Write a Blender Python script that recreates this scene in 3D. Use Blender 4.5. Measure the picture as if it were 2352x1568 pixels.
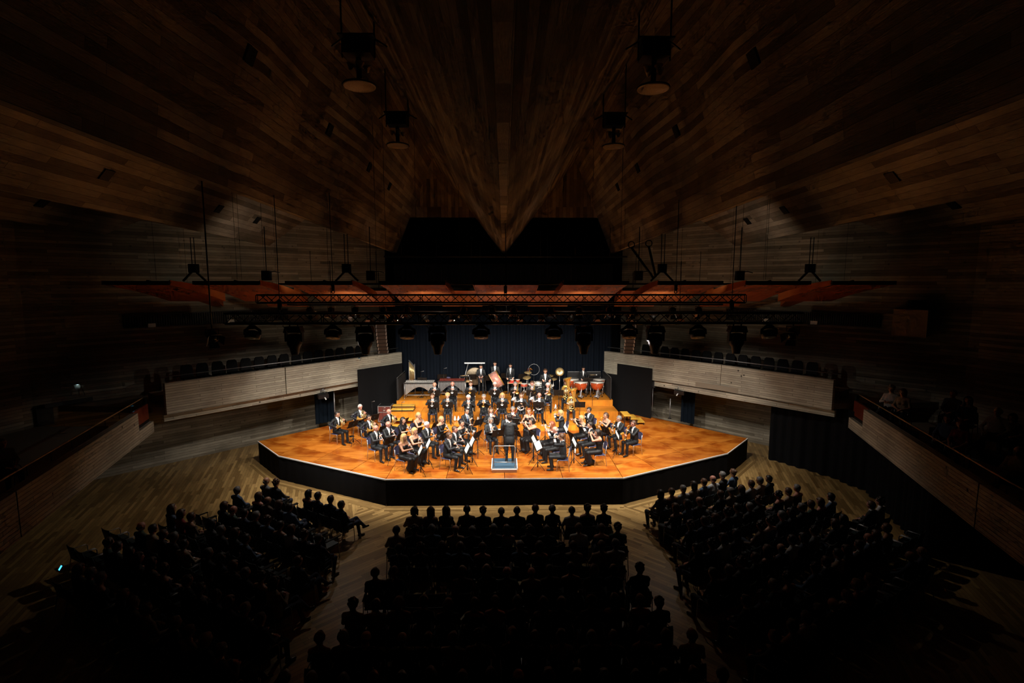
import bpy, math, random
import numpy as np
from mathutils import Vector, Matrix
R = math.radians
random.seed(7)
SC = bpy.context.scene
for _o in list(bpy.data.objects):
    bpy.data.objects.remove(_o)
COL = SC.collection

# ------------------------------------------------------------------ camera
FPX, PITCH, CAM_H = 1175.0, R(6.6), 8.0
YAW = math.atan((1176 - 1158) / FPX)
cam_d = bpy.data.cameras.new('camera')
cam_d.sensor_width = 36.0
cam_d.lens = FPX / 2352 * 36.0
cam_d.clip_end = 200
cam = bpy.data.objects.new('camera', cam_d)
cam.location = (0, 0, CAM_H)
cam.rotation_euler = (math.pi / 2 - PITCH, 0, -YAW)
COL.objects.link(cam)
SC.camera = cam

# ------------------------------------------------------------------ world, exposure
W = bpy.data.worlds.new('world')
SC.world = W
W.use_nodes = True
W.node_tree.nodes['Background'].inputs[0].default_value = (0.6, 0.7, 1.0, 1)
W.node_tree.nodes['Background'].inputs[1].default_value = 0.0
SC.view_settings.view_transform = 'Standard'
SC.view_settings.look = 'None'
SC.view_settings.gamma = 1
SC.view_settings.exposure = 0.0
SC.view_settings.use_curve_mapping = False
cy = SC.cycles
cy.max_bounces = 4
cy.diffuse_bounces = 3
cy.glossy_bounces = 2
cy.transmission_bounces = 2
cy.transparent_max_bounces = 4
cy.caustics_reflective = False
cy.caustics_refractive = False
cy.sample_clamp_indirect = 4.0
cy.use_light_tree = True
cy.use_adaptive_sampling = True
cy.adaptive_threshold = 0.04
cy.adaptive_min_samples = 12

# ------------------------------------------------------------------ stage lights (spots on the trusses and pipes, plus added fill spots)
def spot(loc, aim, power, cone, blend=0.7, size=0.09, col=(1.0, 0.93, 0.84)):
    l = bpy.data.lights.new('stage_spot', 'SPOT')
    l.energy = power
    l.spot_size = R(cone)
    l.spot_blend = blend
    l.shadow_soft_size = size
    l.color = col
    o = bpy.data.objects.new('stage_spot', l)
    o.location = loc
    d = Vector(aim) - Vector(loc)
    o.rotation_euler = d.to_track_quat('-Z', 'Y').to_euler()
    COL.objects.link(o)
    return o

KEY = 1.0
WARM = (1.0, 0.92, 0.82)
for x in (-6.6, -4.0, -1.3, 1.3, 4.0, 6.6):          # front truss, towards the players' faces
    spot((x, 14.1, 6.35), (x * 0.75, 22.8, 1.6), 1750 * KEY, 62, 0.7, col=WARM)
for x in (-7.0, -4.2, -1.4, 1.4, 4.2, 7.0):          # middle truss, over the front desks
    spot((x, 17.6, 6.95), (x * 0.9, 20.9, 1.0), 1450 * KEY, 92, 0.8, col=WARM)
for x in (-4.8, -2.4, 0.0, 2.4, 4.8):                # lamp pipes, over the risers
    spot((x, 20.6, 6.35), (x * 0.95, 25.6, 2.0), 800 * KEY, 90, 0.9, col=WARM)
for x in (-6.2, 6.2):                                # wide floods on the lamp pipe: spill on parapets, walls and hall floor
    spot((x, 18.9, 6.5), (x * 1.3, 19.6, 0.0), 420 * KEY, 128, 0.9, col=WARM)
for s_ in (-1, 1):                                   # lamps on the pipe ends for the stage wings and parapets, weak cross lights for the hall floor
    spot((s_ * 4.6, 20.0, 6.4), (s_ * 9.7, 23.5, 2.0), 560 * KEY, 54, 0.6, col=WARM)
    spot((s_ * 6.6, 17.6, 6.9), (-s_ * 12.2, 21.6, 0.0), 700 * KEY, 32, 1.0, col=WARM)
    spot((s_ * 8.0, 19.4, 8.5), (s_ * 12.2, 26.4, 9.3), 75 * KEY, 116, 0.9, 0.15, col=(1.0, 0.88, 0.68))  # added fill brightening the upper walls and ceiling, no fixture hangs here
for x in (-4.6, 0.0, 4.6):                           # floor in front of the stage
    spot((x, 17.7, 6.9), (x * 1.15, 14.2, 0.0), 120 * KEY, 60, 1.0, col=WARM)
for x in (-6.0, -3.0, 0.0, 3.0, 6.0):                # added upward fill for ceiling and walls, standing in for lamp-housing spill
    spot((x, 19.75, 6.75), (x * 1.05, 25.5, 12.0), 58 * KEY, 128, 0.9, 0.15, col=(1.0, 0.88, 0.68))

# ------------------------------------------------------------------ pixel measurements of the photograph -> places in the hall
def _ray(px, py):
    u, v = (px - 1176) / FPX, (784 - py) / FPX
    sy, cyw, sp, cp = math.sin(YAW), math.cos(YAW), math.sin(PITCH), math.cos(PITCH)
    fw = Vector((sy * cp, cyw * cp, -sp)); rt = Vector((cyw, -sy, 0)); up = Vector((sy * sp, cyw * sp, cp))
    return fw + rt * u + up * v
def at_z(px, py, z):
    r = _ray(px, py); t = (z - CAM_H) / r.z
    return Vector((r.x * t, r.y * t, z))
def at_y(px, py, y):
    r = _ray(px, py); t = y / r.y
    return Vector((r.x * t, y, CAM_H + r.z * t))
# ------------------------------------------------------------------ materials
MATS = {}
def _nt(name):
    m = bpy.data.materials.new(name); m.use_nodes = True
    nt = m.node_tree; b = nt.nodes['Principled BSDF']
    return m, nt, b
def mat(name, col, rough=0.6, metal=0.0, var=0.12, scale=9.0, bump=0.0, spec=0.5, sheen=0.0, emit=None, strength=0.0, randv=0.0):
    """plain procedural material: base colour broken up by noise (and by object, randv)"""
    m, nt, b = _nt(name); N, L = nt.nodes, nt.links
    tc = N.new('ShaderNodeTexCoord'); nz = N.new('ShaderNodeTexNoise'); nz.inputs['Scale'].default_value = scale
    nz.inputs['Detail'].default_value = 4
    L.new(tc.outputs['Object'], nz.inputs['Vector'])
    rp = N.new('ShaderNodeValToRGB')
    c = Vector(col)
    rp.color_ramp.elements[0].position = 0.3; rp.color_ramp.elements[1].position = 0.7
    rp.color_ramp.elements[0].color = (*(c * (1 - var)), 1); rp.color_ramp.elements[1].color = (*(c * (1 + var)), 1)
    L.new(nz.outputs['Fac'], rp.inputs[0])
    out = rp.outputs[0]
    if randv:
        oi = N.new('ShaderNodeObjectInfo'); hs = N.new('ShaderNodeHueSaturation'); mr = N.new('ShaderNodeMapRange')
        mr.inputs[3].default_value = 1 - randv; mr.inputs[4].default_value = 1 + randv
        L.new(oi.outputs['Random'], mr.inputs[0]); L.new(mr.outputs[0], hs.inputs['Value']); L.new(out, hs.inputs['Color'])
        out = hs.outputs[0]
    L.new(out, b.inputs['Base Color'])
    b.inputs['Roughness'].default_value = rough; b.inputs['Metallic'].default_value = metal
    b.inputs['Specular IOR Level'].default_value = spec
    if sheen: b.inputs['Sheen Weight'].default_value = sheen
    if bump:
        bp = N.new('ShaderNodeBump'); bp.inputs['Strength'].default_value = bump; bp.inputs['Distance'].default_value = 0.02
        L.new(nz.outputs['Fac'], bp.inputs['Height']); L.new(bp.outputs[0], b.inputs['Normal'])
    if emit:
        b.inputs['Emission Color'].default_value = (*emit, 1); b.inputs['Emission Strength'].default_value = strength
        m.cycles.emission_sampling = 'NONE'
    MATS[name] = m
    return m
def board_mat(name, c1, c2, mortar, bw=2.6, bh=0.12, gap=0.006, rough=0.8, knots=0.5, bump=0.35, grain=(3, 60), stain=0.5, spec=0.3):
    """boards laid along UV u (metres): board-marked concrete, parquet strips, planks"""
    m, nt, b = _nt(name); N, L = nt.nodes, nt.links
    uv = N.new('ShaderNodeUVMap')
    br = N.new('ShaderNodeTexBrick'); br.inputs['Scale'].default_value = 1.0
    br.inputs['Brick Width'].default_value = bw; br.inputs['Row Height'].default_value = bh
    br.inputs['Mortar Size'].default_value = gap; br.inputs['Mortar Smooth'].default_value = 0.3; br.inputs['Bias'].default_value = 0.0
    br.offset = 0.37; br.offset_frequency = 2; br.squash = 1.25; br.squash_frequency = 3
    br.inputs['Color1'].default_value = (*c1, 1); br.inputs['Color2'].default_value = (*c2, 1); br.inputs['Mortar'].default_value = (*mortar, 1)
    wz = N.new('ShaderNodeTexNoise'); wz.inputs['Scale'].default_value = 1.3
    L.new(uv.outputs[0], wz.inputs['Vector'])
    mx = N.new('ShaderNodeMixRGB'); mx.blend_type = 'ADD'; mx.inputs[0].default_value = 0.03
    L.new(uv.outputs[0], mx.inputs[1]); L.new(wz.outputs['Color'], mx.inputs[2]); L.new(mx.outputs[0], br.inputs['Vector'])
    mp = N.new('ShaderNodeMapping'); mp.inputs['Scale'].default_value = (grain[0], grain[1], 1)
    L.new(uv.outputs[0], mp.inputs[0])
    gr = N.new('ShaderNodeTexNoise'); gr.inputs['Scale'].default_value = 1.0; gr.inputs['Detail'].default_value = 5
    L.new(mp.outputs[0], gr.inputs['Vector'])
    st = N.new('ShaderNodeTexNoise'); st.inputs['Scale'].default_value = 0.55; st.inputs['Detail'].default_value = 6
    L.new(uv.outputs[0], st.inputs['Vector'])
    m1 = N.new('ShaderNodeMixRGB'); m1.blend_type = 'OVERLAY'; m1.inputs[0].default_value = 0.55
    L.new(br.outputs['Color'], m1.inputs[1]); L.new(gr.outputs['Fac'], m1.inputs[2])
    m2 = N.new('ShaderNodeMixRGB'); m2.blend_type = 'OVERLAY'; m2.inputs[0].default_value = stain
    L.new(m1.outputs[0], m2.inputs[1]); L.new(st.outputs['Fac'], m2.inputs[2])
    out = m2.outputs[0]
    if knots:
        vo = N.new('ShaderNodeTexVoronoi'); vo.inputs['Scale'].default_value = 1.9; L.new(uv.outputs[0], vo.inputs['Vector'])
        kr = N.new('ShaderNodeMapRange'); kr.inputs[1].default_value = 0.05; kr.inputs[2].default_value = 0.10
        kr.inputs[3].default_value = 1 - knots; kr.inputs[4].default_value = 1.0
        L.new(vo.outputs['Distance'], kr.inputs[0])
        m3 = N.new('ShaderNodeMixRGB'); m3.blend_type = 'MULTIPLY'; m3.inputs[0].default_value = 1.0
        L.new(out, m3.inputs[1]); L.new(kr.outputs[0], m3.inputs[2]); out = m3.outputs[0]
    L.new(out, b.inputs['Base Color'])
    b.inputs['Roughness'].default_value = rough; b.inputs['Specular IOR Level'].default_value = spec
    if bump:
        bp = N.new('ShaderNodeBump'); bp.inputs['Strength'].default_value = bump; bp.inputs['Distance'].default_value = 0.015
        ad = N.new('ShaderNodeMath'); ad.operation = 'MULTIPLY_ADD'; ad.inputs[1].default_value = -1.0
        L.new(br.outputs['Fac'], ad.inputs[0]); L.new(gr.outputs['Fac'], ad.inputs[2])
        L.new(ad.outputs[0], bp.inputs['Height']); L.new(bp.outputs[0], b.inputs['Normal'])
    MATS[name] = m
    return m
def wood_mat(name, c1, c2, c3, rough=0.3, scale=(0.5, 7, 7), randv=0.12, spec=0.5, coord='Object', wear=(0.72, 0.72, 0.72)):
    m, nt, b = _nt(name); N, L = nt.nodes, nt.links
    tc = N.new('ShaderNodeTexCoord'); mp = N.new('ShaderNodeMapping'); mp.inputs['Scale'].default_value = scale
    oi = N.new('ShaderNodeObjectInfo')
    L.new(tc.outputs[coord], mp.inputs[0])
    nz = N.new('ShaderNodeTexNoise'); nz.inputs['Scale'].default_value = 1.6; nz.inputs['Detail'].default_value = 6; nz.inputs['Distortion'].default_value = 0.7
    nz.noise_dimensions = '4D'
    mm = N.new('ShaderNodeMath'); mm.operation = 'MULTIPLY'; mm.inputs[1].default_value = 37.0
    L.new(oi.outputs['Random'], mm.inputs[0]); L.new(mm.outputs[0], nz.inputs['W'])
    L.new(mp.outputs[0], nz.inputs['Vector'])
    rp = N.new('ShaderNodeValToRGB'); e = rp.color_ramp.elements
    e[0].position = 0.28; e[0].color = (*c1, 1); e[1].position = 0.72; e[1].color = (*c3, 1)
    x = e.new(0.5); x.color = (*c2, 1)
    L.new(nz.outputs['Fac'], rp.inputs[0])
    # worn, darker blotches
    n2 = N.new('ShaderNodeTexNoise'); n2.inputs['Scale'].default_value = 0.9; n2.inputs['Detail'].default_value = 7
    L.new(tc.outputs[coord], n2.inputs['Vector'])
    mu = N.new('ShaderNodeMixRGB'); mu.blend_type = 'MULTIPLY'; mu.inputs[0].default_value = 1
    wr_ = N.new('ShaderNodeValToRGB'); wr_.color_ramp.elements[0].position = 0.40; wr_.color_ramp.elements[1].position = 0.56
    wr_.color_ramp.elements[0].color = (*wear, 1); wr_.color_ramp.elements[1].color = (1.06, 1.06, 1.06, 1)
    L.new(n2.outputs['Fac'], wr_.inputs[0])
    L.new(rp.outputs[0], mu.inputs[1]); L.new(wr_.outputs[0], mu.inputs[2])
    hs = N.new('ShaderNodeHueSaturation'); mr = N.new('ShaderNodeMapRange')
    mr.inputs[3].default_value = 1 - randv; mr.inputs[4].default_value = 1 + randv
    L.new(oi.outputs['Random'], mr.inputs[0]); L.new(mr.outputs[0], hs.inputs['Value']); L.new(mu.outputs[0], hs.inputs['Color'])
    L.new(hs.outputs[0], b.inputs['Base Color'])
    b.inputs['Roughness'].default_value = rough; b.inputs['Specular IOR Level'].default_value = spec
    MATS[name] = m
    return m
def cloth_mat(name, col, rough=0.9, var=0.25, stretch=(30, 30, 0.6)):
    m, nt, b = _nt(name); N, L = nt.nodes, nt.links
    tc = N.new('ShaderNodeTexCoord'); mp = N.new('ShaderNodeMapping'); mp.inputs['Scale'].default_value = stretch
    L.new(tc.outputs['Object'], mp.inputs[0])
    nz = N.new('ShaderNodeTexNoise'); nz.inputs['Scale'].default_value = 1.0; nz.inputs['Detail'].default_value = 3
    L.new(mp.outputs[0], nz.inputs['Vector'])
    rp = N.new('ShaderNodeValToRGB'); c = Vector(col)
    rp.color_ramp.elements[0].color = (*(c * (1 - var)), 1); rp.color_ramp.elements[1].color = (*(c * (1 + var)), 1)
    L.new(nz.outputs['Fac'], rp.inputs[0]); L.new(rp.outputs[0], b.inputs['Base Color'])
    b.inputs['Roughness'].default_value = rough; b.inputs['Specular IOR Level'].default_value = 0.1
    MATS[name] = m
    return m

board_mat('concrete', (0.29, 0.27, 0.215), (0.43, 0.405, 0.315), (0.10, 0.088, 0.062), bh=0.095, bw=2.2, gap=0.007, knots=0.85, stain=0.7)
board_mat('concrete_wall', (0.17, 0.145, 0.105), (0.41, 0.37, 0.29), (0.08, 0.065, 0.05), bw=3.2, bh=0.12, stain=0.9)
board_mat('concrete_ceiling', (0.14, 0.115, 0.085), (0.42, 0.37, 0.30), (0.10, 0.08, 0.06), bw=3.2, bh=0.2, stain=0.9, knots=0.2)
board_mat('parquet', (0.17, 0.10, 0.033), (0.42, 0.27, 0.10), (0.08, 0.045, 0.02), bw=1.1, bh=0.11, gap=0.004, rough=0.34, knots=0, bump=0.08, grain=(4, 70), stain=0.4, spec=0.5)
wood_mat('stage_wood', (0.30, 0.078, 0.009), (0.47, 0.152, 0.018), (0.58, 0.22, 0.030), rough=0.27, spec=0.45, randv=0.2, wear=(0.62, 0.42, 0.30))
wood_mat('riser_wood', (0.40, 0.125, 0.010), (0.53, 0.19, 0.016), (0.62, 0.245, 0.026), rough=0.36, spec=0.35)
wood_mat('riser_front', (0.44, 0.14, 0.010), (0.54, 0.19, 0.014), (0.62, 0.235, 0.022), rough=0.45, spec=0.3, scale=(4, 4, 0.7), randv=0.08)
wood_mat('step_wood', (0.62, 0.33, 0.035), (0.72, 0.40, 0.05), (0.78, 0.46, 0.07), rough=0.4)
wood_mat('reflector_wood', (0.34, 0.085, 0.022), (0.40, 0.11, 0.03), (0.46, 0.135, 0.04), rough=0.27, scale=(3, 0.5, 3), spec=0.6, wear=(0.85, 0.85, 0.85), randv=0.06)
wood_mat('red_panel', (0.12, 0.022, 0.010), (0.17, 0.030, 0.013), (0.22, 0.04, 0.017), rough=0.4)
wood_mat('pale_wood', (0.45, 0.28, 0.12), (0.58, 0.38, 0.18), (0.66, 0.46, 0.24), rough=0.4)
wood_mat('red_wood', (0.13, 0.02, 0.012), (0.2, 0.03, 0.018), (0.27, 0.045, 0.025), rough=0.25)
cloth_mat('black_cloth', (0.005, 0.005, 0.006))
cloth_mat('molton', (0.0075, 0.0075, 0.0082))
cloth_mat('navy_curtain', (0.0034, 0.0058, 0.0105), var=0.5)  # stronger colour streaks painted to suggest shading between the folds
cloth_mat('door_curtain', (0.005, 0.009, 0.015))
mat('black_metal', (0.0075, 0.0075, 0.008), 0.5, 0.0, spec=0.35)
mat('truss_black', (0.016, 0.015, 0.015), 0.35, 0.5)
mat('stand_black', (0.007, 0.007, 0.007), 0.5, 0.0, spec=0.3)
mat('desk_brown', (0.010, 0.0065, 0.0045), 0.6, 0.0, spec=0.25)
mat('chrome', (0.55, 0.53, 0.50), 0.28, 0.75, var=0.05)
mat('steel', (0.30, 0.30, 0.30), 0.4, 0.6, var=0.08)
mat('silver', (0.78, 0.77, 0.74), 0.28, 0.72, var=0.04)
mat('gold', (0.80, 0.47, 0.11), 0.26, 0.78, var=0.06)
mat('brass_pale', (0.82, 0.62, 0.30), 0.28, 0.75, var=0.06)
mat('bronze', (0.50, 0.35, 0.15), 0.35, 0.7, var=0.2, scale=30)
mat('tamtam', (0.16, 0.125, 0.08), 0.42, 0.6, var=0.35, scale=14)
mat('copper', (0.50, 0.085, 0.024), 0.22, 0.35, var=0.08)
mat('drum_skin', (0.74, 0.70, 0.62), 0.5, 0, var=0.05)
mat('drum_pink', (0.50, 0.22, 0.17), 0.35, 0.1)
mat('drum_red', (0.40, 0.06, 0.03), 0.3, 0.1)
mat('ebony', (0.012, 0.011, 0.010), 0.28, 0, spec=0.6)
mat('bassoon_red', (0.12, 0.016, 0.010), 0.22, 0, spec=0.6)
mat('paper', (0.82, 0.81, 0.77), 0.7, 0, var=0.04)
mat('white_plastic', (0.75, 0.74, 0.70), 0.45)
mat('white_trim', (0.80, 0.80, 0.78), 0.5, var=0.03)
mat('seat_blue', (0.055, 0.055, 0.115), 0.65, 0, var=0.15)
mat('seat_black', (0.004, 0.004, 0.0045), 0.7, spec=0.2)
mat('seat_teal', (0.006, 0.016, 0.018), 0.6)
mat('carpet_blue', (0.028, 0.070, 0.115), 0.95, 0, var=0.2, scale=60, bump=0.3)
mat('podium_side', (0.30, 0.15, 0.07), 0.5)
mat('case_brown', (0.10, 0.016, 0.010), 0.5)
mat('red_towel', (0.55, 0.03, 0.03), 0.9)
mat('gray_fabric', (0.016, 0.016, 0.017), 0.95, var=0.3, scale=80)
mat('speaker_brown', (0.035, 0.02, 0.013), 0.6)
mat('bottle_white', (0.80, 0.80, 0.78), 0.35)
mat('cyan_plastic', (0.05, 0.45, 0.6), 0.4)
mat('lens_glass', (0.03, 0.03, 0.035), 0.08, 0, spec=0.8)
mat('lens_lit', (0.9, 0.9, 0.9), 0.3, emit=(1.0, 0.95, 0.88), strength=10.0)
mat('lamp_disc', (0.42, 0.33, 0.22), 0.5, 0.2, var=0.4, scale=60)
mat('led_blue', (0.05, 0.4, 0.9), 0.4, emit=(0.06, 0.55, 1.0), strength=2.5)
mat('led_white', (0.7, 0.9, 1.0), 0.4, emit=(0.55, 0.85, 1.0), strength=9.0)
mat('led_red', (0.9, 0.1, 0.05), 0.4, emit=(1.0, 0.06, 0.03), strength=2.0)
mat('led_amber', (0.9, 0.6, 0.05), 0.4, emit=(1.0, 0.6, 0.03), strength=3.0)

# ------------------------------------------------------------------ mesh builder
class MB:
    def __init__(s):
        s.v, s.f, s.m, s.uv, s.sm = [], [], [], {}, []
    def add(s, verts, faces, mi=0, smooth=False):
        o = len(s.v)
        s.v.extend([tuple(q) for q in verts])
        for fc in faces:
            s.f.append(tuple(i + o for i in fc)); s.m.append(mi); s.sm.append(smooth)
        return s
    def quad(s, pts, uvs=None, mi=0):
        s.add(pts, [tuple(range(len(pts)))], mi)
        if uvs: s.uv[len(s.f) - 1] = uvs
        return s
    def box(s, c, size, rot=None, mi=0):
        c = Vector(c); hx, hy, hz = size[0] / 2, size[1] / 2, size[2] / 2
        P = [Vector((x, y, z)) for x in (-hx, hx) for y in (-hy, hy) for z in (-hz, hz)]
        if rot is not None: P = [rot @ q for q in P]
        P = [c + q for q in P]
        s.add(P, [(0, 1, 3, 2), (4, 6, 7, 5), (0, 4, 5, 1), (2, 3, 7, 6), (0, 2, 6, 4), (1, 5, 7, 3)], mi)
        return s
    def bar(s, a, b, w, h, mi=0, up=(0, 0, 1)):
        a, b = Vector(a), Vector(b); d = b - a; y = d.normalized()
        x = y.cross(Vector(up))
        if x.length < 1e-4: x = y.cross(Vector((1, 0, 0)))
        x.normalize(); z = x.cross(y)
        rot = Matrix((x, y, z)).transposed()
        return s.box((a + b) / 2, (w, d.length, h), rot, mi)
    def tube(s, pts, rad, n=8, mi=0, cap=True, closed=False, smooth=True):
        pts = [Vector(q) for q in pts]; k = len(pts)
        rads = rad if isinstance(rad, (list, tuple)) else [rad] * k
        T = []
        for i in range(k):
            if closed: t = pts[(i + 1) % k] - pts[i - 1]
            else: t = pts[min(i + 1, k - 1)] - pts[max(i - 1, 0)]
            T.append(t.normalized())
        ref = Vector((0, 0, 1)) if abs(T[0].z) < 0.9 else Vector((1, 0, 0))
        u = T[0].cross(ref).normalized(); rings = []
        for i in range(k):
            u = (u - T[i] * u.dot(T[i]))
            if u.length < 1e-6: u = T[i].orthogonal()
            u.normalize(); w = T[i].cross(u)
            rings.append([pts[i] + (u * math.cos(2 * math.pi * j / n) + w * math.sin(2 * math.pi * j / n)) * rads[i] for j in range(n)])
        V = [q for r_ in rings for q in r_]; F = []
        for i in range(k if closed else k - 1):
            a, b = i * n, ((i + 1) % k) * n
            for j in range(n):
                F.append((a + j, a + (j + 1) % n, b + (j + 1) % n, b + j))
        if cap and not closed:
            F.append(tuple(range(n - 1, -1, -1))); F.append(tuple(range((k - 1) * n, k * n)))
        return s.add(V, F, mi, smooth)
    def lathe(s, prof, c=(0, 0, 0), axis=(0, 0, 1), n=20, mi=0, smooth=True, arc=None):
        """prof: (radius, height) pairs, turned about axis through c"""
        c = Vector(c); z = Vector(axis).normalized()
        x = z.orthogonal().normalized() if abs(z.z) < 0.999 else Vector((1, 0, 0)); y = z.cross(x)
        V = []; F = []
        for r_, h in prof:
            for j in range(n):
                a = 2 * math.pi * j / n
                V.append(c + z * h + (x * math.cos(a) + y * math.sin(a)) * max(r_, 1e-5))
        for i in range(len(prof) - 1):
            for j in range(n):
                F.append((i * n + j, i * n + (j + 1) % n, (i + 1) * n + (j + 1) % n, (i + 1) * n + j))
        if prof[0][0] > 1e-4: F.append(tuple(range(n - 1, -1, -1)))
        if prof[-1][0] > 1e-4: F.append(tuple(range((len(prof) - 1) * n, len(prof) * n)))
        return s.add(V, F, mi, smooth)
    def ring(s, c, r_, rad, axis=(0, 0, 1), n=20, m=6, mi=0):
        c = Vector(c); z = Vector(axis).normalized(); x = z.orthogonal().normalized(); y = z.cross(x)
        return s.tube([c + (x * math.cos(2 * math.pi * i / n) + y * math.sin(2 * math.pi * i / n)) * r_ for i in range(n)], rad, m, mi, closed=True)
    def prism(s, poly, z0, z1, mi=0):
        n = len(poly)
        V = [(x, y, z0) for x, y in poly] + [(x, y, z1) for x, y in poly]
        F = [tuple(range(n - 1, -1, -1)), tuple(range(n, 2 * n))] + [(i, (i + 1) % n, n + (i + 1) % n, n + i) for i in range(n)]
        return s.add(V, F, mi)
    def mesh(s, name, mats):
        me = bpy.data.meshes.new(name)
        me.from_pydata(s.v, [], s.f)
        for q in (mats if isinstance(mats, (list, tuple)) else [mats]):
            me.materials.append(MATS[q] if isinstance(q, str) else q)
        me.polygons.foreach_set('material_index', s.m)
        me.polygons.foreach_set('use_smooth', s.sm)
        if s.uv:
            l = me.uv_layers.new(name='UVMap')
            for fi, uvs in s.uv.items():
                p = me.polygons[fi]
                for k, li in enumerate(p.loop_indices): l.data[li].uv = uvs[k]
        me.update()
        return me
    def build(s, name, mats, parent=None, **kw):
        return obj(name, s.mesh(name, mats), parent, **kw)

def obj(name, me, parent=None, label=None, cat=None, group=None, kind=None, loc=None, rz=None):
    o = bpy.data.objects.new(name, me); COL.objects.link(o)
    if parent is not None: o.parent = parent
    if loc is not None: o.location = loc
    if rz is not None: o.rotation_euler = (0, 0, rz)
    tag(o, label, cat, group, kind)
    return o
def tag(o, label=None, cat=None, group=None, kind=None):
    if label: o['label'] = label
    if cat: o['category'] = cat
    if group: o['group'] = group
    if kind: o['kind'] = kind
    return o
def thing(name, label, cat, loc=(0, 0, 0), rz=0.0, group=None):
    o = bpy.data.objects.new(name, None); COL.objects.link(o)
    o.empty_display_size = 0.1; o.location = loc; o.rotation_euler = (0, 0, rz)
    return tag(o, label, cat, group)
def dup(root, loc, rz, label=None, group=None):
    r = root.copy(); COL.objects.link(r); r.location = loc; r.rotation_euler = (0, 0, rz)
    if label: r['label'] = label
    if group: r['group'] = group
    for ch in root.children:
        c = ch.copy(); COL.objects.link(c); c.parent = r
        for g in ch.children:
            d = g.copy(); COL.objects.link(d); d.parent = c
    return r
def face_to(p, t):
    """z rotation that turns local -Y from p towards t"""
    return math.atan2(t[0] - p[0], -(t[1] - p[1]))
ORD = ['first', 'second', 'third', 'fourth', 'fifth', 'sixth', 'seventh', 'eighth', 'ninth', 'tenth', 'eleventh', 'twelfth',
       'thirteenth', 'fourteenth', 'fifteenth', 'sixteenth', 'seventeenth', 'eighteenth', 'nineteenth', 'twentieth']
def curtain(pts, z0, z1, amp=0.05, wave=0.32, seed=1, flare=0.0, thick=0.0):
    """hanging cloth with folds along a ground polyline"""
    rnd = random.Random(seed); mb = MB()
    P = [Vector((x, y, 0)) for x, y in pts]; samples = []
    for a, b in zip(P, P[1:]):
        d = (b - a); n = max(2, int(d.length / (wave / 6))); nv = Vector((-d.y, d.x, 0)).normalized()
        for i in range(n): samples.append((a + d * (i / n), nv))
    samples.append((P[-1], nv))
    s = 0.0; rows = []; nz = 5; ph = rnd.random() * 6
    offs = []
    for i, (q, nv) in enumerate(samples):
        if i: s += (q - samples[i - 1][0]).length
        offs.append(amp * (math.sin(2 * math.pi * s / wave + ph + 1.1 * math.sin(s * 1.7)) + 0.5 * math.sin(2 * math.pi * s / (wave * 2.7) + 2 * ph)))
    V = []; F = []
    for k in range(nz + 1):
        t = k / nz
        for (q, nv), o in zip(samples, offs):
            w = o * (0.6 + 0.4 * (1 - t)) + flare * (1 - t) ** 2
            V.append((q.x + nv.x * w, q.y + nv.y * w, z0 + (z1 - z0) * t))
    n = len(samples)
    for k in range(nz):
        for i in range(n - 1):
            F.append((k * n + i, k * n + i + 1, (k + 1) * n + i + 1, (k + 1) * n + i))
    mb.add(V, F, 0, True)
    return mb
# ------------------------------------------------------------------ the hall: floor, walls, balconies, folded concrete ceiling
def wall_quad(mb, a, b, z0, z1, mi=0, u0=0.0):
    L = math.hypot(b[0] - a[0], b[1] - a[1])
    mb.quad([(a[0], a[1], z0), (b[0], b[1], z0), (b[0], b[1], z1), (a[0], a[1], z1)],
            [(u0, z0), (u0 + L, z0), (u0 + L, z1), (u0, z1)], mi)
    return u0 + L
def slab_wall(name, a, b, z0, z1, th, matn, parent=None, u0=0.0, **kw):
    """upright slab from a to b (front face on the line, thickness to the right of a->b), metric UVs"""
    a2, b2 = Vector(a).to_2d(), Vector(b).to_2d(); d = (b2 - a2); L = d.length; nrm = Vector((d.y, -d.x)) / L * th
    c, e = a2 + nrm, b2 + nrm; mb = MB()
    A, B, C_, D = (a2.x, a2.y), (b2.x, b2.y), (e.x, e.y), (c.x, c.y)
    for p, q, s in ((A, B, L), (B, C_, th), (C_, D, L), (D, A, th)):
        mb.quad([(*p, z0), (*q, z0), (*q, z1), (*p, z1)], [(u0, z0), (u0 + s, z0), (u0 + s, z1), (u0, z1)])
    mb.quad([(*A, z1), (*B, z1), (*C_, z1), (*D, z1)], [(u0, 0), (u0 + L, 0), (u0 + L, th), (u0, th)])
    mb.quad([(*D, z0), (*C_, z0), (*B, z0), (*A, z0)], [(u0, th), (u0 + L, th), (u0 + L, 0), (u0, 0)])
    return mb.build(name, matn, parent, **kw)

# floor in fields of parquet whose strips run in different directions
def floor_field(mb, poly, ang):
    c, s = math.cos(R(ang)), math.sin(R(ang))
    mb.quad([(x, y, 0) for x, y in poly], [(x * c + y * s, -x * s + y * c) for x, y in poly])
fl = MB()
floor_field(fl, [(-2.7, -4), (2.7, -4), (2.7, 17.9), (-2.7, 17.9)], 0)
for s_ in (-1, 1):
    o_ = (lambda P: P if s_ > 0 else P[::-1])
    floor_field(fl, o_([(s_ * 2.7, -4), (s_ * 5.2, -4), (s_ * 5.2, 18.5), (s_ * 2.7, 17.9)]), -s_ * 43)
    floor_field(fl, o_([(s_ * 5.2, -4), (s_ * 22, -4), (s_ * 22, 31), (s_ * 9.2, 31), (s_ * 9.2, 20.8), (s_ * 5.2, 18.5)]), -s_ * 109)
floor_field(fl, [(-9.2, 20.8), (-5.2, 18.5), (-2.7, 17.9), (2.7, 17.9), (5.2, 18.5), (9.2, 20.8), (9.2, 31), (-9.2, 31)], 0)
fl.build('floor', 'parquet', kind='structure')

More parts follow.
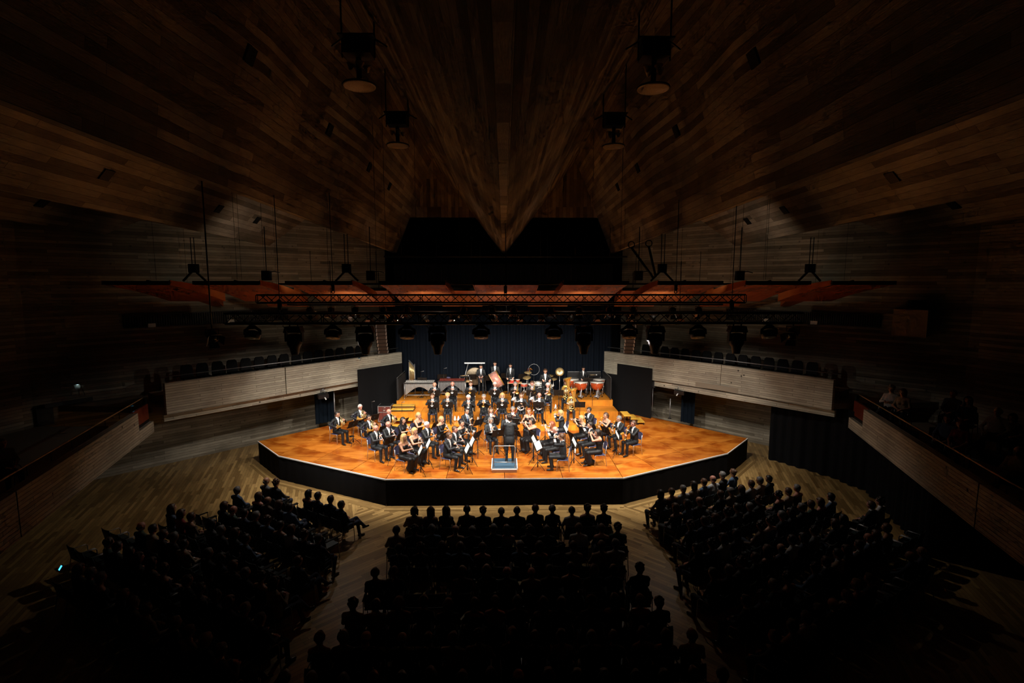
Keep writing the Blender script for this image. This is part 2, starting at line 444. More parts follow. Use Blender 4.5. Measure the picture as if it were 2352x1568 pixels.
# walls: one slanting wall on each side of the stage, then the side and near walls
WL = [(-7.0, 30.5), (-17.8, 19.2), (-19.5, 12.0), (-19.5, -4.0)]
WR = [(-x, y) for x, y in WL]
for nm, P in (('wall_left', WL), ('wall_right', WR)):
    mb = MB(); u = 0
    for a, b in zip(P, P[1:]): u = wall_quad(mb, a, b, 0, 12.6, 0, u)
    mb.build(nm, 'concrete_wall', kind='structure')
mb = MB(); wall_quad(mb, (-12, 34.5), (12, 34.5), 0, 13)
mb.build('wall_back', 'molton', kind='structure')

# balconies beside the stage
PF = {-1: [(-5.77, 28.0), (-9.99, 22.93), (-13.0, 19.32)], 1: [(5.70, 28.2), (10.2, 23.35), (13.05, 19.6)]}
ZB0, ZB1 = 3.0, 4.2
def side_word(s): return 'left' if s < 0 else 'right'
for s in (-1, 1):
    P = PF[s]
    bal = MB()
    # slab between parapet and wall
    wa, wb = ((s * 7.4, 30.1), (s * 17.3, 19.7))
    poly = [P[0], P[2], wb, wa]
    if s > 0: poly = poly[::-1]
    bal.prism(poly, ZB0 + 0.02, ZB0 + 0.25)
    root = bal.build('trim_1' if s < 0 else 'trim_2', 'concrete_wall', kind='structure')
    for i in range(2):
        a, b = Vector(P[i]), Vector(P[i + 1]); d = (b - a).normalized() * 0.02
        a, b = (a + d, b - d)
        if s > 0: a, b = b, a
        o = slab_wall('concrete_panel', (b.x, b.y), (a.x, a.y), ZB0, ZB1, 0.22, 'concrete', root, u0=i * 5.3 + (2 if s > 0 else 0))
    # recessed edge beam under the parapet
    a, b = Vector(P[0]), Vector(P[2]); n = Vector((b.y - a.y, -(b.x - a.x))).normalized() * 0.28
    if n.y < 0: n = -n
    a, b = a + n, b + n
    if s > 0: a, b = b, a
    slab_wall('edge_beam', (b.x, b.y), (a.x, a.y), ZB0 - 0.32, ZB0 - 0.06, 0.2, 'concrete', root)
    # raised tier for the seats
    tn = Vector((P[2][1] - P[0][1], -(P[2][0] - P[0][0]))).normalized(); tn = tn if tn.y > 0 else -tn
    q0, q1 = Vector(P[0]) + tn * 0.8, Vector(P[2]) + tn * 0.8; tp = [q0[:], q1[:], (q1 + tn * 0.95)[:], (q0 + tn * 0.95)[:]]
    MB().prism(tp if s < 0 else tp[::-1], ZB0 + 0.2, ZB0 + 0.60).build('seating_tier', 'concrete_wall', root)
    # handrail over the parapet
    rr = thing('balcony_rail', 'thin steel handrail above the lit concrete parapet %s of the stage' % side_word(s), 'rail', (P[0][0], P[0][1], ZB1))
    off = Vector((P[0][0], P[0][1], 0)); n3 = Vector((n.x, n.y, 0)) * 0.4
    pts = [Vector((*q, 0.2)) - off + n3 for q in P]
    MB().tube(pts, 0.022, 8).build('handrail', 'steel', rr)
    for i in range(9):
        t = (i + 0.5) / 9; q = (pts[0].lerp(pts[1], t * 2) if t < 0.5 else pts[1].lerp(pts[2], t * 2 - 1))
        MB().tube([q - Vector((0, 0, 0.21)), q], 0.012, 6).build('rail_post', 'black_metal', rr)

# nearer, lower balcony fronts running towards the camera
PN = {-1: [(-13.62, 19.22), (-11.03, 10.98), (-9.7, 6.6)], 1: [(13.75, 19.36), (11.14, 11.1), (9.8, 6.6)]}
ZN0, ZN1 = 2.32, 3.4
for s in (-1, 1):
    a, b, c = [Vector(q) for q in PN[s]]
    d = (b - a).normalized()
    g0, g1 = a, a + d * 1.45
    mb = MB()
    poly = [a[:], b[:], c[:], (s * 19.4, 6.6), (s * 19.4, 12.0), (s * 17.7, 19.2)]
    if s < 0: poly = poly[::-1]
    mb.prism([(x, y) for x, y in poly], ZN0 + 0.02, ZN0 + 0.24)
    root = mb.build('trim_3' if s < 0 else 'trim_4', 'concrete_wall', kind='structure')
    for i, (p, q) in enumerate(((g1, b - d * 0.02), (b + d * 0.02, c))):
        if s > 0: p, q = q, p
        slab_wall('concrete_panel', (q.x, q.y), (p.x, p.y), ZN0, ZN1, 0.22, 'concrete', root, u0=3 * i)
    p, q = (g0, g1) if s < 0 else (g1, g0)
    slab_wall('concrete_panel', (q.x, q.y), (p.x, p.y), ZN0, ZN0 + 0.42, 0.22, 'concrete', root, u0=9)
    # red wooden gate panel in the gap
    gt = thing('balcony_gate', 'dark red wooden gate panel at the %s corner of the balconies' % side_word(s), 'gate', (g0.x, g0.y, ZN0))
    o2 = Vector((g0.x, g0.y))
    p2, q2 = p - o2, q - o2
    slab_wall('gate_panel', (q2.x, q2.y), (p2.x, p2.y), 0.52, 1.10, 0.08, 'red_panel', gt)
    n = Vector((d.y, -d.x)) * (-s) * -0.04
    sh = lambda v, z: (v.x - s * 0.05, v.y - 0.02, z)
    MB().bar(sh(p2, 0.46), sh(q2, 0.46), 0.1, 0.10).build('gate_sill', 'black_metal', gt)
    MB().bar(sh(p2.lerp(q2, 0.5 if False else 0.0), 0.3), sh(q2, 0.3), 0.07, 0.24).build('cable_tray', 'black_metal', gt)
    e0 = p2 if s < 0 else q2
    MB().bar((e0.x, e0.y, 0.1), (e0.x, e0.y, 1.3), 0.09, 0.09).build('gate_post', 'black_metal', gt)
    for t in (0.1, 0.9):
        qq = p2.lerp(q2, t)
        MB().tube([(qq.x - s * 0.04, qq.y, 0.2), (qq.x - s * 0.1, qq.y - 0.02, 0.13), (qq.x - s * 0.04, qq.y, 0.06)], 0.02, 6).build('hook', 'pale_wood', gt)
    rr = thing('balcony_rail', 'thin handrail on the dark lower balcony at the far %s' % side_word(s), 'rail', (a.x, a.y, ZN1))
    o3 = Vector((a.x, a.y, 0)); pts = [Vector((*q[:], 0.24)) - o3 + Vector((s * 0.1, 0, 0)) for q in (a, b, c)]
    MB().tube(pts, 0.02, 8).build('handrail', 'pale_wood', rr)
    for i in range(13):
        t = i / 12; q = pts[0].lerp(pts[1], t * 1.5) if t < 0.66 else pts[1].lerp(pts[2], (t - 0.66) * 2.9)
        MB().tube([q - Vector((0, 0, 0.25)), q], 0.01, 6).build('rail_post', 'black_metal', rr)
    # small white socket plate and a cable near the joint
    jp = b - d * 0.25
    pl = thing('socket_plate', 'small white socket plate low on the %s concrete balcony front' % side_word(s), 'socket', (jp.x - s * 0.02, jp.y, ZN0 + 0.16))
    ang = math.atan2(d.y, d.x)
    MB().box((0, 0, 0.07), (0.13, 0.03, 0.17), Matrix.Rotation(ang, 3, 'Z')).build('plate', 'white_plastic', pl)
    MB().tube([(-s * 0.03, 0, 0.3), (-s * 0.05, 0.05, 0.55), (-s * 0.03, 0.03, 0.9)], 0.012, 6).build('cable', 'black_metal', pl)
    MB().box((-s * 0.05, 0.06, 0.5), (0.09, 0.14, 0.14), Matrix.Rotation(ang, 3, 'Z')).build('plug_box', 'black_metal', pl)

# folded ceiling
def keel(y): return 9.70 + 0.024 * (29.6 - y)
PROF = [(0.10, 0), (4.10, 5.2), (None, 5.2), (6.25, 0), (6.42, 0), (9.1, 1.75), (10.0, 1.75), (11.55, 0), (11.7, 0), (13.3, 1.25), (14.4, 1.25), (16.0, 0), (16.2, 0), (17.6, 1.0), (24.0, 1.0)]
YS = [-4.0, 6.0, 12.5, 19.0, 25.0, 30.2]
def top_w(y): return 4.10 if y >= 19 else 4.10 + (19 - y) * 0.115
ce = MB()
for s in (-1, 1):
    for (xa, za), (xb, zb) in zip(PROF, PROF[1:]):
        for y0, y1 in zip(YS, YS[1:]):
            def pt(x, z, y): return (s * (x if x is not None else top_w(y)), y, keel(y) + z)
            p = [pt(xa, za, y0), pt(xb, zb, y0), pt(xb, zb, y1), pt(xa, za, y1)]
            v1 = math.hypot((xb or 4.5) - (xa or 4.5), zb - za) or 0.2
            off = abs((xa or 4.3)) * 1.7
            ce.quad(p, [(y0, off), (y0, off + v1), (y1, off + v1), (y1, off)])
for y0, y1 in zip(YS, YS[1:]):
    ce.quad([(-0.1, y0, keel(y0)), (0.1, y0, keel(y0)), (0.1, y1, keel(y1)), (-0.1, y1, keel(y1))], [(y0 * 3, 0), (y0 * 3, .2), (y1 * 3, .2), (y1 * 3, 0)])
ceiling = ce.build('ceiling', 'concrete_ceiling', kind='structure')
# upright end plates that close the two deep coffers over the stage opening
for s in (-1, 1):
    mb = MB(); ye = 30.1; zt = keel(ye) + 5.2; zl = 11.7; k0 = keel(ye)
    fr = (zl - k0) / 5.2
    pts = [(s * (0.1 + 4.0 * fr), ye, zl), (s * (6.25 - 2.15 * fr), ye, zl), (s * 4.1, ye, zt)]
    mb.quad(pts, [(q[2] * 1.3, q[0]) for q in pts])
    mb.build('end_plate', 'concrete_ceiling', ceiling)
# small dark hatches let into the folds
def hatch(px, py, x, side):
    """square hatch on a fold at ceiling plane x (metres from the axis)"""
    pass
HATCH = [((4.10, 5.2), (6.25, 0)), ((10.0, 1.75), (11.55, 0)), ((14.4, 1.25), (16.0, 0))]
for s in (-1, 1):
    for (fa, fb), ys in zip(HATCH, ((11.2, 16.0, 20.5, 24.0), (14.5, 20.0, 23.0), (13.0, 17.5))):
        for y in ys:
            t = 0.52
            x = fa[0] + (fb[0] - fa[0]) * t; z = keel(y) + fa[1] + (fb[1] - fa[1]) * t
            n = Vector((-(fa[1] - fb[1]), 0, -(fb[0] - fa[0]))).normalized(); n.x *= s
            along = Vector((s * (fb[0] - fa[0]), 0, fb[1] - fa[1])).normalized()
            rot = Matrix((Vector((0, 1, 0)), along, n)).transposed()
            MB().box(Vector((s * x, y, z)) + n * 0.01, (0.34, 0.34, 0.05), rot).build('hatch', 'black_metal', ceiling)
# ------------------------------------------------------------------ the stage: deck of plates, white edge, black skirt
ST = 1.0
EDGE = [(-10.93, 22.2), (-9.17, 20.25), (-4.25, 17.68), (4.27, 17.68), (9.2, 20.28), (11.0, 22.3)]
BACK = [(6.0, 27.9), (6.0, 29.4), (-6.0, 29.4), (-6.0, 27.6)]
def clip(poly, p, n):
    """part of the convex polygon on the side n points to"""
    out = []
    for a, b in zip(poly, poly[1:] + poly[:1]):
        da = (a[0] - p[0]) * n[0] + (a[1] - p[1]) * n[1]; db = (b[0] - p[0]) * n[0] + (b[1] - p[1]) * n[1]
        if da >= 0: out.append(a)
        if (da > 0) != (db > 0) and da != db:
            t = da / (da - db); out.append((a[0] + (b[0] - a[0]) * t, a[1] + (b[1] - a[1]) * t))
    return out
def inset(poly, g):
    P = poly
    c = (sum(q[0] for q in P) / len(P), sum(q[1] for q in P) / len(P))
    out = P
    for a, b in zip(P, P[1:] + P[:1]):
        d = (b[0] - a[0], b[1] - a[1]); L = math.hypot(*d)
        if L < 1e-6: continue
        n = (-d[1] / L, d[0] / L)
        if (c[0] - a[0]) * n[0] + (c[1] - a[1]) * n[1] < 0: n = (-n[0], -n[1])
        out = clip(out, (a[0] + n[0] * g, a[1] + n[1] * g), n)
    return out
deck_poly = EDGE + BACK
sb = MB(); sb.prism([(x * 0.985, y + 0.06 if y < 25 else y - 0.1) for x, y in deck_poly], 0.0, ST - 0.07)
stage = sb.build('stage', 'case_brown', label='broad orange wooden concert stage with angled front edge', cat='stage')
# plates: a centre bay and two fanned side bays
cells = [deck_poly]
def cut(cells, p, d, where=None):
    out = []; n = (-d[1], d[0])
    for c in cells:
        cx = sum(q[0] for q in c) / len(c); cy_ = sum(q[1] for q in c) / len(c)
        if where and not where(cx, cy_): out.append(c); continue
        for sgn in (1, -1):
            q = clip(c, p, (n[0] * sgn, n[1] * sgn))
            if len(q) >= 3: out.append(q)
    return out
cells = cut(cells, (-4.25, 17.68), (0.0, 1)); cells = cut(cells, (4.27, 17.68), (0.0, 1))
mid = lambda x, y: abs(x) < 4.2
for y in (18.9, 20.5, 22.1, 23.7, 26): cells = cut(cells, (0, y), (1, 0), mid)
for x in (-2.1, 0.0, 2.1): cells = cut(cells, (x, 20), (0, 1), mid)
for s, w in ((-1, lambda x, y: x < -4.2), (1, lambda x, y: x > 4.2)):
    e = (s * 0.886, 0.463)                                          # direction of the slanting front edge
    nrm = (-s * 0.463, 0.886)
    for k in (1.15, 2.75, 4.35, 5.95, 7.5):
        cells = cut(cells, (s * 4.26 + nrm[0] * k, 17.68 + nrm[1] * k), e, w)
    for k in (1.7, 3.7, 5.6):
        cells = cut(cells, (s * 4.26 + e[0] * k, 17.68 + e[1] * k), (nrm[0] * 0.93 + e[0] * 0.2, nrm[1] * 0.93 + e[1] * 0.2), w)
for c in cells:
    c = inset(c, 0.010)
    if len(c) < 3: continue
    cx = sum(q[0] for q in c) / len(c); cyy = sum(q[1] for q in c) / len(c)
    p = MB().prism([(x - cx, y - cyy) for x, y in c], -0.06, 0.0).build('stage_plate', 'stage_wood', stage)
    p.location = (cx, cyy, ST + random.uniform(-0.003, 0.0))
for (a, b) in zip(EDGE, EDGE[1:]):
    MB().bar((a[0], a[1] - 0.012, ST - 0.012), (b[0], b[1] - 0.012, ST - 0.012), 0.032, 0.045).build('edge_strip', 'white_trim', stage)
for (a, b), sd in zip(zip(EDGE, EDGE[1:]), (3, 5, 8, 9, 4)):
    curtain([(a[0], a[1]), (b[0], b[1])], 0.0, ST - 0.04, 0.012, 0.5, sd).build('stage_skirt', 'black_cloth', stage)
# parquet frieze round the foot of the stage
fr = MB()
for a, b in zip(EDGE, EDGE[1:]):
    d = Vector((b[0] - a[0], b[1] - a[1])).normalized(); n = Vector((d.y, -d.x)) * 0.42
    fr.quad([(a[0], a[1], 0.006), (a[0] + n.x, a[1] + n.y, 0.006), (b[0] + n.x, b[1] + n.y, 0.006), (b[0], b[1], 0.006)],
            [(0, 0), (0, .42), ((Vector(b) - Vector(a)).length, .42), ((Vector(b) - Vector(a)).length, 0)])
fr.build('trim_5', 'parquet', kind='structure')

# ------------------------------------------------------------------ risers
RZ = [ST, 1.31, 1.64, 1.95]
def riser(label, x0, x1, y0, y1, z0, z1, splits):
    t = thing('stage_riser', label, 'riser', ((x0 + x1) / 2, (y0 + y1) / 2, z0), 0, 'wooden risers')
    hx, hy, hz = (x1 - x0) / 2, (y1 - y0) / 2, z1 - z0
    MB().box((0, 0.01, hz / 2 - 0.02), (2 * hx - 0.06, 2 * hy - 0.06, hz - 0.045)).build('frame', 'black_metal', t)
    xs = [x0] + splits + [x1]
    for a, b in zip(xs, xs[1:]):
        c = (a + b) / 2 - (x0 + x1) / 2; w = b - a - 0.012
        MB().box((c, -hy + 0.012, hz / 2 - 0.015), (w, 0.024, hz - 0.035)).build('front_board', 'riser_front', t)
        MB().box((c, 0, hz - 0.0125), (w, 2 * hy, 0.025)).build('top_board', 'riser_wood', t)
    for s in (-1, 1):
        MB().box((s * (hx - 0.012), 0.02, hz / 2 - 0.015), (0.024, 2 * hy - 0.05, hz - 0.035)).build('side_board', 'riser_front', t)
    return t
riser('lowest orange wooden riser under the front row of brass players', -4.4, 4.9, 23.6, 24.74, RZ[0], RZ[1], [-2.4, -0.4, 1.6, 3.4])
riser('middle orange wooden riser under the rear row of brass players', -5.6, 5.65, 24.74, 25.88, RZ[0], RZ[2], [-4.1, -2.1, 0.0, 2.0, 3.7])
riser('highest orange wooden riser carrying the percussion', -5.55, 5.62, 25.88, 28.15, RZ[0], RZ[3], [-3.7, -1.8, 0.0, 1.9, 3.8])
def steps(label, loc, rz, w, tops, depth, mtread='step_wood'):
    t = thing('stage_steps', label, 'steps', loc, rz)
    for i, z in enumerate(tops):
        y = i * depth
        MB().box((0, y, z - 0.02), (w, depth + 0.02, 0.04)).build('tread', mtread, t)
        for s in (-1, 1):
            for yy in (y - depth / 2 + 0.03, y + depth / 2 - 0.03):
                MB().bar((s * (w / 2 - 0.03), yy, 0), (s * (w / 2 - 0.03), yy, z - 0.04), 0.035, 0.035).build('leg', 'black_metal', t)
        MB().box((0, y - depth / 2 + 0.02, z - 0.06), (w - 0.02, 0.02, 0.05)).build('rail', 'black_metal', t)
    return t
steps('two yellow wooden steps on the middle riser beside the vibraphone', (-5.05, 24.98, RZ[2]), 0, 1.1, (0.12, 0.235), 0.33)
steps('two yellow wooden steps on the stage beside the bald horn player', (-4.95, 24.1, ST), 0, 0.95, (0.18, 0.38), 0.33)
steps('three yellow wooden steps at the right end of the risers', (6.75, 24.95, ST), R(90), 0.85, (0.16, 0.32, 0.48), 0.34)

# ------------------------------------------------------------------ cloths round the stage
def cloth(name, label, pts, z0, z1, m, amp, wave, seed, flare=0.0):
    o = curtain([(x - pts[0][0], y - pts[0][1]) for x, y in pts], 0, z1 - z0, amp, wave, seed, flare).build(name, m)
    o.location = (pts[0][0], pts[0][1], z0)
    return tag(o, label, 'curtain')
cloth('stage_curtain', 'tall dark navy pleated curtain behind the orchestra', [(-6.05, 28.35), (6.0, 28.35)], ST, 9.0, 'navy_curtain', 0.085, 0.34, 11)
cloth('black_drape', 'black drape hanging from the left balcony beside the stage', [(-5.58, 27.72), (-7.42, 25.6)], ST, 3.62, 'molton', 0.018, 1.1, 21)
cloth('black_drape', 'black drape hanging from the right balcony beside the stage', [(5.72, 27.9), (7.58, 25.72)], ST, 3.62, 'molton', 0.012, 1.3, 22)
cloth('door_curtain', 'narrow dark blue curtain in the doorway behind the left horn players', [(-9.7, 25.75), (-8.95, 26.5)], 0.75, 3.0, 'door_curtain', 0.03, 0.22, 23)
cloth('door_curtain', 'narrow dark blue curtain in the doorway right of the stage', [(9.25, 26.05), (9.75, 25.5)], 0.75, 3.0, 'door_curtain', 0.03, 0.22, 24)
cloth('wall_curtain', 'long black curtain hanging to the floor under the right balcony', [(12.0, 22.35), (13.4, 20.2), (13.9, 18.6), (12.4, 14.0)], 0.02, 3.0, 'black_cloth', 0.07, 0.42, 25)
for s, lb in ((-1, 'left'), (1, 'right')):
    t = thing('door_pole', 'thin steel pole standing at the %s stage doorway' % lb, 'pole', (s * 8.55, 25.35 if s < 0 else 25.7, ST))
    MB().tube([(0, 0, 0), (0, 0, 1.55 if s < 0 else 1.05)], 0.025, 8).build('tube', 'steel', t)
    MB().lathe([(0.09, 0), (0.09, 0.02), (0.02, 0.03)], n=14).build('foot', 'black_metal', t)
# loudspeaker on a pole behind the right drape
t = thing('loudspeaker', 'black loudspeaker on a thin stand behind the right drape', 'speaker', (7.75, 26.1, ST))
MB().tube([(0, 0, 0), (0, 0, 1.6)], 0.02, 8).build('pole', 'steel', t)
MB().box((0, 0, 1.85), (0.3, 0.3, 0.55), Matrix.Rotation(R(-30), 3, 'Z')).build('cabinet', 'black_metal', t)
MB().box((-0.09, -0.13, 1.85), (0.24, 0.015, 0.5), Matrix.Rotation(R(-30), 3, 'Z')).build('grille', 'gray_fabric', t)
for a in (0, 120, 240): MB().bar((0, 0, 0.3), (0.3 * math.cos(R(a)), 0.3 * math.sin(R(a)), 0.01), 0.02, 0.02).build('leg', 'black_metal', t)
# flood lamps under the balconies
for s, lb in ((-1, 'left'), (1, 'right')):
    p = Vector((-8.75, 24.35, 2.70)) if s < 0 else Vector((8.72, 24.85, 2.72))
    t = thing('flood_lamp', 'black flood lamp clamped under the %s balcony edge' % lb, 'lamp', p)
    rot = Matrix.Rotation(s * R(-32), 3, 'Z') @ Matrix.Rotation(R(12), 3, 'X')
    MB().box((0, 0, -0.12), (0.48, 0.34, 0.2), rot).build('housing', 'black_metal', t)
    MB().box((-s * 0.17, -0.17, -0.22), (0.05, 0.30, 0.025), rot).build('barn_door', 'white_trim', t)
    MB().tube([(-0.1, 0, 0), (-0.1, 0, 0.13), (0.1, 0, 0.13), (0.1, 0, 0)], 0.016, 6).build('yoke', 'steel', t)
    MB().box((0.02, 0, 0.16), (0.07, 0.07, 0.12)).build('clamp', 'steel', t)
# black sound screens at the ends of the top riser
def screen(label, a, b, z, h):
    t = thing('sound_screen', label, 'screen', (a[0], a[1], z)); d = Vector((b[0] - a[0], b[1] - a[1], 0))
    slab_wall('panel', (0, 0), (d.x, d.y), 0.04, h, 0.05, 'gray_fabric', t)
    MB().bar((0, 0, h + 0.02), (d.x, d.y, h + 0.02), 0.06, 0.05).build('top_rail', 'black_metal', t)
    MB().bar((0, 0, h + 0.06), (d.x, d.y, h + 0.06), 0.02, 0.02).build('edge_tube', 'steel', t)
    for q in (Vector((0, 0, 0)), d): MB().bar(q, q + Vector((0, 0, h)), 0.05, 0.05).build('post', 'black_metal', t)
    return t
screen('dark grey upright sound screen at the left end of the top riser', (-5.5, 25.95), (-5.5, 28.0), RZ[3], 1.12)
screen('dark grey upright sound screen at the right end of the top riser', (5.5, 25.95), (5.5, 28.05), RZ[3], 1.12)
screen('low black sound screen behind the timpani', (3.55, 28.2), (5.4, 28.2), RZ[3], 1.02)
# flight case behind the left steps
t = thing('flight_case', 'dark red flight case with aluminium edges left of the risers', 'case', (-6.02, 25.5, ST))
MB().box((0, 0, 0.42), (0.62, 0.62, 0.78)).build('body', 'case_brown', t)
for x in (-0.31, 0.31):
    for y in (-0.31, 0.31): MB().bar((x, y, 0.03), (x, y, 0.82), 0.035, 0.035).build('corner_edge', 'steel', t)
for z in (0.05, 0.52, 0.82):
    for a, b in (((-0.31, -0.315), (0.31, -0.315)), ((0.315, -0.31), (0.315, 0.31)), ((-0.315, -0.31), (-0.315, 0.31))):
        MB().bar((*a, z), (*b, z), 0.03, 0.03).build('edge', 'steel', t)
MB().box((0, 0, 0.83), (0.6, 0.6, 0.02)).build('lid', 'black_metal', t)
MB().box((0, -0.32, 0.62), (0.1, 0.02, 0.06)).build('latch', 'chrome', t)
# conductor's podium
t = thing('conductor_podium', 'conductor podium with blue carpet and chrome safety rail', 'podium', (0.0, 18.78, ST))
MB().box((0, 0, 0.075), (0.92, 1.04, 0.15)).build('base', 'podium_side', t)
MB().box((0, -0.52, 0.135), (0.96, 0.06, 0.05)).build('front_edge', 'white_trim', t)
for s in (-1, 1): MB().box((s * 0.475, 0, 0.155), (0.03, 1.1, 0.05)).build('side_edge', 'white_trim', t)
MB().box((0, 0, 0.165), (0.92, 1.06, 0.03)).build('carpet', 'carpet_blue', t)
rp = [(-0.40, -0.46, 0.17), (-0.40, -0.46, 0.92), (-0.36, -0.46, 1.0), (0.36, -0.46, 1.0), (0.40, -0.46, 0.92), (0.40, -0.46, 0.17)]
MB().tube(rp, 0.017, 8).build('safety_rail', 'steel', t)
MB().tube([(-0.40, -0.46, 0.38), (0.40, -0.46, 0.38)], 0.013, 8).build('lower_bar', 'chrome', t)
for s in (-1, 1): MB().box((s * 0.40, -0.46, 0.19), (0.08, 0.08, 0.02)).build('rail_foot', 'steel', t)
# ------------------------------------------------------------------ people: one continuous skin grown over tapered limbs
def surface_nets(F, org, res, LAB):
    """naive surface nets over the scalar field F (numpy), returns verts, quads, label of each quad"""
    S = F < 0
    nx, ny, nz = F.shape
    c = [S[i:nx - 1 + i, j:ny - 1 + j, k:nz - 1 + k] for i in (0, 1) for j in (0, 1) for k in (0, 1)]
    cnt = sum(q.astype(np.int8) for q in c)
    act = (cnt > 0) & (cnt < 8)
    I, J, K = np.nonzero(act)
    idx = -np.ones(act.shape, np.int64); idx[I, J, K] = np.arange(len(I))
    P = np.zeros((len(I), 3)); n = np.zeros(len(I))
    corners = [(i, j, k) for i in (0, 1) for j in (0, 1) for k in (0, 1)]
    for a in range(8):
        for b in range(a + 1, 8):
            ca, cb = corners[a], corners[b]
            if sum(abs(x - y) for x, y in zip(ca, cb)) != 1: continue
            fa = F[I + ca[0], J + ca[1], K + ca[2]]; fb = F[I + cb[0], J + cb[1], K + cb[2]]
            m = (fa < 0) != (fb < 0)
            t = np.where(m, fa / np.where(m, fa - fb, 1), 0)
            for d in range(3):
                P[:, d] += np.where(m, ca[d] + t * (cb[d] - ca[d]), 0)
            n += m
    P = P / n[:, None] + np.stack([I, J, K], 1)
    V = P * res + org
    Q = []
    for ax in range(3):
        o1, o2 = [(1, 2), (2, 0), (0, 1)][ax]
        sl0 = [slice(1, -1)] * 3; sl1 = [slice(1, -1)] * 3
        sl0[ax] = slice(0, -1); sl1[ax] = slice(1, None)
        A, B = S[tuple(sl0)], S[tuple(sl1)]
        d = np.nonzero(A != B)
        g = [d[0] + (0 if ax == 0 else 1), d[1] + (0 if ax == 1 else 1), d[2] + (0 if ax == 2 else 1)]
        inside = A[d]
        def cell(da, db):
            h = [g[0].copy(), g[1].copy(), g[2].copy()]; h[o1] = h[o1] - da; h[o2] = h[o2] - db
            return idx[h[0], h[1], h[2]]
        q = np.stack([cell(1, 1), cell(0, 1), cell(0, 0), cell(1, 0)], 1)
        q[~inside] = q[~inside][:, ::-1]
        Q.append(q)
    Q = np.concatenate(Q)
    Q = Q[(Q >= 0).all(1)]
    vl = LAB[I, J, K]
    return V, Q, vl[Q[:, 0]]
def grow(prims, res, k=0.03):
    """prims: (a, b, ra, rb, label[, (sx,sy,sz)]) round cones, smoothly joined"""
    lo = np.min([np.minimum(np.array(p[0]) - p[2], np.array(p[1]) - p[3]) for p in prims], 0) - 3 * res
    hi = np.max([np.maximum(np.array(p[0]) + p[2], np.array(p[1]) + p[3]) for p in prims], 0) + 3 * res
    dim = np.ceil((hi - lo) / res).astype(int) + 1
    F = np.full(dim, 1.0); H = np.full(dim, 1.0); LAB = np.zeros(dim, np.int16)
    for p in prims:
        a, b, ra, rb, lab = np.array(p[0], float), np.array(p[1], float), p[2], p[3], p[4]
        kk = p[5] if len(p) > 5 else k
        mg = max(kk, 0.01) + 2.5 * res
        l = np.minimum(a - ra, b - rb) - mg; h = np.maximum(a + ra, b + rb) + mg
        i0 = np.maximum(np.floor((l - lo) / res).astype(int), 0); i1 = np.minimum(np.ceil((h - lo) / res).astype(int) + 1, dim)
        g = np.meshgrid(*[lo[d] + res * np.arange(i0[d], i1[d]) for d in range(3)], indexing='ij')
        ab = b - a; L2 = max(float(ab @ ab), 1e-9)
        t = np.clip(sum((g[d] - a[d]) * ab[d] for d in range(3)) / L2, 0, 1)
        D = np.sqrt(sum((g[d] - a[d] - t * ab[d]) ** 2 for d in range(3))) - (ra + (rb - ra) * t)
        sl = tuple(slice(i0[d], i1[d]) for d in range(3))
        f = F[sl]; hh = np.maximum(kk - np.abs(f - D), 0) / kk
        F[sl] = np.minimum(f, D) - hh * hh * kk * 0.25
        m = D < H[sl]
        LAB[sl] = np.where(m, lab, LAB[sl]); H[sl] = np.minimum(H[sl], D)
    return surface_nets(F, lo, res, LAB)

SKIN, TOP, SHIRT, LEGS, SHOE, DARK, LIP, TIE = range(8)

# head template: face looks along -Y, origin at the middle of the head
def _head(res):
    P = [((0, 0.015, 0.03), (0, 0.015, 0.03), 0.095, 0.095, SKIN), ((0, -0.025, 0.035), (0, -0.03, 0.0), 0.078, 0.072, SKIN),
         ((0, -0.035, -0.04), (0, -0.052, -0.078), 0.060, 0.040, SKIN), ((0, -0.095, 0.015), (0, -0.113, -0.020), 0.010, 0.017, SKIN, 0.02),
         ((-0.045, -0.082, 0.03), (0.045, -0.082, 0.03), 0.014, 0.014, SKIN, 0.02),
         ((0.088, 0.015, 0.018), (0.094, 0.022, -0.02), 0.020, 0.012, SKIN, 0.012), ((-0.088, 0.015, 0.018), (-0.094, 0.022, -0.02), 0.020, 0.012, SKIN, 0.012),
         ((0, 0.02, -0.06), (0, 0.035, -0.19), 0.056, 0.060, SKIN), ((-0.02, -0.086, -0.050), (0.02, -0.086, -0.050), 0.008, 0.008, SKIN, 0.012)]
    V, Q, L = grow(P, res, 0.035)
    C = V[Q].mean(1)
    eye = (np.abs(np.abs(C[:, 0]) - 0.033) < 0.015) & (np.abs(C[:, 2] - 0.008) < 0.008) & (C[:, 1] < -0.05)
    brow = (np.abs(np.abs(C[:, 0]) - 0.035) < 0.02) & (np.abs(C[:, 2] - 0.038) < 0.006) & (C[:, 1] < -0.06)
    lip = (np.abs(C[:, 0]) < 0.024) & (np.abs(C[:, 2] + 0.050) < 0.007) & (C[:, 1] < -0.06)
    L = np.where(eye | brow, DARK, np.where(lip, LIP, L))
    return V, Q, L
HEAD = _head(0.0095)
HEAD_LOW = _head(0.013)

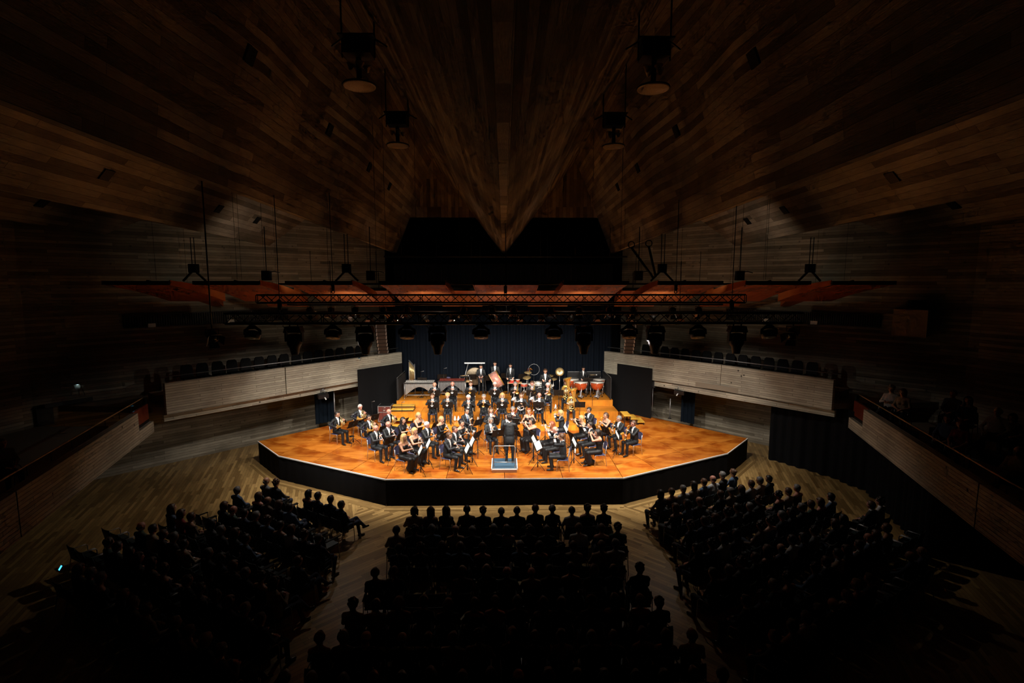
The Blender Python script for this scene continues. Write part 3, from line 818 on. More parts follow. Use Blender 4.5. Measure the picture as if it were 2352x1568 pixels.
def _hand(res, curl):
    """right hand: wrist at origin, fingers along -Y, palm towards -Z, thumb towards +X (player's left)"""
    P = [((-0.018, -0.02, 0), (-0.022, -0.075, 0), 0.020, 0.017, SKIN), ((0.016, -0.02, 0), (0.022, -0.075, 0), 0.021, 0.018, SKIN), ((0, 0.03, 0), (0, -0.02, 0), 0.025, 0.024, SKIN)]
    for x, ln in ((0.030, 0.068), (0.010, 0.078), (-0.010, 0.072), (-0.029, 0.056)):
        q = Vector((x, -0.085, 0)); a = 0.15 + curl * 0.55; prev = q; r_ = 0.0095
        for s, f in ((0.45, 1.0), (0.30, 1.0), (0.25, 0.8)):
            nx = prev + Vector((0, -math.cos(a), -math.sin(a))) * ln * s
            P.append((prev[:], nx[:], r_, r_ * 0.93, SKIN, 0.006)); prev = nx; r_ *= 0.93; a += curl * 0.75 * f
    t0 = Vector((0.030, -0.025, -0.005)); t1 = t0 + Vector((0.030, -0.030, -0.016 - 0.01 * curl)); t2 = t1 + Vector((0.002 - 0.012 * curl, -0.030, -0.012 * curl - 0.004))
    P += [(t0[:], t1[:], 0.014, 0.011, SKIN, 0.008), (t1[:], t2[:], 0.0105, 0.009, SKIN, 0.006)]
    return grow(P, res, 0.014)
HANDS = {'grip': _hand(0.0075, 1.0), 'open': _hand(0.0075, 0.35)}
HANDS_LOW = {'grip': _hand(0.0095, 0.9), 'open': _hand(0.0095, 0.35)}

def frame(y, z):
    """rotation whose local -Y is y and local -Z leans to z"""
    y = -Vector(y).normalized(); z = -Vector(z)
    z = (z - y * z.dot(y))
    if z.length < 1e-4: z = y.orthogonal()
    z.normalize(); x = y.cross(z)
    return Matrix((x, y, z)).transposed()
def rot_head(pitch=0.0, yaw=0.0, roll=0.0):
    return Matrix.Rotation(yaw, 3, 'Z') @ Matrix.Rotation(pitch, 3, 'X') @ Matrix.Rotation(roll, 3, 'Y')
def ik(S, Wp, l1, l2, hint):
    S, Wp = Vector(S), Vector(Wp); d = Wp - S; D = min(d.length, (l1 + l2) * 0.995); u = d.normalized()
    Wp = S + u * D
    x = (l1 * l1 - l2 * l2 + D * D) / (2 * D); h = math.sqrt(max(l1 * l1 - x * x, 0))
    n = Vector(hint) - u * Vector(hint).dot(u); n.normalize()
    return S + u * x + n * h, Wp

BODY_CACHE = {}
def body_mesh(key, sit=True, wear='suit', wl=(0.12, -0.35, 0.9), wr=(-0.12, -0.35, 0.9), hl=None, hr=None, hintl=(0.8, 0.3, -0.8), hintr=(-0.8, 0.3, -0.8),
              head=(0.0, 0.0), lean=0.0, wide=1.0, res=0.017, low=False, tie=False, knees=0.13, feet=None, tuck=0.0, cross=False):
    if key in BODY_CACHE: return BODY_CACHE[key]
    P = []
    h0 = 0.0 if sit else 0.44                                     # pelvis is higher when standing
    def T(x, y, z):                                               # torso lean about the hips
        zz = z - 0.55; a = lean
        return (x, y * math.cos(a) - zz * math.sin(a), 0.55 + zz * math.cos(a) + y * math.sin(a) + h0)
    w = wide
    fem = wear in ('dress', 'gown', 'blouse')
    sh = 0.165 if fem else 0.188
    top_arm = SKIN if wear in ('gown',) else TOP
    P += [(T(-0.07 * w, 0.045, 0.555), T(0.07 * w, 0.045, 0.555), (0.122 if sit or fem else 0.112) * w, (0.122 if sit or fem else 0.112) * w, TOP),
          (T(-0.06 * w, 0.035, 0.70), T(0.06 * w, 0.035, 0.70), (0.105 if fem else 0.125) * w, (0.105 if fem else 0.125) * w, TOP),
          (T(-0.065 * w, 0.03, 0.80), T(0.065 * w, 0.03, 0.80), (0.10 if fem else 0.120) * w, (0.10 if fem else 0.120) * w, TOP),
          (T(-0.075 * w, 0.02, 0.90), T(0.075 * w, 0.02, 0.90), 0.112 * w, 0.112 * w, TOP),
          (T(-0.06, 0.02, 1.0), T(0.06, 0.02, 1.0), 0.10, 0.10, TOP),
          (T(-0.03, 0.02, 1.085), T(-sh, 0.03, 1.045), 0.062, 0.062, TOP), (T(0.03, 0.02, 1.085), T(sh, 0.03, 1.045), 0.062, 0.062, TOP)]
    if fem:
        P += [(T(-0.065, -0.085, 0.92), T(-0.05, -0.06, 0.95), 0.055, 0.06, TOP), (T(0.065, -0.085, 0.92), T(0.05, -0.06, 0.95), 0.055, 0.06, TOP)]
    nk0, nk1 = Vector(T(0, 0.015, 1.09)), Vector(T(0, -0.015, 1.17))
    P.append((nk0[:], nk1[:], 0.06, 0.055, SKIN if fem else SHIRT))
    # arms
    wristpos = []
    for s, wp, hint in ((1, wl, hintl), (-1, wr, hintr)):
        S = Vector(T(s * sh, 0.03, 1.035)); E, Wp = ik(S, Vector(wp), 0.285, 0.265, hint)
        ua = (0.046, 0.040) if fem else (0.060, 0.050); fa = (0.040, 0.028) if fem else (0.049, 0.038)
        P.append((S[:], E[:], ua[0], ua[1], top_arm)); P.append((E[:], Wp[:], fa[0], fa[1], SKIN if wear in ('gown', 'blouse') else TOP, 0.02))
        if not fem:
            u = (Wp - E).normalized(); P.append(((Wp - u * 0.015)[:], (Wp + u * 0.012)[:], 0.0335, 0.033, SHIRT, 0.006))
        wristpos.append((E, Wp))
    # legs
    for s in (1, -1):
        if sit:
            kx = knees; fy = -0.46 + tuck
            if feet: fx, fy = feet[0] if s > 0 else feet[1]
            else: fx = knees + 0.01
            H, Kn, A = (s * 0.095, 0.02, 0.535), (s * kx, -0.43, 0.525), (s * fx, fy + 0.02, 0.10)
            if cross and s > 0: Kn, A, fx, fy = (-0.02, -0.46, 0.62), (-0.22, -0.62, 0.36), -0.24, -0.62
            toe = (s * (fx + 0.02), fy - 0.15, 0.035) if not (cross and s > 0) else (-0.30, -0.74, 0.34)
        else:
            H, Kn, A = (s * 0.095, 0.03, 0.95), (s * 0.115, 0.005, 0.52), (s * 0.12, 0.035, 0.10)
            toe = (s * 0.15, -0.13, 0.035)
        if wear in ('dress', 'gown') and sit:
            P += [(H, Kn, 0.095, 0.085, LEGS), (Kn, (Kn[0], Kn[1] + 0.06, 0.16), 0.085, 0.10, LEGS), ((A[0], A[1], 0.05), toe, 0.030, 0.024, SHOE, 0.01)]
        else:
            P += [(H, Kn, 0.088, 0.066, LEGS), (Kn, A, 0.064, 0.050, LEGS), ((A[0], A[1] + 0.03, A[2] - 0.045), toe, 0.043, 0.034, SHOE, 0.01)]
    if wear in ('dress', 'gown') and sit:
        P += [((0, -0.15, 0.53), (0, -0.36, 0.50), 0.10, 0.10, LEGS), ((0, -0.42, 0.46), (0, -0.36, 0.14), 0.11, 0.15, LEGS), ((0, -0.22, 0.12), (0, -0.48, 0.12), 0.10, 0.09, LEGS)]
    if not sit and not fem:                                       # jacket skirt
        P.append(((-0.07, 0.05, 0.92), (0.07, 0.05, 0.92), 0.120, 0.120, TOP)); P.append(((-0.075, 0.05, 0.84), (0.075, 0.05, 0.84), 0.120, 0.122, TOP))
    V, Q, L = grow(P, res, 0.04)
    # shirt front, neckline and tie painted on by place, in torso coordinates
    C = V[Q].mean(1); zz = C[:, 2] - h0 - 0.55; ca, sa = math.cos(lean), math.sin(lean)
    tz = 0.55 + zz * ca - C[:, 1] * sa; ty = C[:, 1] * ca + zz * sa
    near = (L == TOP) & (ty < -0.02)
    if not fem:
        V_ = (np.abs(C[:, 0]) < np.clip((tz - 0.74) * 0.16, 0, 0.058)) & near & (tz < 1.16)
        L = np.where(V_, SHIRT, L)
        if tie: L = np.where(V_ & (np.abs(C[:, 0]) < 0.022) & (tz < 1.08), TIE, L)
    elif wear in ('gown', 'dress'):
        L = np.where((L == TOP) & (tz > (0.985 if wear == 'gown' else 1.05)) & ((ty < 0.1) | (tz > 1.06)), SKIN, L)
    parts = [(V, Q, L)]
    HT = HEAD_LOW if low else HEAD
    hc = nk1 + Vector((0, -0.022 - 0.05 * lean, 0.105)); hr_ = rot_head(*head)
    hv = HT[0] @ np.array(hr_.transposed()) + np.array(hc); parts.append((hv, HT[1], HT[2]))
    for (E, Wp), hp, s in zip(wristpos, (hl, hr), (1, -1)):
        d = (Wp - E).normalized()
        kind, fy_, pz = hp if hp else ('open', d + Vector((0, -0.2, 0)), Vector((0, 0, -1)))
        hm = (HANDS_LOW if low else HANDS)[kind]
        hv = hm[0].copy(); hq = hm[1]
        if s > 0: hv[:, 0] *= -1; hq = hq[:, ::-1]
        hv = hv @ np.array(frame(fy_, pz).transposed()) + np.array(Wp + d * 0.012); parts.append((hv, hq, hm[2]))
    n = 0; VV, QQ, LL = [], [], []
    for v, q, l in parts:
        VV.append(v); QQ.append(q + n); LL.append(l); n += len(v)
    VV, QQ, LL = np.concatenate(VV), np.concatenate(QQ), np.concatenate(LL)
    me = bpy.data.meshes.new('person')
    me.vertices.add(len(VV)); me.vertices.foreach_set('co', VV.astype(np.float32).ravel())
    me.loops.add(len(QQ) * 4); me.loops.foreach_set('vertex_index', QQ.astype(np.int32).ravel())
    me.polygons.add(len(QQ)); me.polygons.foreach_set('loop_start', np.arange(len(QQ), dtype=np.int32) * 4)
    me.polygons.foreach_set('use_smooth', np.ones(len(QQ), bool))
    for q in ('skin_fair', 'suit', 'shirt', 'suit', 'shoe', 'eye_dark', 'lip', 'tie_blue'): me.materials.append(MATS[q])
    me.polygons.foreach_set('material_index', LL.astype(np.int32))
    me.update(calc_edges=True); me.validate()
    BODY_CACHE[key] = (me, hc, hr_)
    return BODY_CACHE[key]

mat('skin_fair', (0.44, 0.225, 0.145), 0.5, var=0.06)
mat('skin_tan', (0.32, 0.15, 0.085), 0.5, var=0.06)
mat('skin_pink', (0.46, 0.20, 0.145), 0.5, var=0.06)
mat('lip', (0.40, 0.14, 0.11), 0.5)
mat('eye_dark', (0.06, 0.035, 0.025), 0.4)
mat('suit', (0.0065, 0.0078, 0.0095), 0.62, var=0.25, scale=14, spec=0.35, bump=0.5)
mat('suit_grey', (0.0105, 0.0125, 0.015), 0.62, var=0.25, scale=14, spec=0.35, bump=0.5)
mat('dress_black', (0.0045, 0.0045, 0.0055), 0.55, var=0.25, scale=12, spec=0.35, bump=0.5)
mat('shirt', (0.80, 0.80, 0.80), 0.8, var=0.03)
mat('shoe', (0.010, 0.010, 0.011), 0.22, spec=0.6)
mat('tie_blue', (0.05, 0.10, 0.22), 0.6)
for n_, c_ in (('hair_dark', (0.014, 0.009, 0.007)), ('hair_brown', (0.07, 0.032, 0.016)), ('hair_blond', (0.42, 0.25, 0.10)), ('hair_grey', (0.15, 0.145, 0.14)),
               ('hair_white', (0.45, 0.44, 0.42)), ('hair_red', (0.20, 0.055, 0.02))):
    mat(n_, c_, 0.5, var=0.3, scale=70, spec=0.4)
for n_, c_ in (('aud_black', (0.012, 0.012, 0.014)), ('aud_navy', (0.015, 0.022, 0.045)), ('aud_grey', (0.09, 0.09, 0.095)), ('aud_white', (0.42, 0.42, 0.42)), ('aud_red', (0.20, 0.015, 0.018)),
               ('aud_blue', (0.06, 0.10, 0.17)), ('aud_tan', (0.30, 0.22, 0.15)), ('aud_brown', (0.07, 0.04, 0.025)), ('aud_green', (0.03, 0.055, 0.04)), ('aud_orange', (0.32, 0.09, 0.02))):
    mat(n_, c_, 0.85, var=0.2, scale=20)

# hair: shells grown around the head, one mesh for each style
def _hair(style, res=0.0115):
    P = []
    cap = [((0, 0.03, 0.045), (0, 0.03, 0.045), 0.103, 0.103, 0), ((0, -0.03, 0.085), (0, 0.0, 0.075), 0.062, 0.080, 0), ((-0.05, 0.01, 0.04), (-0.055, 0.04, 0.02), 0.055, 0.05, 0), ((0.05, 0.01, 0.04), (0.055, 0.04, 0.02), 0.055, 0.05, 0),
           ((0, 0.06, 0.03), (0, 0.07, -0.05), 0.075, 0.05, 0)]
    if style == 'short': P = cap
    elif style == 'curly':
        P = list(cap); rnd = random.Random(3)
        for i in range(26):
            a, b = rnd.uniform(0, 6.28), rnd.uniform(-0.2, 1.5)
            q = (0.105 * math.cos(a) * math.cos(b), 0.03 + 0.105 * math.sin(a) * math.cos(b), 0.05 + 0.105 * math.sin(b))
            if q[1] < -0.045 and q[2] < 0.09: continue
            P.append((q, q, 0.03, 0.03, 0, 0.01))
    elif style == 'bald':
        P = [((-0.085, 0.03, 0.0), (0, 0.098, 0.0), 0.026, 0.034, 0), ((0.085, 0.03, 0.0), (0, 0.098, 0.0), 0.026, 0.034, 0), ((0, 0.098, 0.0), (0, 0.09, -0.05), 0.03, 0.03, 0)]
    elif style == 'bob':
        P = cap + [((-0.088, 0.01, 0.03), (-0.092, 0.01, -0.10), 0.038, 0.030, 0), ((0.088, 0.01, 0.03), (0.092, 0.01, -0.10), 0.038, 0.030, 0), ((0, 0.08, 0.0), (0, 0.085, -0.11), 0.075, 0.060, 0), ((-0.05, -0.075, 0.085), (0.05, -0.075, 0.085), 0.026, 0.026, 0)]
    elif style == 'long':
        P = cap + [((-0.088, 0.01, 0.03), (-0.095, -0.02, -0.20), 0.038, 0.030, 0), ((0.088, 0.01, 0.03), (0.095, -0.02, -0.20), 0.038, 0.030, 0), ((0, 0.08, 0.0), (0, 0.095, -0.24), 0.075, 0.055, 0), ((-0.06, 0.07, -0.05), (-0.06, 0.08, -0.24), 0.05, 0.04, 0), ((0.06, 0.07, -0.05), (0.06, 0.08, -0.24), 0.05, 0.04, 0)]
    elif style == 'tied':
        P = cap + [((0, 0.115, 0.02), (0, 0.15, -0.03), 0.035, 0.035, 0), ((0, 0.15, -0.03), (0, 0.13, -0.20), 0.033, 0.016, 0)]
    elif style == 'bun':
        P = cap + [((0, 0.115, 0.07), (0, 0.13, 0.07), 0.045, 0.045, 0)]
    V, Q, L = grow(P, res, 0.03)
    # keep the face free: drop what lies in front of the face below the hairline
    C = V[Q].mean(1)
    keep = ~((C[:, 1] < -0.028) & (C[:, 2] < 0.062 + (0.01 if style == 'bob' else 0)) & (np.abs(C[:, 0]) < 0.075))
    Q = Q[keep]
    me = bpy.data.meshes.new('hair')
    me.from_pydata([tuple(q) for q in V], [], [tuple(int(i) for i in q) for q in Q])
    me.materials.append(MATS['hair_dark']); me.polygons.foreach_set('use_smooth', [True] * len(me.polygons)); me.update()
    return me
HAIR = {k: _hair(k) for k in ('short', 'curly', 'bald', 'bob', 'long', 'tied', 'bun')}
def _glasses():
    mb = MB()
    for s in (-1, 1):
        mb.ring((s * 0.033, -0.100, 0.008), 0.022, 0.0035, (0, 1, 0), 12, 4)
        mb.tube([(s * 0.056, -0.095, 0.012), (s * 0.09, -0.03, 0.014), (s * 0.092, 0.03, 0.01)], 0.003, 4)
    mb.tube([(-0.011, -0.102, 0.012), (0.011, -0.102, 0.012)], 0.003, 4)
    return mb.mesh('glasses', 'black_metal')
GLASSES = _glasses()
def put_person(body, loc, rz, label, hair=None, hair_col='hair_dark', skin='skin_fair', top=None, legs=None, shirt=None, glasses=False, group=None, scale=1.0):
    me, hc, hr_ = body
    o = obj('person', me, label=label, cat='person', group=group, loc=loc, rz=rz)
    if scale != 1.0: o.scale = (scale,) * 3
    def setm(i, n):
        if n: o.material_slots[i].link = 'OBJECT'; o.material_slots[i].material = MATS[n]
    if skin != 'skin_fair': setm(SKIN, skin)
    setm(TOP, top); setm(LEGS, legs); setm(SHIRT, shirt)
    M = Matrix.Translation(hc) @ hr_.to_4x4()
    if hair:
        h = obj('hair', HAIR[hair], o); h.matrix_local = M
        h.material_slots[0].link = 'OBJECT'; h.material_slots[0].material = MATS[hair_col]
    if glasses:
        g = obj('glasses', GLASSES, o); g.matrix_local = M
    return o
# ------------------------------------------------------------------ orchestra: instruments (built in the player's own space: facing -Y, origin on the floor under the seat)
def FR(M, d, up=(0, 0, 1)):
    M, d = Vector(M), Vector(d).normalized(); s = d.cross(Vector(up)).normalized(); u = s.cross(d)
    return lambda f, a=0.0, b=0.0: M + d * f + s * a + u * b
MOUTH = (0, -0.150, 1.222)
def ins_clarinet(t, E=(0, -0.50, 0.76), body='ebony', bell=True, keys='silver', r=0.0155):
    M = Vector(MOUTH); E = Vector(E); d = (E - M).normalized(); L = (E - M).length; p = FR(M, d)
    MB().tube([p(-0.01), p(0.06)], [0.007, 0.012], 8).build('mouthpiece', body, t)
    MB().tube([p(0.06), p(0.10), p(L - 0.06), p(L)], [0.013, r, r * 1.1, 0.019 if not bell else 0.036], 10).build('body', body, t)
    if bell: MB().lathe([(0.017, 0), (0.022, 0.05), (0.040, 0.09), (0.043, 0.093), (0.036, 0.088)], p(L - 0.07), d, 12).build('bell', body, t)
    k = MB()
    for i in range(13):
        f = 0.13 + (L - 0.22) * i / 12
        k.ring(p(f), r * 1.15, 0.0045, d, 8, 4)
        if i % 2: k.tube([p(f, 0, 0.02), p(f + 0.02, 0.004, 0.022)], 0.009, 6)
    k.tube([p(0.14, 0.016, 0.012), p(L - 0.12, 0.017, 0.012)], 0.004, 4); k.tube([p(0.14, -0.016, 0.012), p(L - 0.12, -0.017, 0.012)], 0.004, 4)
    k.build('keys', keys, t)
def ins_oboe(t): ins_clarinet(t, (0, -0.47, 0.80), bell=False, r=0.013)
def ins_bassclarinet(t):
    ins_clarinet(t, (-0.02, -0.44, 0.42), r=0.021)
    MB().tube([(-0.02, -0.44, 0.42), (-0.02, -0.47, 0.34), (-0.02, -0.53, 0.34), (-0.02, -0.57, 0.44), (-0.02, -0.60, 0.52)], [0.022, 0.03, 0.035, 0.045, 0.075], 12).build('bow', 'silver', t)
def ins_flute(t, piccolo=False):
    L = 0.34 if piccolo else 0.66
    p = FR((0.06, -0.152, 1.212), (-0.985, -0.13, -0.11))
    MB().tube([p(0), p(L)], 0.0105, 10).build('body', 'ebony' if piccolo else 'silver', t)
    MB().tube([p(0.045, 0, 0.004), p(0.08, 0, 0.004)], 0.0125, 8).build('lip_plate', 'silver', t)
    k = MB()
    for i in range(12):
        f = L * 0.3 + L * 0.62 * i / 11
        k.tube([p(f, 0, 0.010), p(f, 0, 0.018)], 0.009, 8)
    k.tube([p(L * 0.3, 0.012, 0.008), p(L * 0.93, 0.012, 0.008)], 0.0035, 4)
    k.build('keys', 'silver', t)
def ins_piccolo(t): ins_flute(t, True)
def ins_trumpet(t, m='silver'):
    p = FR(MOUTH, (0, -0.885, -0.465))
    MB().lathe([(0.012, -0.012), (0.014, 0), (0.006, 0.03), (0.006, 0.07)], p(0.015), (0, -0.885, -0.465), 10).build('mouthpiece', 'silver', t)
    MB().tube([p(0.06), p(0.34), p(0.385, 0, -0.02), p(0.40, 0, -0.055), p(0.385, 0, -0.09), p(0.34, 0, -0.105), p(0.20, 0, -0.105)], 0.0075, 8).build('lead_pipe', m, t)
    MB().tube([p(0.24, 0.015, -0.10), p(0.15, 0.015, -0.105), p(0.105, 0.015, -0.09), p(0.09, 0.015, -0.055), p(0.105, 0.015, -0.02), p(0.15, 0.015, 0.0), p(0.36, 0.01, 0.0), p(0.44, 0.01, 0), p(0.50, 0.01, 0), p(0.535, 0.01, 0)],
              [0.0075] * 6 + [0.010, 0.018, 0.036, 0.064], 14, cap=False).build('bell', m, t)
    for f in (0.215, 0.25, 0.285):
        v = MB(); v.tube([p(f, 0, -0.14), p(f, 0, 0.045)], 0.0145, 10); v.tube([p(f, 0, 0.045), p(f, 0, 0.075)], 0.005, 6); v.lathe([(0.011, 0), (0.011, 0.006)], p(f, 0, 0.075), (0, 0, 1), 10)
        v.build('valve', m, t)
def ins_flugel(t): ins_trumpet(t, 'gold')
def ins_horn(t, m='brass_pale'):
    C = Vector((0.03, -0.29, 0.985)); n = Vector((0.42, -0.86, 0.28)).normalized()
    x = n.cross(Vector((0, 0, 1))).normalized(); y = x.cross(n)
    co = MB()
    for r_, ox, oy, dz, rad in ((0.165, 0, 0, 0.0, 0.013), (0.150, 0.012, -0.01, 0.03, 0.010), (0.095, 0.05, 0.035, -0.02, 0.010), (0.075, -0.06, 0.03, 0.025, 0.009), (0.07, 0.0, -0.075, 0.0, 0.010), (0.05, 0.07, -0.05, 0.03, 0.009)):
        co.tube([C + n * dz + x * (ox + math.cos(a) * r_) + y * (oy + math.sin(a) * r_) for a in [2 * math.pi * i / 22 for i in range(22)]], rad, 7, closed=True)
    for k in range(5): co.tube([C + x * (-0.1 + 0.05 * k) + y * (0.10 - 0.02 * k), C + x * (-0.08 + 0.05 * k) - y * (0.11 - 0.015 * k) + n * 0.02], 0.010, 6)
    co.build('coil', m, t)
    MB().tube([Vector(MOUTH) + Vector((0, 0, 0)), Vector((0.01, -0.20, 1.17)), C + y * 0.165], [0.009, 0.006, 0.009], 8).build('lead_pipe', m, t)
    v = MB()
    for i in (-1, 0, 1, 2): v.tube([C + x * 0.04 * i + n * 0.035, C + x * 0.04 * i + n * -0.03], 0.019, 10)
    v.build('valves', 'silver', t)
    b0 = C - y * 0.15 + x * 0.06
    pts = [b0, Vector((-0.02, -0.33, 0.815)), Vector((-0.10, -0.31, 0.80)), Vector((-0.17, -0.27, 0.80)), Vector((-0.215, -0.235, 0.802)), Vector((-0.235, -0.215, 0.803))]
    MB().tube(pts, [0.014, 0.022, 0.036, 0.060, 0.100, 0.140], 18, cap=False).build('bell', 'gold', t)
def ins_sax(t, big=False):
    k = 1.25 if big else 1.0
    MB().tube([MOUTH, (0, -0.205, 1.222)], [0.008, 0.013], 8).build('mouthpiece', 'ebony', t)
    MB().tube([(0, -0.20, 1.222), (-0.005, -0.27, 1.222), (-0.01, -0.315, 1.20), (-0.015, -0.33, 1.15)], 0.012, 8).build('neck', 'gold', t)
    z0 = 1.15 - 0.50 * k
    MB().tube([(-0.015, -0.33, 1.15), (-0.04, -0.335, 0.95), (-0.06, -0.345, z0 + 0.06), (-0.065, -0.365, z0), (-0.07, -0.41, z0 - 0.035), (-0.075, -0.455, z0), (-0.078, -0.475, z0 + 0.08), (-0.08, -0.49, z0 + 0.18), (-0.082, -0.51, z0 + 0.24), (-0.083, -0.525, z0 + 0.265)],
              [0.014, 0.022, 0.032, 0.036, 0.040, 0.044, 0.048, 0.054, 0.066, 0.084], 14, cap=False).build('body', 'gold', t)
    kb = MB()
    for i in range(11):
        f = i / 10; q = Vector((-0.02, -0.352, 1.10)).lerp(Vector((-0.062, -0.378, z0 + 0.08)), f)
        kb.lathe([(0.013 + 0.006 * f, 0), (0.013 + 0.006 * f, 0.008)], q, (0, -1, 0), 8)
    kb.tube([(0.01, -0.345, 1.12), (-0.02, -0.37, z0 + 0.05)], 0.004, 4); kb.tube([(-0.05, -0.345, 1.1), (-0.10, -0.37, z0 + 0.1)], 0.004, 4)
    kb.build('keys', 'brass_pale', t)
def ins_tenor(t): ins_sax(t, True)
def _oval(mb, C, x, y, a, b, rad, n=24, dz=Vector((0, 0, 0))):
    mb.tube([C + dz + x * math.copysign(abs(math.cos(q)) ** 0.75, math.cos(q)) * a + y * math.copysign(abs(math.sin(q)) ** 0.75, math.sin(q)) * b for q in [2 * math.pi * i / n for i in range(n)]], rad, 8, closed=True)
def ins_euphonium(t, m='silver'):
    C = Vector((-0.03, -0.30, 0.86)); x = Vector((0.94, 0, 0.34)).normalized(); n = Vector((0, -1, 0)); y = Vector((-0.34, 0, 0.94)).normalized()
    co = MB(); _oval(co, C, x, y, 0.15, 0.23, 0.026); _oval(co, C + x * 0.03 - y * 0.03, x, y, 0.10, 0.17, 0.015, dz=n * 0.035); _oval(co, C - x * 0.04 + y * 0.05, x, y, 0.06, 0.13, 0.013, dz=n * 0.05)
    co.build('coil', m, t)
    v = MB()
    for i in range(3): v.tube([C + x * (0.045 * i - 0.02) - y * 0.08 + n * 0.06, C + x * (0.045 * i - 0.02) + y * 0.10 + n * 0.06], 0.019, 10)
    v.build('valves', m, t)
    q0 = C - x * 0.15 - y * 0.05
    MB().tube([q0, q0 + y * 0.16, q0 + y * 0.30 - x * 0.01, q0 + y * 0.40 - x * 0.02 + n * 0.01, q0 + y * 0.45 - x * 0.03 + n * 0.015, q0 + y * 0.475 - x * 0.035 + n * 0.02], [0.028, 0.040, 0.058, 0.085, 0.115, 0.145], 18, cap=False).build('bell', m, t)
    MB().tube([MOUTH, (-0.02, -0.22, 1.18), C + y * 0.2 + x * 0.05], [0.011, 0.007, 0.010], 8).build('lead_pipe', m, t)
def ins_tuba(t):
    C = Vector((0.03, -0.34, 0.90)); x = Vector((1, 0, 0.06)).normalized(); y = Vector((-0.06, 0, 1)).normalized(); n = Vector((0, -1, 0))
    co = MB(); _oval(co, C - y * 0.04, x, y, 0.20, 0.34, 0.048, 28); _oval(co, C, x, y, 0.14, 0.27, 0.027, 26, n * 0.05); _oval(co, C + y * 0.02, x, y, 0.085, 0.20, 0.02, 24, n * -0.04)
    co.build('coil', 'gold', t)
    v = MB()
    for i in range(4): v.tube([C + x * (0.06 * i - 0.11) - y * 0.08 + n * 0.10, C + x * (0.06 * i - 0.11) + y * 0.13 + n * 0.10], 0.024, 10)
    v.tube([C - x * 0.12 + n * 0.1 - y * 0.08, C - x * 0.12 + n * 0.11 - y * 0.24, C - x * 0.04 + n * 0.11 - y * 0.24, C - x * 0.04 + n * 0.1 - y * 0.08], 0.014, 8)
    v.build('valves', 'brass_pale', t)
    q0 = C + x * 0.11 + y * 0.05
    MB().tube([q0 - y * 0.2, q0 + y * 0.12, q0 + y * 0.32, q0 + y * 0.47, q0 + y * 0.56 - x * 0.01, q0 + y * 0.61 - x * 0.015, q0 + y * 0.63 - x * 0.02], [0.055, 0.072, 0.092, 0.12, 0.155, 0.20, 0.225], 22, cap=False).build('bell', 'gold', t)
    MB().tube([MOUTH, (-0.03, -0.24, 1.18), C + y * 0.25 - x * 0.08], [0.012, 0.008, 0.012], 8).build('lead_pipe', 'gold', t)
def ins_trombone(t):
    p = FR(MOUTH, (-0.10, -0.80, -0.60))
    MB().lathe([(0.014, -0.012), (0.016, 0), (0.007, 0.035)], p(0.015), (-0.10, -0.80, -0.60), 10).build('mouthpiece', 'silver', t)
    sl = MB(); sl.tube([p(0.05), p(0.72), p(0.755, 0, -0.02), p(0.765, 0, -0.05), p(0.755, 0, -0.08), p(0.72, 0, -0.10), p(0.06, 0, -0.10)], 0.0085, 8); sl.tube([p(0.16), p(0.16, 0, -0.10)], 0.008, 6); sl.tube([p(0.42), p(0.42, 0, -0.10)], 0.007, 6)
    sl.build('slide', 'silver', t)
    MB().tube([p(0.06, 0, -0.10), p(-0.02, 0, -0.10), p(-0.14, -0.05, -0.08), p(-0.19, -0.09, -0.02), p(-0.17, -0.13, 0.03), p(-0.1, -0.14, 0.04), p(0.18, -0.14, 0.04), p(0.34, -0.14, 0.04), p(0.42, -0.14, 0.04), p(0.465, -0.14, 0.04)],
              [0.009, 0.009, 0.010, 0.011, 0.012, 0.013, 0.022, 0.042, 0.068, 0.105], 16, cap=False).build('bell', 'gold', t)
def ins_bassoon(t):
    a, b = Vector((-0.24, -0.02, 0.52)), Vector((0.24, -0.34, 1.40)); d = (b - a)
    MB().tube([a, a + d * 0.08, a + d * 0.5, b], [0.022, 0.03, 0.027, 0.02], 10).build('body', 'bassoon_red', t)
    MB().tube([a + d * 0.05 + Vector((0.03, 0.02, 0)), a + d * 0.62 + Vector((0.03, 0.02, 0))], 0.018, 8).build('wing_joint', 'bassoon_red', t)
    MB().lathe([(0.021, 0), (0.03, 0.015), (0.03, 0.03), (0.02, 0.03)], b, d.normalized(), 12).build('bell_ring', 'white_plastic', t)
    MB().tube([a + d * 0.62 + Vector((0.03, 0.02, 0)), (0.06, -0.26, 1.20), (0.02, -0.22, 1.225), MOUTH], 0.005, 6).build('bocal', 'silver', t)
    k = MB()
    for i in range(10):
        q = a + d * (0.12 + 0.06 * i); k.ring(q, 0.031, 0.004, d, 8, 4); k.tube([q + Vector((0, -0.03, 0.01)), q + Vector((0.0, -0.042, 0.012))], 0.010, 6)
    k.build('keys', 'silver', t)
UPZ, DN = Vector((0, 0, 1)), Vector((0, 0, -1))
def g(f, p): return ('grip', Vector(f), Vector(p))
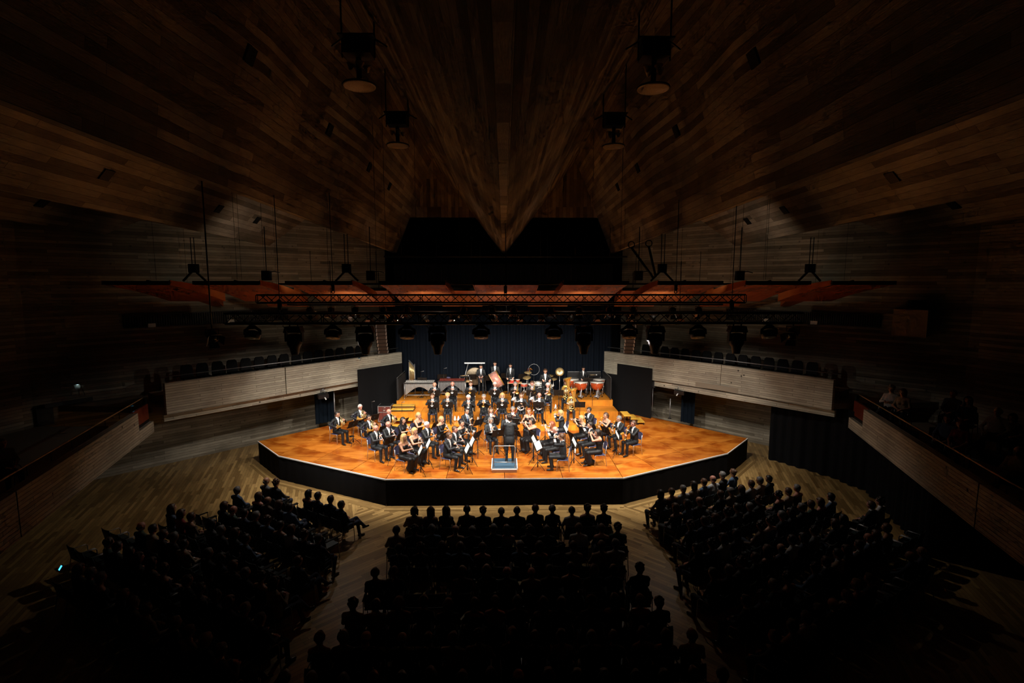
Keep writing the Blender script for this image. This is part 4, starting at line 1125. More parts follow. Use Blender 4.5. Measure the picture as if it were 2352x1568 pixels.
POSE = {
    'clarinet': dict(wl=(0.075, -0.26, 1.02), wr=(-0.08, -0.37, 0.885), hl=g((-0.9, -0.4, 0.1), (-0.3, -0.3, -1)), hr=g((0.9, -0.4, 0.1), (0.3, -0.3, -1)), head=(0.10, 0), ins=ins_clarinet, iname='clarinet'),
    'oboe': dict(wl=(0.075, -0.26, 1.04), wr=(-0.08, -0.36, 0.92), hl=g((-0.9, -0.4, 0.1), (-0.3, -0.3, -1)), hr=g((0.9, -0.4, 0.1), (0.3, -0.3, -1)), head=(0.06, 0), ins=ins_oboe, iname='oboe'),
    'bassclarinet': dict(wl=(0.085, -0.30, 0.98), wr=(-0.10, -0.40, 0.76), hl=g((-0.9, -0.4, 0.1), (-0.3, -0.3, -1)), hr=g((0.9, -0.4, 0.1), (0.3, -0.3, -1)), head=(0.10, 0), ins=ins_bassclarinet, iname='bass_clarinet'),
    'flute': dict(wl=(-0.08, -0.285, 1.175), wr=(-0.44, -0.16, 1.13), hl=g((-0.3, 0.3, 0.9), (-0.6, 0.8, 0)), hr=g((0.2, -0.9, 0.35), (0.2, -0.3, -1)), hintl=(0.6, -0.3, -0.9), hintr=(-0.7, 0.3, -0.6), head=(0.05, -0.22), ins=ins_flute, iname='flute'),
    'piccolo': dict(wl=(-0.03, -0.285, 1.165), wr=(-0.26, -0.17, 1.12), hl=g((-0.3, 0.3, 0.9), (-0.6, 0.8, 0)), hr=g((0.2, -0.8, 0.5), (0.2, -0.3, -1)), hintl=(0.6, -0.3, -0.9), hintr=(-0.7, 0.3, -0.6), head=(0.05, -0.15), ins=ins_piccolo, iname='piccolo'),
    'trumpet': dict(wl=(0.075, -0.335, 1.07), wr=(-0.075, -0.32, 1.08), hl=g((-0.7, -0.6, 0.3), (-1, 0.2, 0)), hr=g((0.5, -0.7, 0.4), (0.6, 0.1, -0.6)), hintl=(0.9, 0.2, -0.6), hintr=(-0.9, 0.2, -0.6), head=(0.14, 0), ins=ins_trumpet, iname='trumpet'),
    'flugel': dict(wl=(0.075, -0.335, 1.07), wr=(-0.075, -0.32, 1.08), hl=g((-0.7, -0.6, 0.3), (-1, 0.2, 0)), hr=g((0.5, -0.7, 0.4), (0.6, 0.1, -0.6)), hintl=(0.9, 0.2, -0.6), hintr=(-0.9, 0.2, -0.6), head=(0.14, 0), ins=ins_flugel, iname='flugelhorn'),
    'horn': dict(wl=(0.13, -0.30, 1.04), wr=(-0.27, -0.17, 0.80), hl=g((-0.6, -0.7, 0.2), (-0.8, 0.4, -0.2)), hr=g((0.7, -0.6, 0.0), (0.2, -0.7, -0.6)), hintl=(0.8, 0.1, -0.8), hintr=(-0.9, 0.4, 0.1), head=(0.12, 0), ins=ins_horn, iname='french_horn'),
    'sax': dict(wl=(0.045, -0.325, 1.03), wr=(-0.11, -0.345, 0.84), hl=g((-0.8, -0.4, 0.2), (-0.3, -0.4, -0.8)), hr=g((0.8, -0.4, 0.1), (0.3, -0.4, -0.8)), head=(0.06, 0), ins=ins_sax, iname='saxophone'),
    'tenor': dict(wl=(0.045, -0.325, 1.03), wr=(-0.12, -0.345, 0.80), hl=g((-0.8, -0.4, 0.2), (-0.3, -0.4, -0.8)), hr=g((0.8, -0.4, 0.1), (0.3, -0.4, -0.8)), head=(0.06, 0), ins=ins_tenor, iname='saxophone'),
    'euphonium': dict(wl=(0.15, -0.33, 0.84), wr=(-0.05, -0.38, 0.99), hl=g((-0.8, -0.3, 0.4), (-0.4, 0.6, -0.3)), hr=g((0.6, -0.5, 0.1), (0.2, 0.2, -1)), hintl=(0.9, 0.3, -0.5), hintr=(-0.9, 0.2, -0.5), head=(0.08, 0), ins=ins_euphonium, iname='euphonium'),
    'tuba': dict(wl=(0.26, -0.32, 0.86), wr=(-0.19, -0.40, 0.90), hl=g((-0.4, -0.6, 0.5), (-1, 0.1, 0)), hr=g((0.6, -0.6, 0.1), (0.3, 0.2, -1)), hintl=(0.9, 0.3, -0.5), hintr=(-0.9, 0.3, -0.5), head=(0.05, 0), ins=ins_tuba, iname='tuba'),
    'trombone': dict(wl=(0.06, -0.29, 1.06), wr=(-0.10, -0.46, 0.945), hl=g((-0.6, -0.6, 0.4), (-1, 0.1, -0.3)), hr=g((0.5, -0.5, 0.4), (1, 0, 0)), hintl=(0.9, 0.2, -0.6), hintr=(-0.8, 0.2, -0.8), head=(0.12, 0), ins=ins_trombone, iname='trombone'),
    'bassoon': dict(wl=(0.14, -0.33, 1.06), wr=(-0.12, -0.17, 0.74), hl=g((-0.6, -0.5, 0.5), (-0.8, 0.4, 0)), hr=g((0.7, -0.4, 0.3), (0.8, -0.3, -0.2)), head=(0.08, 0), ins=ins_bassoon, iname='bassoon'),
}
INS_COLOR = {'clarinet': 'black clarinet', 'oboe': 'black oboe', 'bassclarinet': 'black bass clarinet', 'flute': 'silver flute', 'piccolo': 'small black piccolo', 'trumpet': 'silver trumpet', 'flugel': 'gold flugelhorn', 'horn': 'brass french horn',
             'sax': 'gold saxophone', 'tenor': 'gold tenor saxophone', 'euphonium': 'silver euphonium', 'tuba': 'large gold tuba', 'trombone': 'gold and silver trombone', 'bassoon': 'dark red bassoon'}
INS_PROTO = {}
def put_instrument(kind, loc, rz, label):
    if kind not in INS_PROTO:
        t = thing(POSE[kind]['iname'], label, POSE[kind]['iname'].replace('_', ' '), loc, rz, 'wind instruments being played')
        POSE[kind]['ins'](t); INS_PROTO[kind] = t
        return t
    return dup(INS_PROTO[kind], loc, rz, label)

# chair with bluish seat and back on thin chrome legs
def make_chair():
    t = thing('orchestra_chair', '', 'chair', group='blue orchestra chairs')
    s = MB()
    n = 8; V = []; F = []
    for k, zz in enumerate((0.0, -0.022)):
        for i in range(n + 1):
            for j in range(n + 1):
                u, v = i / n * 2 - 1, j / n * 2 - 1
                r_ = 1 - 0.10 * (u * u * v * v)
                V.append((u * 0.21 * r_, v * 0.20 * r_, 0.44 + zz - 0.012 * (1 - u * u) * (1 if v > -0.6 else 0) - (0.02 if v < -0.9 else 0)))
    N1 = (n + 1) ** 2
    for i in range(n):
        for j in range(n):
            a = i * (n + 1) + j; q = (a, a + n + 1, a + n + 2, a + 1); F.append(q); F.append(tuple(x + N1 for x in q[::-1]))
    rim = [i * (n + 1) for i in range(n)] + [n * (n + 1) + j for j in range(n)] + [i * (n + 1) + n for i in range(n, 0, -1)] + [j for j in range(n, 0, -1)]
    for a, b in zip(rim, rim[1:] + rim[:1]): F.append((b, a, a + N1, b + N1))
    s.add(V, F, 0, True); s.build('seat', 'seat_blue', t)
    b = MB(); V = []; F = []
    for k, yy in enumerate((0.0, 0.018)):
        for i in range(n + 1):
            for j in range(n + 1):
                u, v = i / n * 2 - 1, j / n * 2 - 1; r_ = 1 - 0.14 * u * u * v * v
                V.append((u * 0.205 * r_, 0.215 + yy + 0.03 * (1 - u * u) + 0.05 * (v * 0.5 + 0.5), 0.74 + v * 0.15 * r_))
    F = []
    for i in range(n):
        for j in range(n):
            a = i * (n + 1) + j; q = (a, a + 1, a + n + 2, a + n + 1); F.append(q[::-1]); F.append(tuple(x + N1 for x in q))
    for a, c in zip(rim, rim[1:] + rim[:1]): F.append((a, c, c + N1, a + N1))
    b.add(V, F, 0, True); b.build('backrest', 'seat_blue', t)
    for x in (-0.20, 0.20):
        MB().tube([(x * 0.95, -0.17, 0.425), (x, -0.20, 0.38), (x * 1.08, -0.215, 0.0)], 0.011, 8).build('leg', 'chrome', t)
        MB().tube([(x * 0.96, 0.24, 0.80), (x * 0.98, 0.205, 0.45), (x * 1.08, 0.25, 0.0)], 0.011, 8).build('leg', 'chrome', t)
    MB().tube([(-0.19, -0.17, 0.42), (0.19, -0.17, 0.42), (0.19, 0.2, 0.42), (-0.19, 0.2, 0.42)], 0.010, 6, closed=True).build('seat_frame', 'chrome', t)
    return t
CHAIR = make_chair(); CHAIR_USED = []
def put_chair(loc, rz, label):
    if not CHAIR_USED:
        CHAIR_USED.append(1); CHAIR.location = loc; CHAIR.rotation_euler = (0, 0, rz); CHAIR['label'] = label
        return CHAIR
    return dup(CHAIR, loc, rz, label)
# music stand: tripod, pole, tilted desk whose music side faces the player at +Y
def make_stand():
    t = thing('music_stand', '', 'music stand', group='black music stands')
    MB().tube([(0, 0, 0.12), (0, 0, 0.62)], 0.014, 8).build('pole', 'stand_black', t)
    MB().tube([(0, 0, 0.6), (0, 0, 0.88)], 0.009, 8).build('inner_pole', 'stand_black', t)
    rot = Matrix.Rotation(R(26), 3, 'X')
    d = MB(); d.box((0, -0.01, 0.92), (0.50, 0.012, 0.34), rot); dk = d.build('desk', 'desk_brown', t)
    MB().box(Vector((0, -0.01, 0.92)) + rot @ Vector((0, 0.03, -0.17)), (0.50, 0.06, 0.012), rot).build('ledge', 'desk_brown', dk)
    MB().box((0, -0.035, 0.90), (0.06, 0.05, 0.09), rot).build('tilt_clamp', 'stand_black', t)
    for a in (90, 210, 330):
        c, s = math.cos(R(a)), math.sin(R(a))
        MB().tube([(0.015 * c, 0.015 * s, 0.30), (0.30 * c, 0.30 * s, 0.012)], 0.010, 6).build('leg', 'stand_black', t)
    MB().tube([(0, 0, 0.10), (0, 0, 0.32)], 0.022, 8).build('collar', 'stand_black', t)
    return t
STAND = make_stand(); STAND_USED = []
def put_stand(loc, rz, label):
    if not STAND_USED:
        STAND_USED.append(1); STAND.location = loc; STAND.rotation_euler = (0, 0, rz); STAND['label'] = label
        return STAND
    return dup(STAND, loc, rz, label)
_pm = MB(); _pm.add([(x * 0.21, 0.004 + 0.012 * abs(abs(x) - 0.5), z * 0.15) for x in (-1, -0.5, 0, 0.5, 1) for z in (-1, 1)], [(2 * i, 2 * i + 2, 2 * i + 3, 2 * i + 1) for i in range(4)])
_pm.add([(x * 0.21, 0.001, z * 0.15) for x in (-1, 1) for z in (-1, 1)], [(0, 1, 3, 2)])
PAPER = _pm.mesh('sheet_music', 'paper')
def put_paper(loc, rz, label):
    o = obj('sheet_music', PAPER, label=label, cat='sheet music', group='sheet music on the stands')
    o.matrix_world = Matrix.Translation(loc) @ Matrix.Rotation(rz, 4, 'Z') @ Matrix.Translation((0, 0.002, 0.935)) @ Matrix.Rotation(R(26), 4, 'X')
    return o

def rotz(v, a): return Vector((v[0] * math.cos(a) - v[1] * math.sin(a), v[0] * math.sin(a) + v[1] * math.cos(a), v[2] if len(v) > 2 else 0))
# (px, py of the head in the photograph, riser level, facing degrees, instrument, wear, hair, hair colour, glasses, skin, stand distance/shift/None, paper, description)
PL = [
 (775, 951.6, 0, 62, 'horn', 'suit', 'short', 'hair_dark', 1, 'skin_fair', (0.82, 0.10), 0, 'dark-haired horn player with glasses at far left'),
 (827.5, 935.3, 0, 42, 'horn', 'suit', 'short', 'hair_white', 1, 'skin_pink', (0.85, 0.25), 0, 'white-haired horn player with glasses'),
 (847.5, 959.3, 0, 52, 'horn', 'suit', 'short', 'hair_dark', 1, 'skin_fair', (0.85, 0.1), 0, 'dark-haired horn player behind the bald clarinettist'),
 (893.4, 945.5, 0, 60, 'horn', 'suit', 'bald', 'hair_grey', 1, 'skin_pink', (0.85, 0.05), 0, 'bald horn player nearest the risers'),
 (863.3, 983.3, 0, 55, 'clarinet', 'suit', 'bald', 'hair_grey', 0, 'skin_pink', (0.8, 0.0), 0, 'bald bearded clarinettist at the left of the front'),
 (891.8, 974.6, 0, 55, 'clarinet', 'suit', 'bald', 'hair_grey', 1, 'skin_pink', (0.8, 0.0), 0, 'grey clarinettist with glasses beside the bald one'),
 (926, 965.4, 0, 58, 'clarinet', 'blouse', 'long', 'hair_dark', 0, 'skin_fair', (0.8, 0.0), 0, 'dark-haired woman clarinettist in a lace top'),
 (961.8, 953.9, 0, 62, 'clarinet', 'gown', 'tied', 'hair_blond', 0, 'skin_fair', (0.8, 0.1), 0, 'blonde clarinettist in an off-shoulder dress'),
 (952.7, 989.8, 0, 58, 'clarinet', 'gown', 'bob', 'hair_blond', 0, 'skin_fair', (0.8, -0.1), 1, 'blonde clarinettist in a sleeveless long dress'),
 (928.4, 1004, 0, 62, 'clarinet', 'gown', 'long', 'hair_blond', 0, 'skin_tan', (0.85, -0.1), 1, 'long-haired blonde clarinettist at the front left'),
 (981, 975.9, 0, 60, 'clarinet', 'suit', 'short', 'hair_white', 1, 'skin_pink', (0.8, 0.05), 0, 'white-haired clarinettist with glasses'),
 (1014.4, 963, 0, 60, 'clarinet', 'dress', 'tied', 'hair_blond', 0, 'skin_fair', (0.78, 0.0), 0, 'blonde clarinettist in a sheer black dress'),
 (1045, 986.5, 0, 62, 'clarinet', 'suit', 'short', 'hair_brown', 0, 'skin_pink', (0.85, -0.05), 1, 'brown-haired clarinettist second from the podium'),
 (1032, 1000.8, 0, 66, 'clarinet', 'suit', 'short', 'hair_brown', 0, 'skin_fair', (0.85, -0.1), 1, 'brown-haired clarinettist nearest the stage front'),
 (1060.4, 972, 0, 58, 'oboe', 'dress', 'bun', 'hair_dark', 0, 'skin_fair', (0.8, 0.05), 0, 'dark-haired woman in black with an oboe'),
 (1072.3, 944.4, 0, 40, 'bassclarinet', 'suit', 'short', 'hair_dark', 1, 'skin_fair', (0.78, 0.1), 0, 'bass clarinet player with blue tie and glasses'),
 (1126.9, 965.5, 0, 18, 'oboe', 'suit', 'bob', 'hair_grey', 1, 'skin_fair', (0.72, 0.1), 0, 'grey-haired woman in a jacket left of the conductor'),
 (1128, 942.8, 0, 8, 'bassoon', 'suit', 'long', 'hair_brown', 0, 'skin_fair', (0.7, 0.0), 0, 'long-haired woman with bassoon in a black jacket'),
 (1164.8, 955.8, 0, 4, 'oboe', 'suit', 'short', 'hair_dark', 0, 'skin_fair', (0.7, 0.1), 0, 'dark-haired man seated right behind the conductor'),
 (1177.8, 940.6, 0, -4, 'bassoon', 'suit', 'short', 'hair_grey', 1, 'skin_pink', (0.7, 0.1), 1, 'grey-haired bassoonist with glasses'),
 (1214.7, 944.4, 0, -8, 'bassoon', 'gown', 'tied', 'hair_red', 0, 'skin_fair', (0.7, 0.05), 0, 'bare-shouldered woman bassoonist'),
 (1220.6, 966.6, 0, -52, 'flute', 'gown', 'bob', 'hair_dark', 0, 'skin_fair', (0.85, 0.0), 0, 'dark-haired flautist in a long dress beside the conductor'),
 (1287, 948.2, 0, -80, 'piccolo', 'suit', 'bob', 'hair_blond', 0, 'skin_fair', (0.75, 0.1), 0, 'blonde woman in a black jacket with raised hands'),
 (1266.9, 974.5, 0, -68, 'flute', 'gown', 'long', 'hair_red', 0, 'skin_fair', (0.85, 0.0), 0, 'red-blonde long-haired flautist'),
 (1274.5, 986.5, 0, -76, 'flute', 'suit', 'bald', 'hair_white', 1, 'skin_pink', (0.9, 0.0), 1, 'bald old flautist with glasses'),
 (1288.9, 1002.7, 0, -98, 'flute', 'suit', 'short', 'hair_brown', 0, 'skin_fair', (0.9, 0.1), 1, 'brown-haired flautist at the right front, back turned'),
 (1334.8, 960.6, 0, -66, 'flute', 'dress', 'bob', 'hair_blond', 0, 'skin_fair', (0.8, 0.0), 1, 'blonde flautist in striped sleeves'),
 (1355, 976, 0, -72, 'flute', 'suit', 'short', 'hair_dark', 0, 'skin_fair', (0.85, 0.0), 0, 'dark-haired flautist with hand at his flute'),
 (1372.3, 993, 0, -84, 'flute', 'gown', 'bob', 'hair_dark', 0, 'skin_fair', (0.95, 0.0), 1, 'short-haired woman flautist in a long gown at right'),
 (1352.4, 942.4, 0, -48, 'tenor', 'suit', 'short', 'hair_dark', 1, 'skin_tan', (0.8, 0.1), 0, 'bearded saxophonist with glasses'),
 (1391.2, 954.2, 0, -58, 'sax', 'gown', 'tied', 'hair_brown', 0, 'skin_fair', (0.8, 0.0), 0, 'woman saxophonist with tied-back hair'),
 (1421.3, 961.8, 0, -56, 'sax', 'suit', 'short', 'hair_grey', 1, 'skin_fair', (0.8, 0.0), 0, 'grey-haired saxophonist with glasses'),
 (1454.5, 973, 0, -64, 'sax', 'suit', 'short', 'hair_brown', 1, 'skin_pink', (0.85, 0.0), 1, 'saxophonist at the far right of the stage'),
 (993.4, 910.2, 1, 6, 'trumpet', 'suit', 'short', 'hair_brown', 0, 'skin_fair', (0.55, 0.0), 0, 'short-haired trumpeter at the left of the front brass row'),
 (1028.2, 909.3, 1, 4, 'trumpet', 'suit', 'curly', 'hair_blond', 0, 'skin_fair', (0.55, 0.0), 0, 'curly blond trumpeter'),
 (1076.1, 913.4, 1, 3, 'trumpet', 'suit', 'short', 'hair_white', 0, 'skin_pink', (0.55, 0.0), 0, 'white-haired trumpeter'),
 (1111.3, 911.8, 1, 0, 'flugel', 'suit', 'short', 'hair_grey', 0, 'skin_fair', (0.55, 0.0), 0, 'grey-haired flugelhorn player'),
 (1153.7, 908.3, 1, 0, 'trumpet', 'suit', 'bob', 'hair_blond', 0, 'skin_fair', (0.55, 0.0), 0, 'wavy-haired blonde trumpeter'),
 (1197.2, 908.8, 1, -4, 'euphonium', 'suit', 'short', 'hair_brown', 1, 'skin_fair', (0.6, 0.0), 0, 'brown-haired euphonium player with glasses'),
 (1238.6, 907.8, 1, -6, 'euphonium', 'suit', 'bald', 'hair_grey', 1, 'skin_pink', (0.6, 0.0), 0, 'bald euphonium player'),
 (1312, 905, 1, -8, 'tuba', 'suit', 'short', 'hair_dark', 0, 'skin_fair', (0.85, 0.45), 0, 'tuba player on the low riser'),
 (998.3, 883.8, 2, 4, 'trumpet', 'suit', 'bald', 'hair_brown', 0, 'skin_fair', (0.55, 0.0), 0, 'balding trumpeter at the left of the rear brass row'),
 (1039.4, 882.2, 2, 4, 'trumpet', 'suit', 'bald', 'hair_white', 0, 'skin_pink', (0.55, 0.0), 1, 'bald trumpeter second in the rear brass row'),
 (1081.2, 882.2, 2, 0, 'flugel', 'suit', 'short', 'hair_brown', 0, 'skin_fair', (0.55, 0.0), 0, 'brown-haired trumpeter third in the rear brass row'),
 (1136.8, 883.3, 2, 0, 'trumpet', 'suit', 'short', 'hair_white', 1, 'skin_pink', (0.55, 0.0), 0, 'white-haired trumpeter in front of the bass drum'),
 (1183.5, 882.8, 2, -2, 'trombone', 'suit', 'short', 'hair_grey', 0, 'skin_pink', (0.62, 0.0), 1, 'grey-haired trombonist'),
 (1222.2, 881.2, 2, -6, 'trombone', 'suit', 'short', 'hair_brown', 0, 'skin_pink', (0.62, 0.0), 0, 'brown-haired trombonist'),
 (1258, 885.3, 2, -8, 'trombone', 'suit', 'short', 'hair_white', 0, 'skin_pink', (0.62, 0.0), 0, 'white-haired trombonist'),
 (1300, 880, 2, -10, 'tuba', 'suit', 'short', 'hair_brown', 0, 'skin_fair', (0.75, -0.3), 0, 'tuba player on the middle riser'),
]
HEAD_Z = 1.275
_suits = ['suit', 'suit_grey']
for i, (px, py, lv, deg, ins, wear, hair, hcol, gl, skin, std, pap, desc) in enumerate(PL):
    z = RZ[lv]; rz = R(deg); P = POSE[ins]
    hp = at_z(px, py, z + HEAD_Z)
    loc = Vector((hp.x, hp.y, 0)) - rotz((0, -0.04, 0), rz); loc.z = z
    kw = {k: P[k] for k in ('wl', 'wr', 'hl', 'hr', 'hintl', 'hintr', 'head') if k in P}
    var = i % 2
    tk = (0.0, 0.07)[var]
    tie = 'blue tie' in desc
    body = body_mesh((ins, wear, var, tie), wear=wear, tuck=tk, knees=0.13 + 0.03 * var, wide=1.0 + 0.05 * var, tie=tie, **kw)
    fem = wear != 'suit'
    put_person(body, loc, rz, desc if len(desc.split()) > 3 else desc + ' in a dark suit', hair, hcol, skin, top='dress_black' if fem else _suits[(i * 7) % 3 % 2], legs='dress_black' if fem else _suits[(i * 7) % 3 % 2], glasses=bool(gl), group='orchestra players')
    put_instrument(ins, loc, rz, '%s played by the %s' % (INS_COLOR[ins], desc))
    cl = loc + rotz((0, 0.03, 0), rz)
    put_chair(cl, rz, 'blue chair under the %s' % desc)
    if std:
        sp = loc + rotz((std[1], -std[0], 0), rz)
        if lv and sp.y < [0, 23.75, 24.9, 26.0][lv]: sp.y = [0, 23.75, 24.9, 26.0][lv]
        sr = rz + R((i * 37) % 13 - 6)
        if pap and abs(deg) > 55: sr = math.copysign(R(104 if abs(deg) < 90 else 122), deg)
        put_stand(sp, sr, 'black music stand of the %s' % desc)
        if pap: put_paper(sp, sr, 'white sheet music read by the %s' % desc)

# conductor with his score stand
bd = body_mesh('conductor', sit=False, wl=(0.17, -0.36, 1.24), wr=(-0.17, -0.36, 1.26), hl=('open', Vector((-0.3, -0.9, 0.3)), Vector((-0.5, 0, -0.8))), hr=('grip', Vector((0.2, -0.9, 0.4)), Vector((0.4, 0, -0.9))), hintl=(0.8, 0.5, -0.5), hintr=(-0.8, 0.5, -0.5), head=(0.05, 0.15))
CP = (0.20, 18.86, ST + 0.18)
put_person(bd, CP, R(180), 'conductor in black tailcoat standing on the blue podium with his back turned', 'curly', 'hair_dark', group=None)
t = thing('baton', 'thin white baton in the hand of the conductor', 'baton', (0.20 + 0.17, 18.86 + 0.47, ST + 0.18 + 1.30))
MB().tube([(0, 0, 0), (-0.08, 0.28, 0.08)], [0.005, 0.0025], 6).build('stick', 'white_plastic', t)
MB().lathe([(0.004, -0.03), (0.011, -0.015), (0.006, 0.005)], n=8).build('grip', 'pale_wood', t)
sp = at_z(1136, 1034, ST)
t = thing('conductor_stand', 'low flat black score stand in front of the podium', 'music stand', sp)
MB().tube([(0, 0, 0.05), (0, 0, 0.80)], 0.017, 8).build('pole', 'stand_black', t)
MB().box((0.02, 0, 0.82), (0.62, 0.42, 0.014), Matrix.Rotation(R(8), 3, 'X')).build('desk', 'stand_black', t)
for a in (30, 150, 270): MB().tube([(0, 0, 0.22), (0.33 * math.cos(R(a)), 0.33 * math.sin(R(a)), 0.012)], 0.011, 6).build('leg', 'stand_black', t)
sc = MB(); sc.box((-0.14, 0, 0), (0.27, 0.36, 0.012), Matrix.Rotation(R(2), 3, 'Y')); sc.box((0.14, 0, 0), (0.27, 0.36, 0.012), Matrix.Rotation(R(-2), 3, 'Y'))
o = sc.build('score', 'paper'); o.matrix_world = Matrix.Translation((sp.x + 0.02, sp.y, ST + 0.842)) @ Matrix.Rotation(R(8), 4, 'X'); tag(o, 'open white score lying on the low stand before the conductor', 'score')
# ------------------------------------------------------------------ percussion on the top riser
PZ = RZ[3]
def mallet_bars(t, x0, x1, y, z, nb, w0, w1, m):
    """one row of tuned bars, each bar a piece of its own"""
    shared = MB().box((0, 0, 0), (1, 1, 1)).mesh('bar', m)
    for i in range(nb):
        f = (i + 0.5) / nb; b = obj('bar', shared, t)
        b.location = (x0 + (x1 - x0) * f, y, z); b.scale = ((x1 - x0) / nb * 0.86, w0 + (w1 - w0) * f, 0.018)
def mallet_instrument(name, label, cat, c, rz, L, m_bar, m_tube, depth, hz=0.88, nb=20, arch=True):
    t = thing(name, label, cat, c, rz)
    mallet_bars(t, -L / 2, L / 2, -0.13, hz, nb, 0.36, 0.22, m_bar); mallet_bars(t, -L / 2, L / 2, 0.16, hz + 0.025, int(nb * 0.72), 0.30, 0.20, m_bar)
    for s in (-1, 1):
        MB().bar((s * (L / 2 + 0.04), -0.30, hz - 0.03), (s * (L / 2 + 0.04), 0.30, hz - 0.03), 0.05, 0.07).build('end_rail', 'black_metal', t)
        for y in (-0.24, 0.24):
            MB().tube([(s * (L / 2 + 0.03), y, 0.07), (s * (L / 2 + 0.03), y, hz - 0.05)], 0.022, 8).build('leg', 'steel', t)
            MB().lathe([(0.0, -0.015), (0.035, -0.015), (0.035, 0.015), (0.0, 0.015)], (s * (L / 2 + 0.03), y, 0.036), (1, 0, 0), 12).build('caster', 'chrome', t)
    for y in (-0.30, 0.02, 0.30): MB().bar((-L / 2, y, hz - 0.03), (L / 2, y, hz - 0.03), 0.025, 0.05).build('rail', 'black_metal', t)
    MB().bar((-L / 2, 0, 0.16), (L / 2, 0, 0.16), 0.03, 0.03).build('cross_bar', 'steel', t)
    tb = MB().lathe([(1.0, -1.0), (1.0, 0)], n=10).mesh('resonator', m_tube)
    for i in range(nb):
        f = (i + 0.5) / nb; o = obj('resonator', tb, t)
        ln = (0.62 - 0.42 * math.sin(math.pi * f) ** 1.3) if arch else (0.55 - 0.40 * f)
        o.location = (-L / 2 + L * f, -0.20, hz - 0.05); o.scale = (L / nb * 0.40, L / nb * 0.40, ln)
    return t
mallet_instrument('vibraphone', 'silver vibraphone with arched resonator tubes on the top riser', 'vibraphone', (-4.42, 26.5, PZ), 0, 1.5, 'silver', 'silver', 0.7, nb=22)
mallet_instrument('marimba', 'dark red wooden marimba behind the rear trumpets', 'marimba', (-2.78, 26.95, PZ), 0, 1.35, 'red_wood', 'steel', 0.7, nb=22)
# tubular bells
t = thing('tubular_bells', 'golden tubular bells hanging behind the vibraphone', 'tubular bells', (-5.02, 27.5, PZ), R(-56))
for i in range(8):
    L = 1.30 - 0.085 * i
    MB().tube([(-0.30 + i * 0.085, 0, 1.76 - i * 0.035), (-0.30 + i * 0.085, 0, 1.76 - i * 0.035 - L * 0.9)], 0.019, 10).build('bell_tube', 'brass_pale', t)
MB().bar((-0.36, 0, 1.80), (0.38, 0, 1.55), 0.05, 0.04).build('top_rail', 'steel', t)
MB().box((0.02, 0.02, 0.62), (0.78, 0.12, 0.26)).build('damper_box', 'riser_front', t)
for s in (-1, 1):
    MB().tube([(s * 0.38, 0, 0), (s * 0.38, 0, 1.70)], 0.02, 8).build('post', 'steel', t); MB().bar((s * 0.38, -0.28, 0.03), (s * 0.38, 0.28, 0.03), 0.04, 0.05).build('foot', 'black_metal', t)
# tam-tam in its frame
t = thing('tam_tam', 'large bronze tam-tam hanging in a white frame', 'gong', (-1.62, 27.72, PZ))
for s in (-1, 1): MB().tube([(s * 0.62, 0, 0), (s * 0.55, 0, 0.9), (s * 0.36, 0, 1.62)], 0.02, 8).build('frame_post', 'steel', t)
MB().bar((-0.56, 0, 1.66), (0.56, 0, 1.66), 0.07, 0.06).build('frame_top', 'white_trim', t)
for s in (-1, 1): MB().bar((s * 0.62, -0.3, 0.03), (s * 0.62, 0.3, 0.03), 0.05, 0.05).build('frame_foot', 'black_metal', t)
MB().lathe([(0.0, 0.035), (0.13, 0.03), (0.14, 0.012), (0.30, 0.012), (0.31, 0.004), (0.46, 0.004), (0.50, -0.02), (0.50, -0.04), (0.46, -0.01), (0.0, 0.01)], (0, 0.02, 0.92), (0, -1, 0), 36).build('gong_disc', 'tamtam', t)
for s in (-1, 1): MB().tube([(s * 0.3, 0.02, 1.32), (s * 0.33, 0, 1.64)], 0.006, 5).build('cord', 'black_metal', t)
# concert bass drum tilted on its stand
t = thing('bass_drum', 'pink-brown concert bass drum tilted on a stand', 'drum', (-0.42, 26.95, PZ), R(12))
ax = Vector((0.86, -0.10, 0.50)).normalized(); c = Vector((0.0, 0, 0.88))
MB().lathe([(0.43, -0.21), (0.43, 0.21)], c, ax, 32).build('shell', 'drum_pink', t)
for s in (-1, 1):
    MB().lathe([(0.0, 0.0), (0.425, 0.0), (0.425, s * 0.012), (0.0, s * 0.012)], c + ax * s * 0.205, ax, 32).build('drum_head', 'drum_skin', t)
    MB().ring(c + ax * s * 0.215, 0.445, 0.022, ax, 32, 8).build('hoop', 'pale_wood' if s < 0 else 'gold', t)
x_ = ax.orthogonal().normalized(); y_ = ax.cross(x_)
for i in range(10):
    a = 2 * math.pi * i / 10; q = c + (x_ * math.cos(a) + y_ * math.sin(a)) * 0.45
    MB().tube([q - ax * 0.2, q + ax * 0.2], 0.009, 6).build('tension_rod', 'chrome', t)
for s in (-1, 1):
    MB().tube([(s * 0.35, -0.3, 0.0), (s * 0.2, 0, 0.62)], 0.02, 8).build('stand_leg', 'black_metal', t); MB().tube([(s * 0.35, 0.3, 0.0), (s * 0.2, 0, 0.62)], 0.02, 8).build('stand_leg', 'black_metal', t)
MB().tube([(-0.2, 0, 0.5), (0.2, 0, 0.5)], 0.02, 8).build('stand_bar', 'black_metal', t)
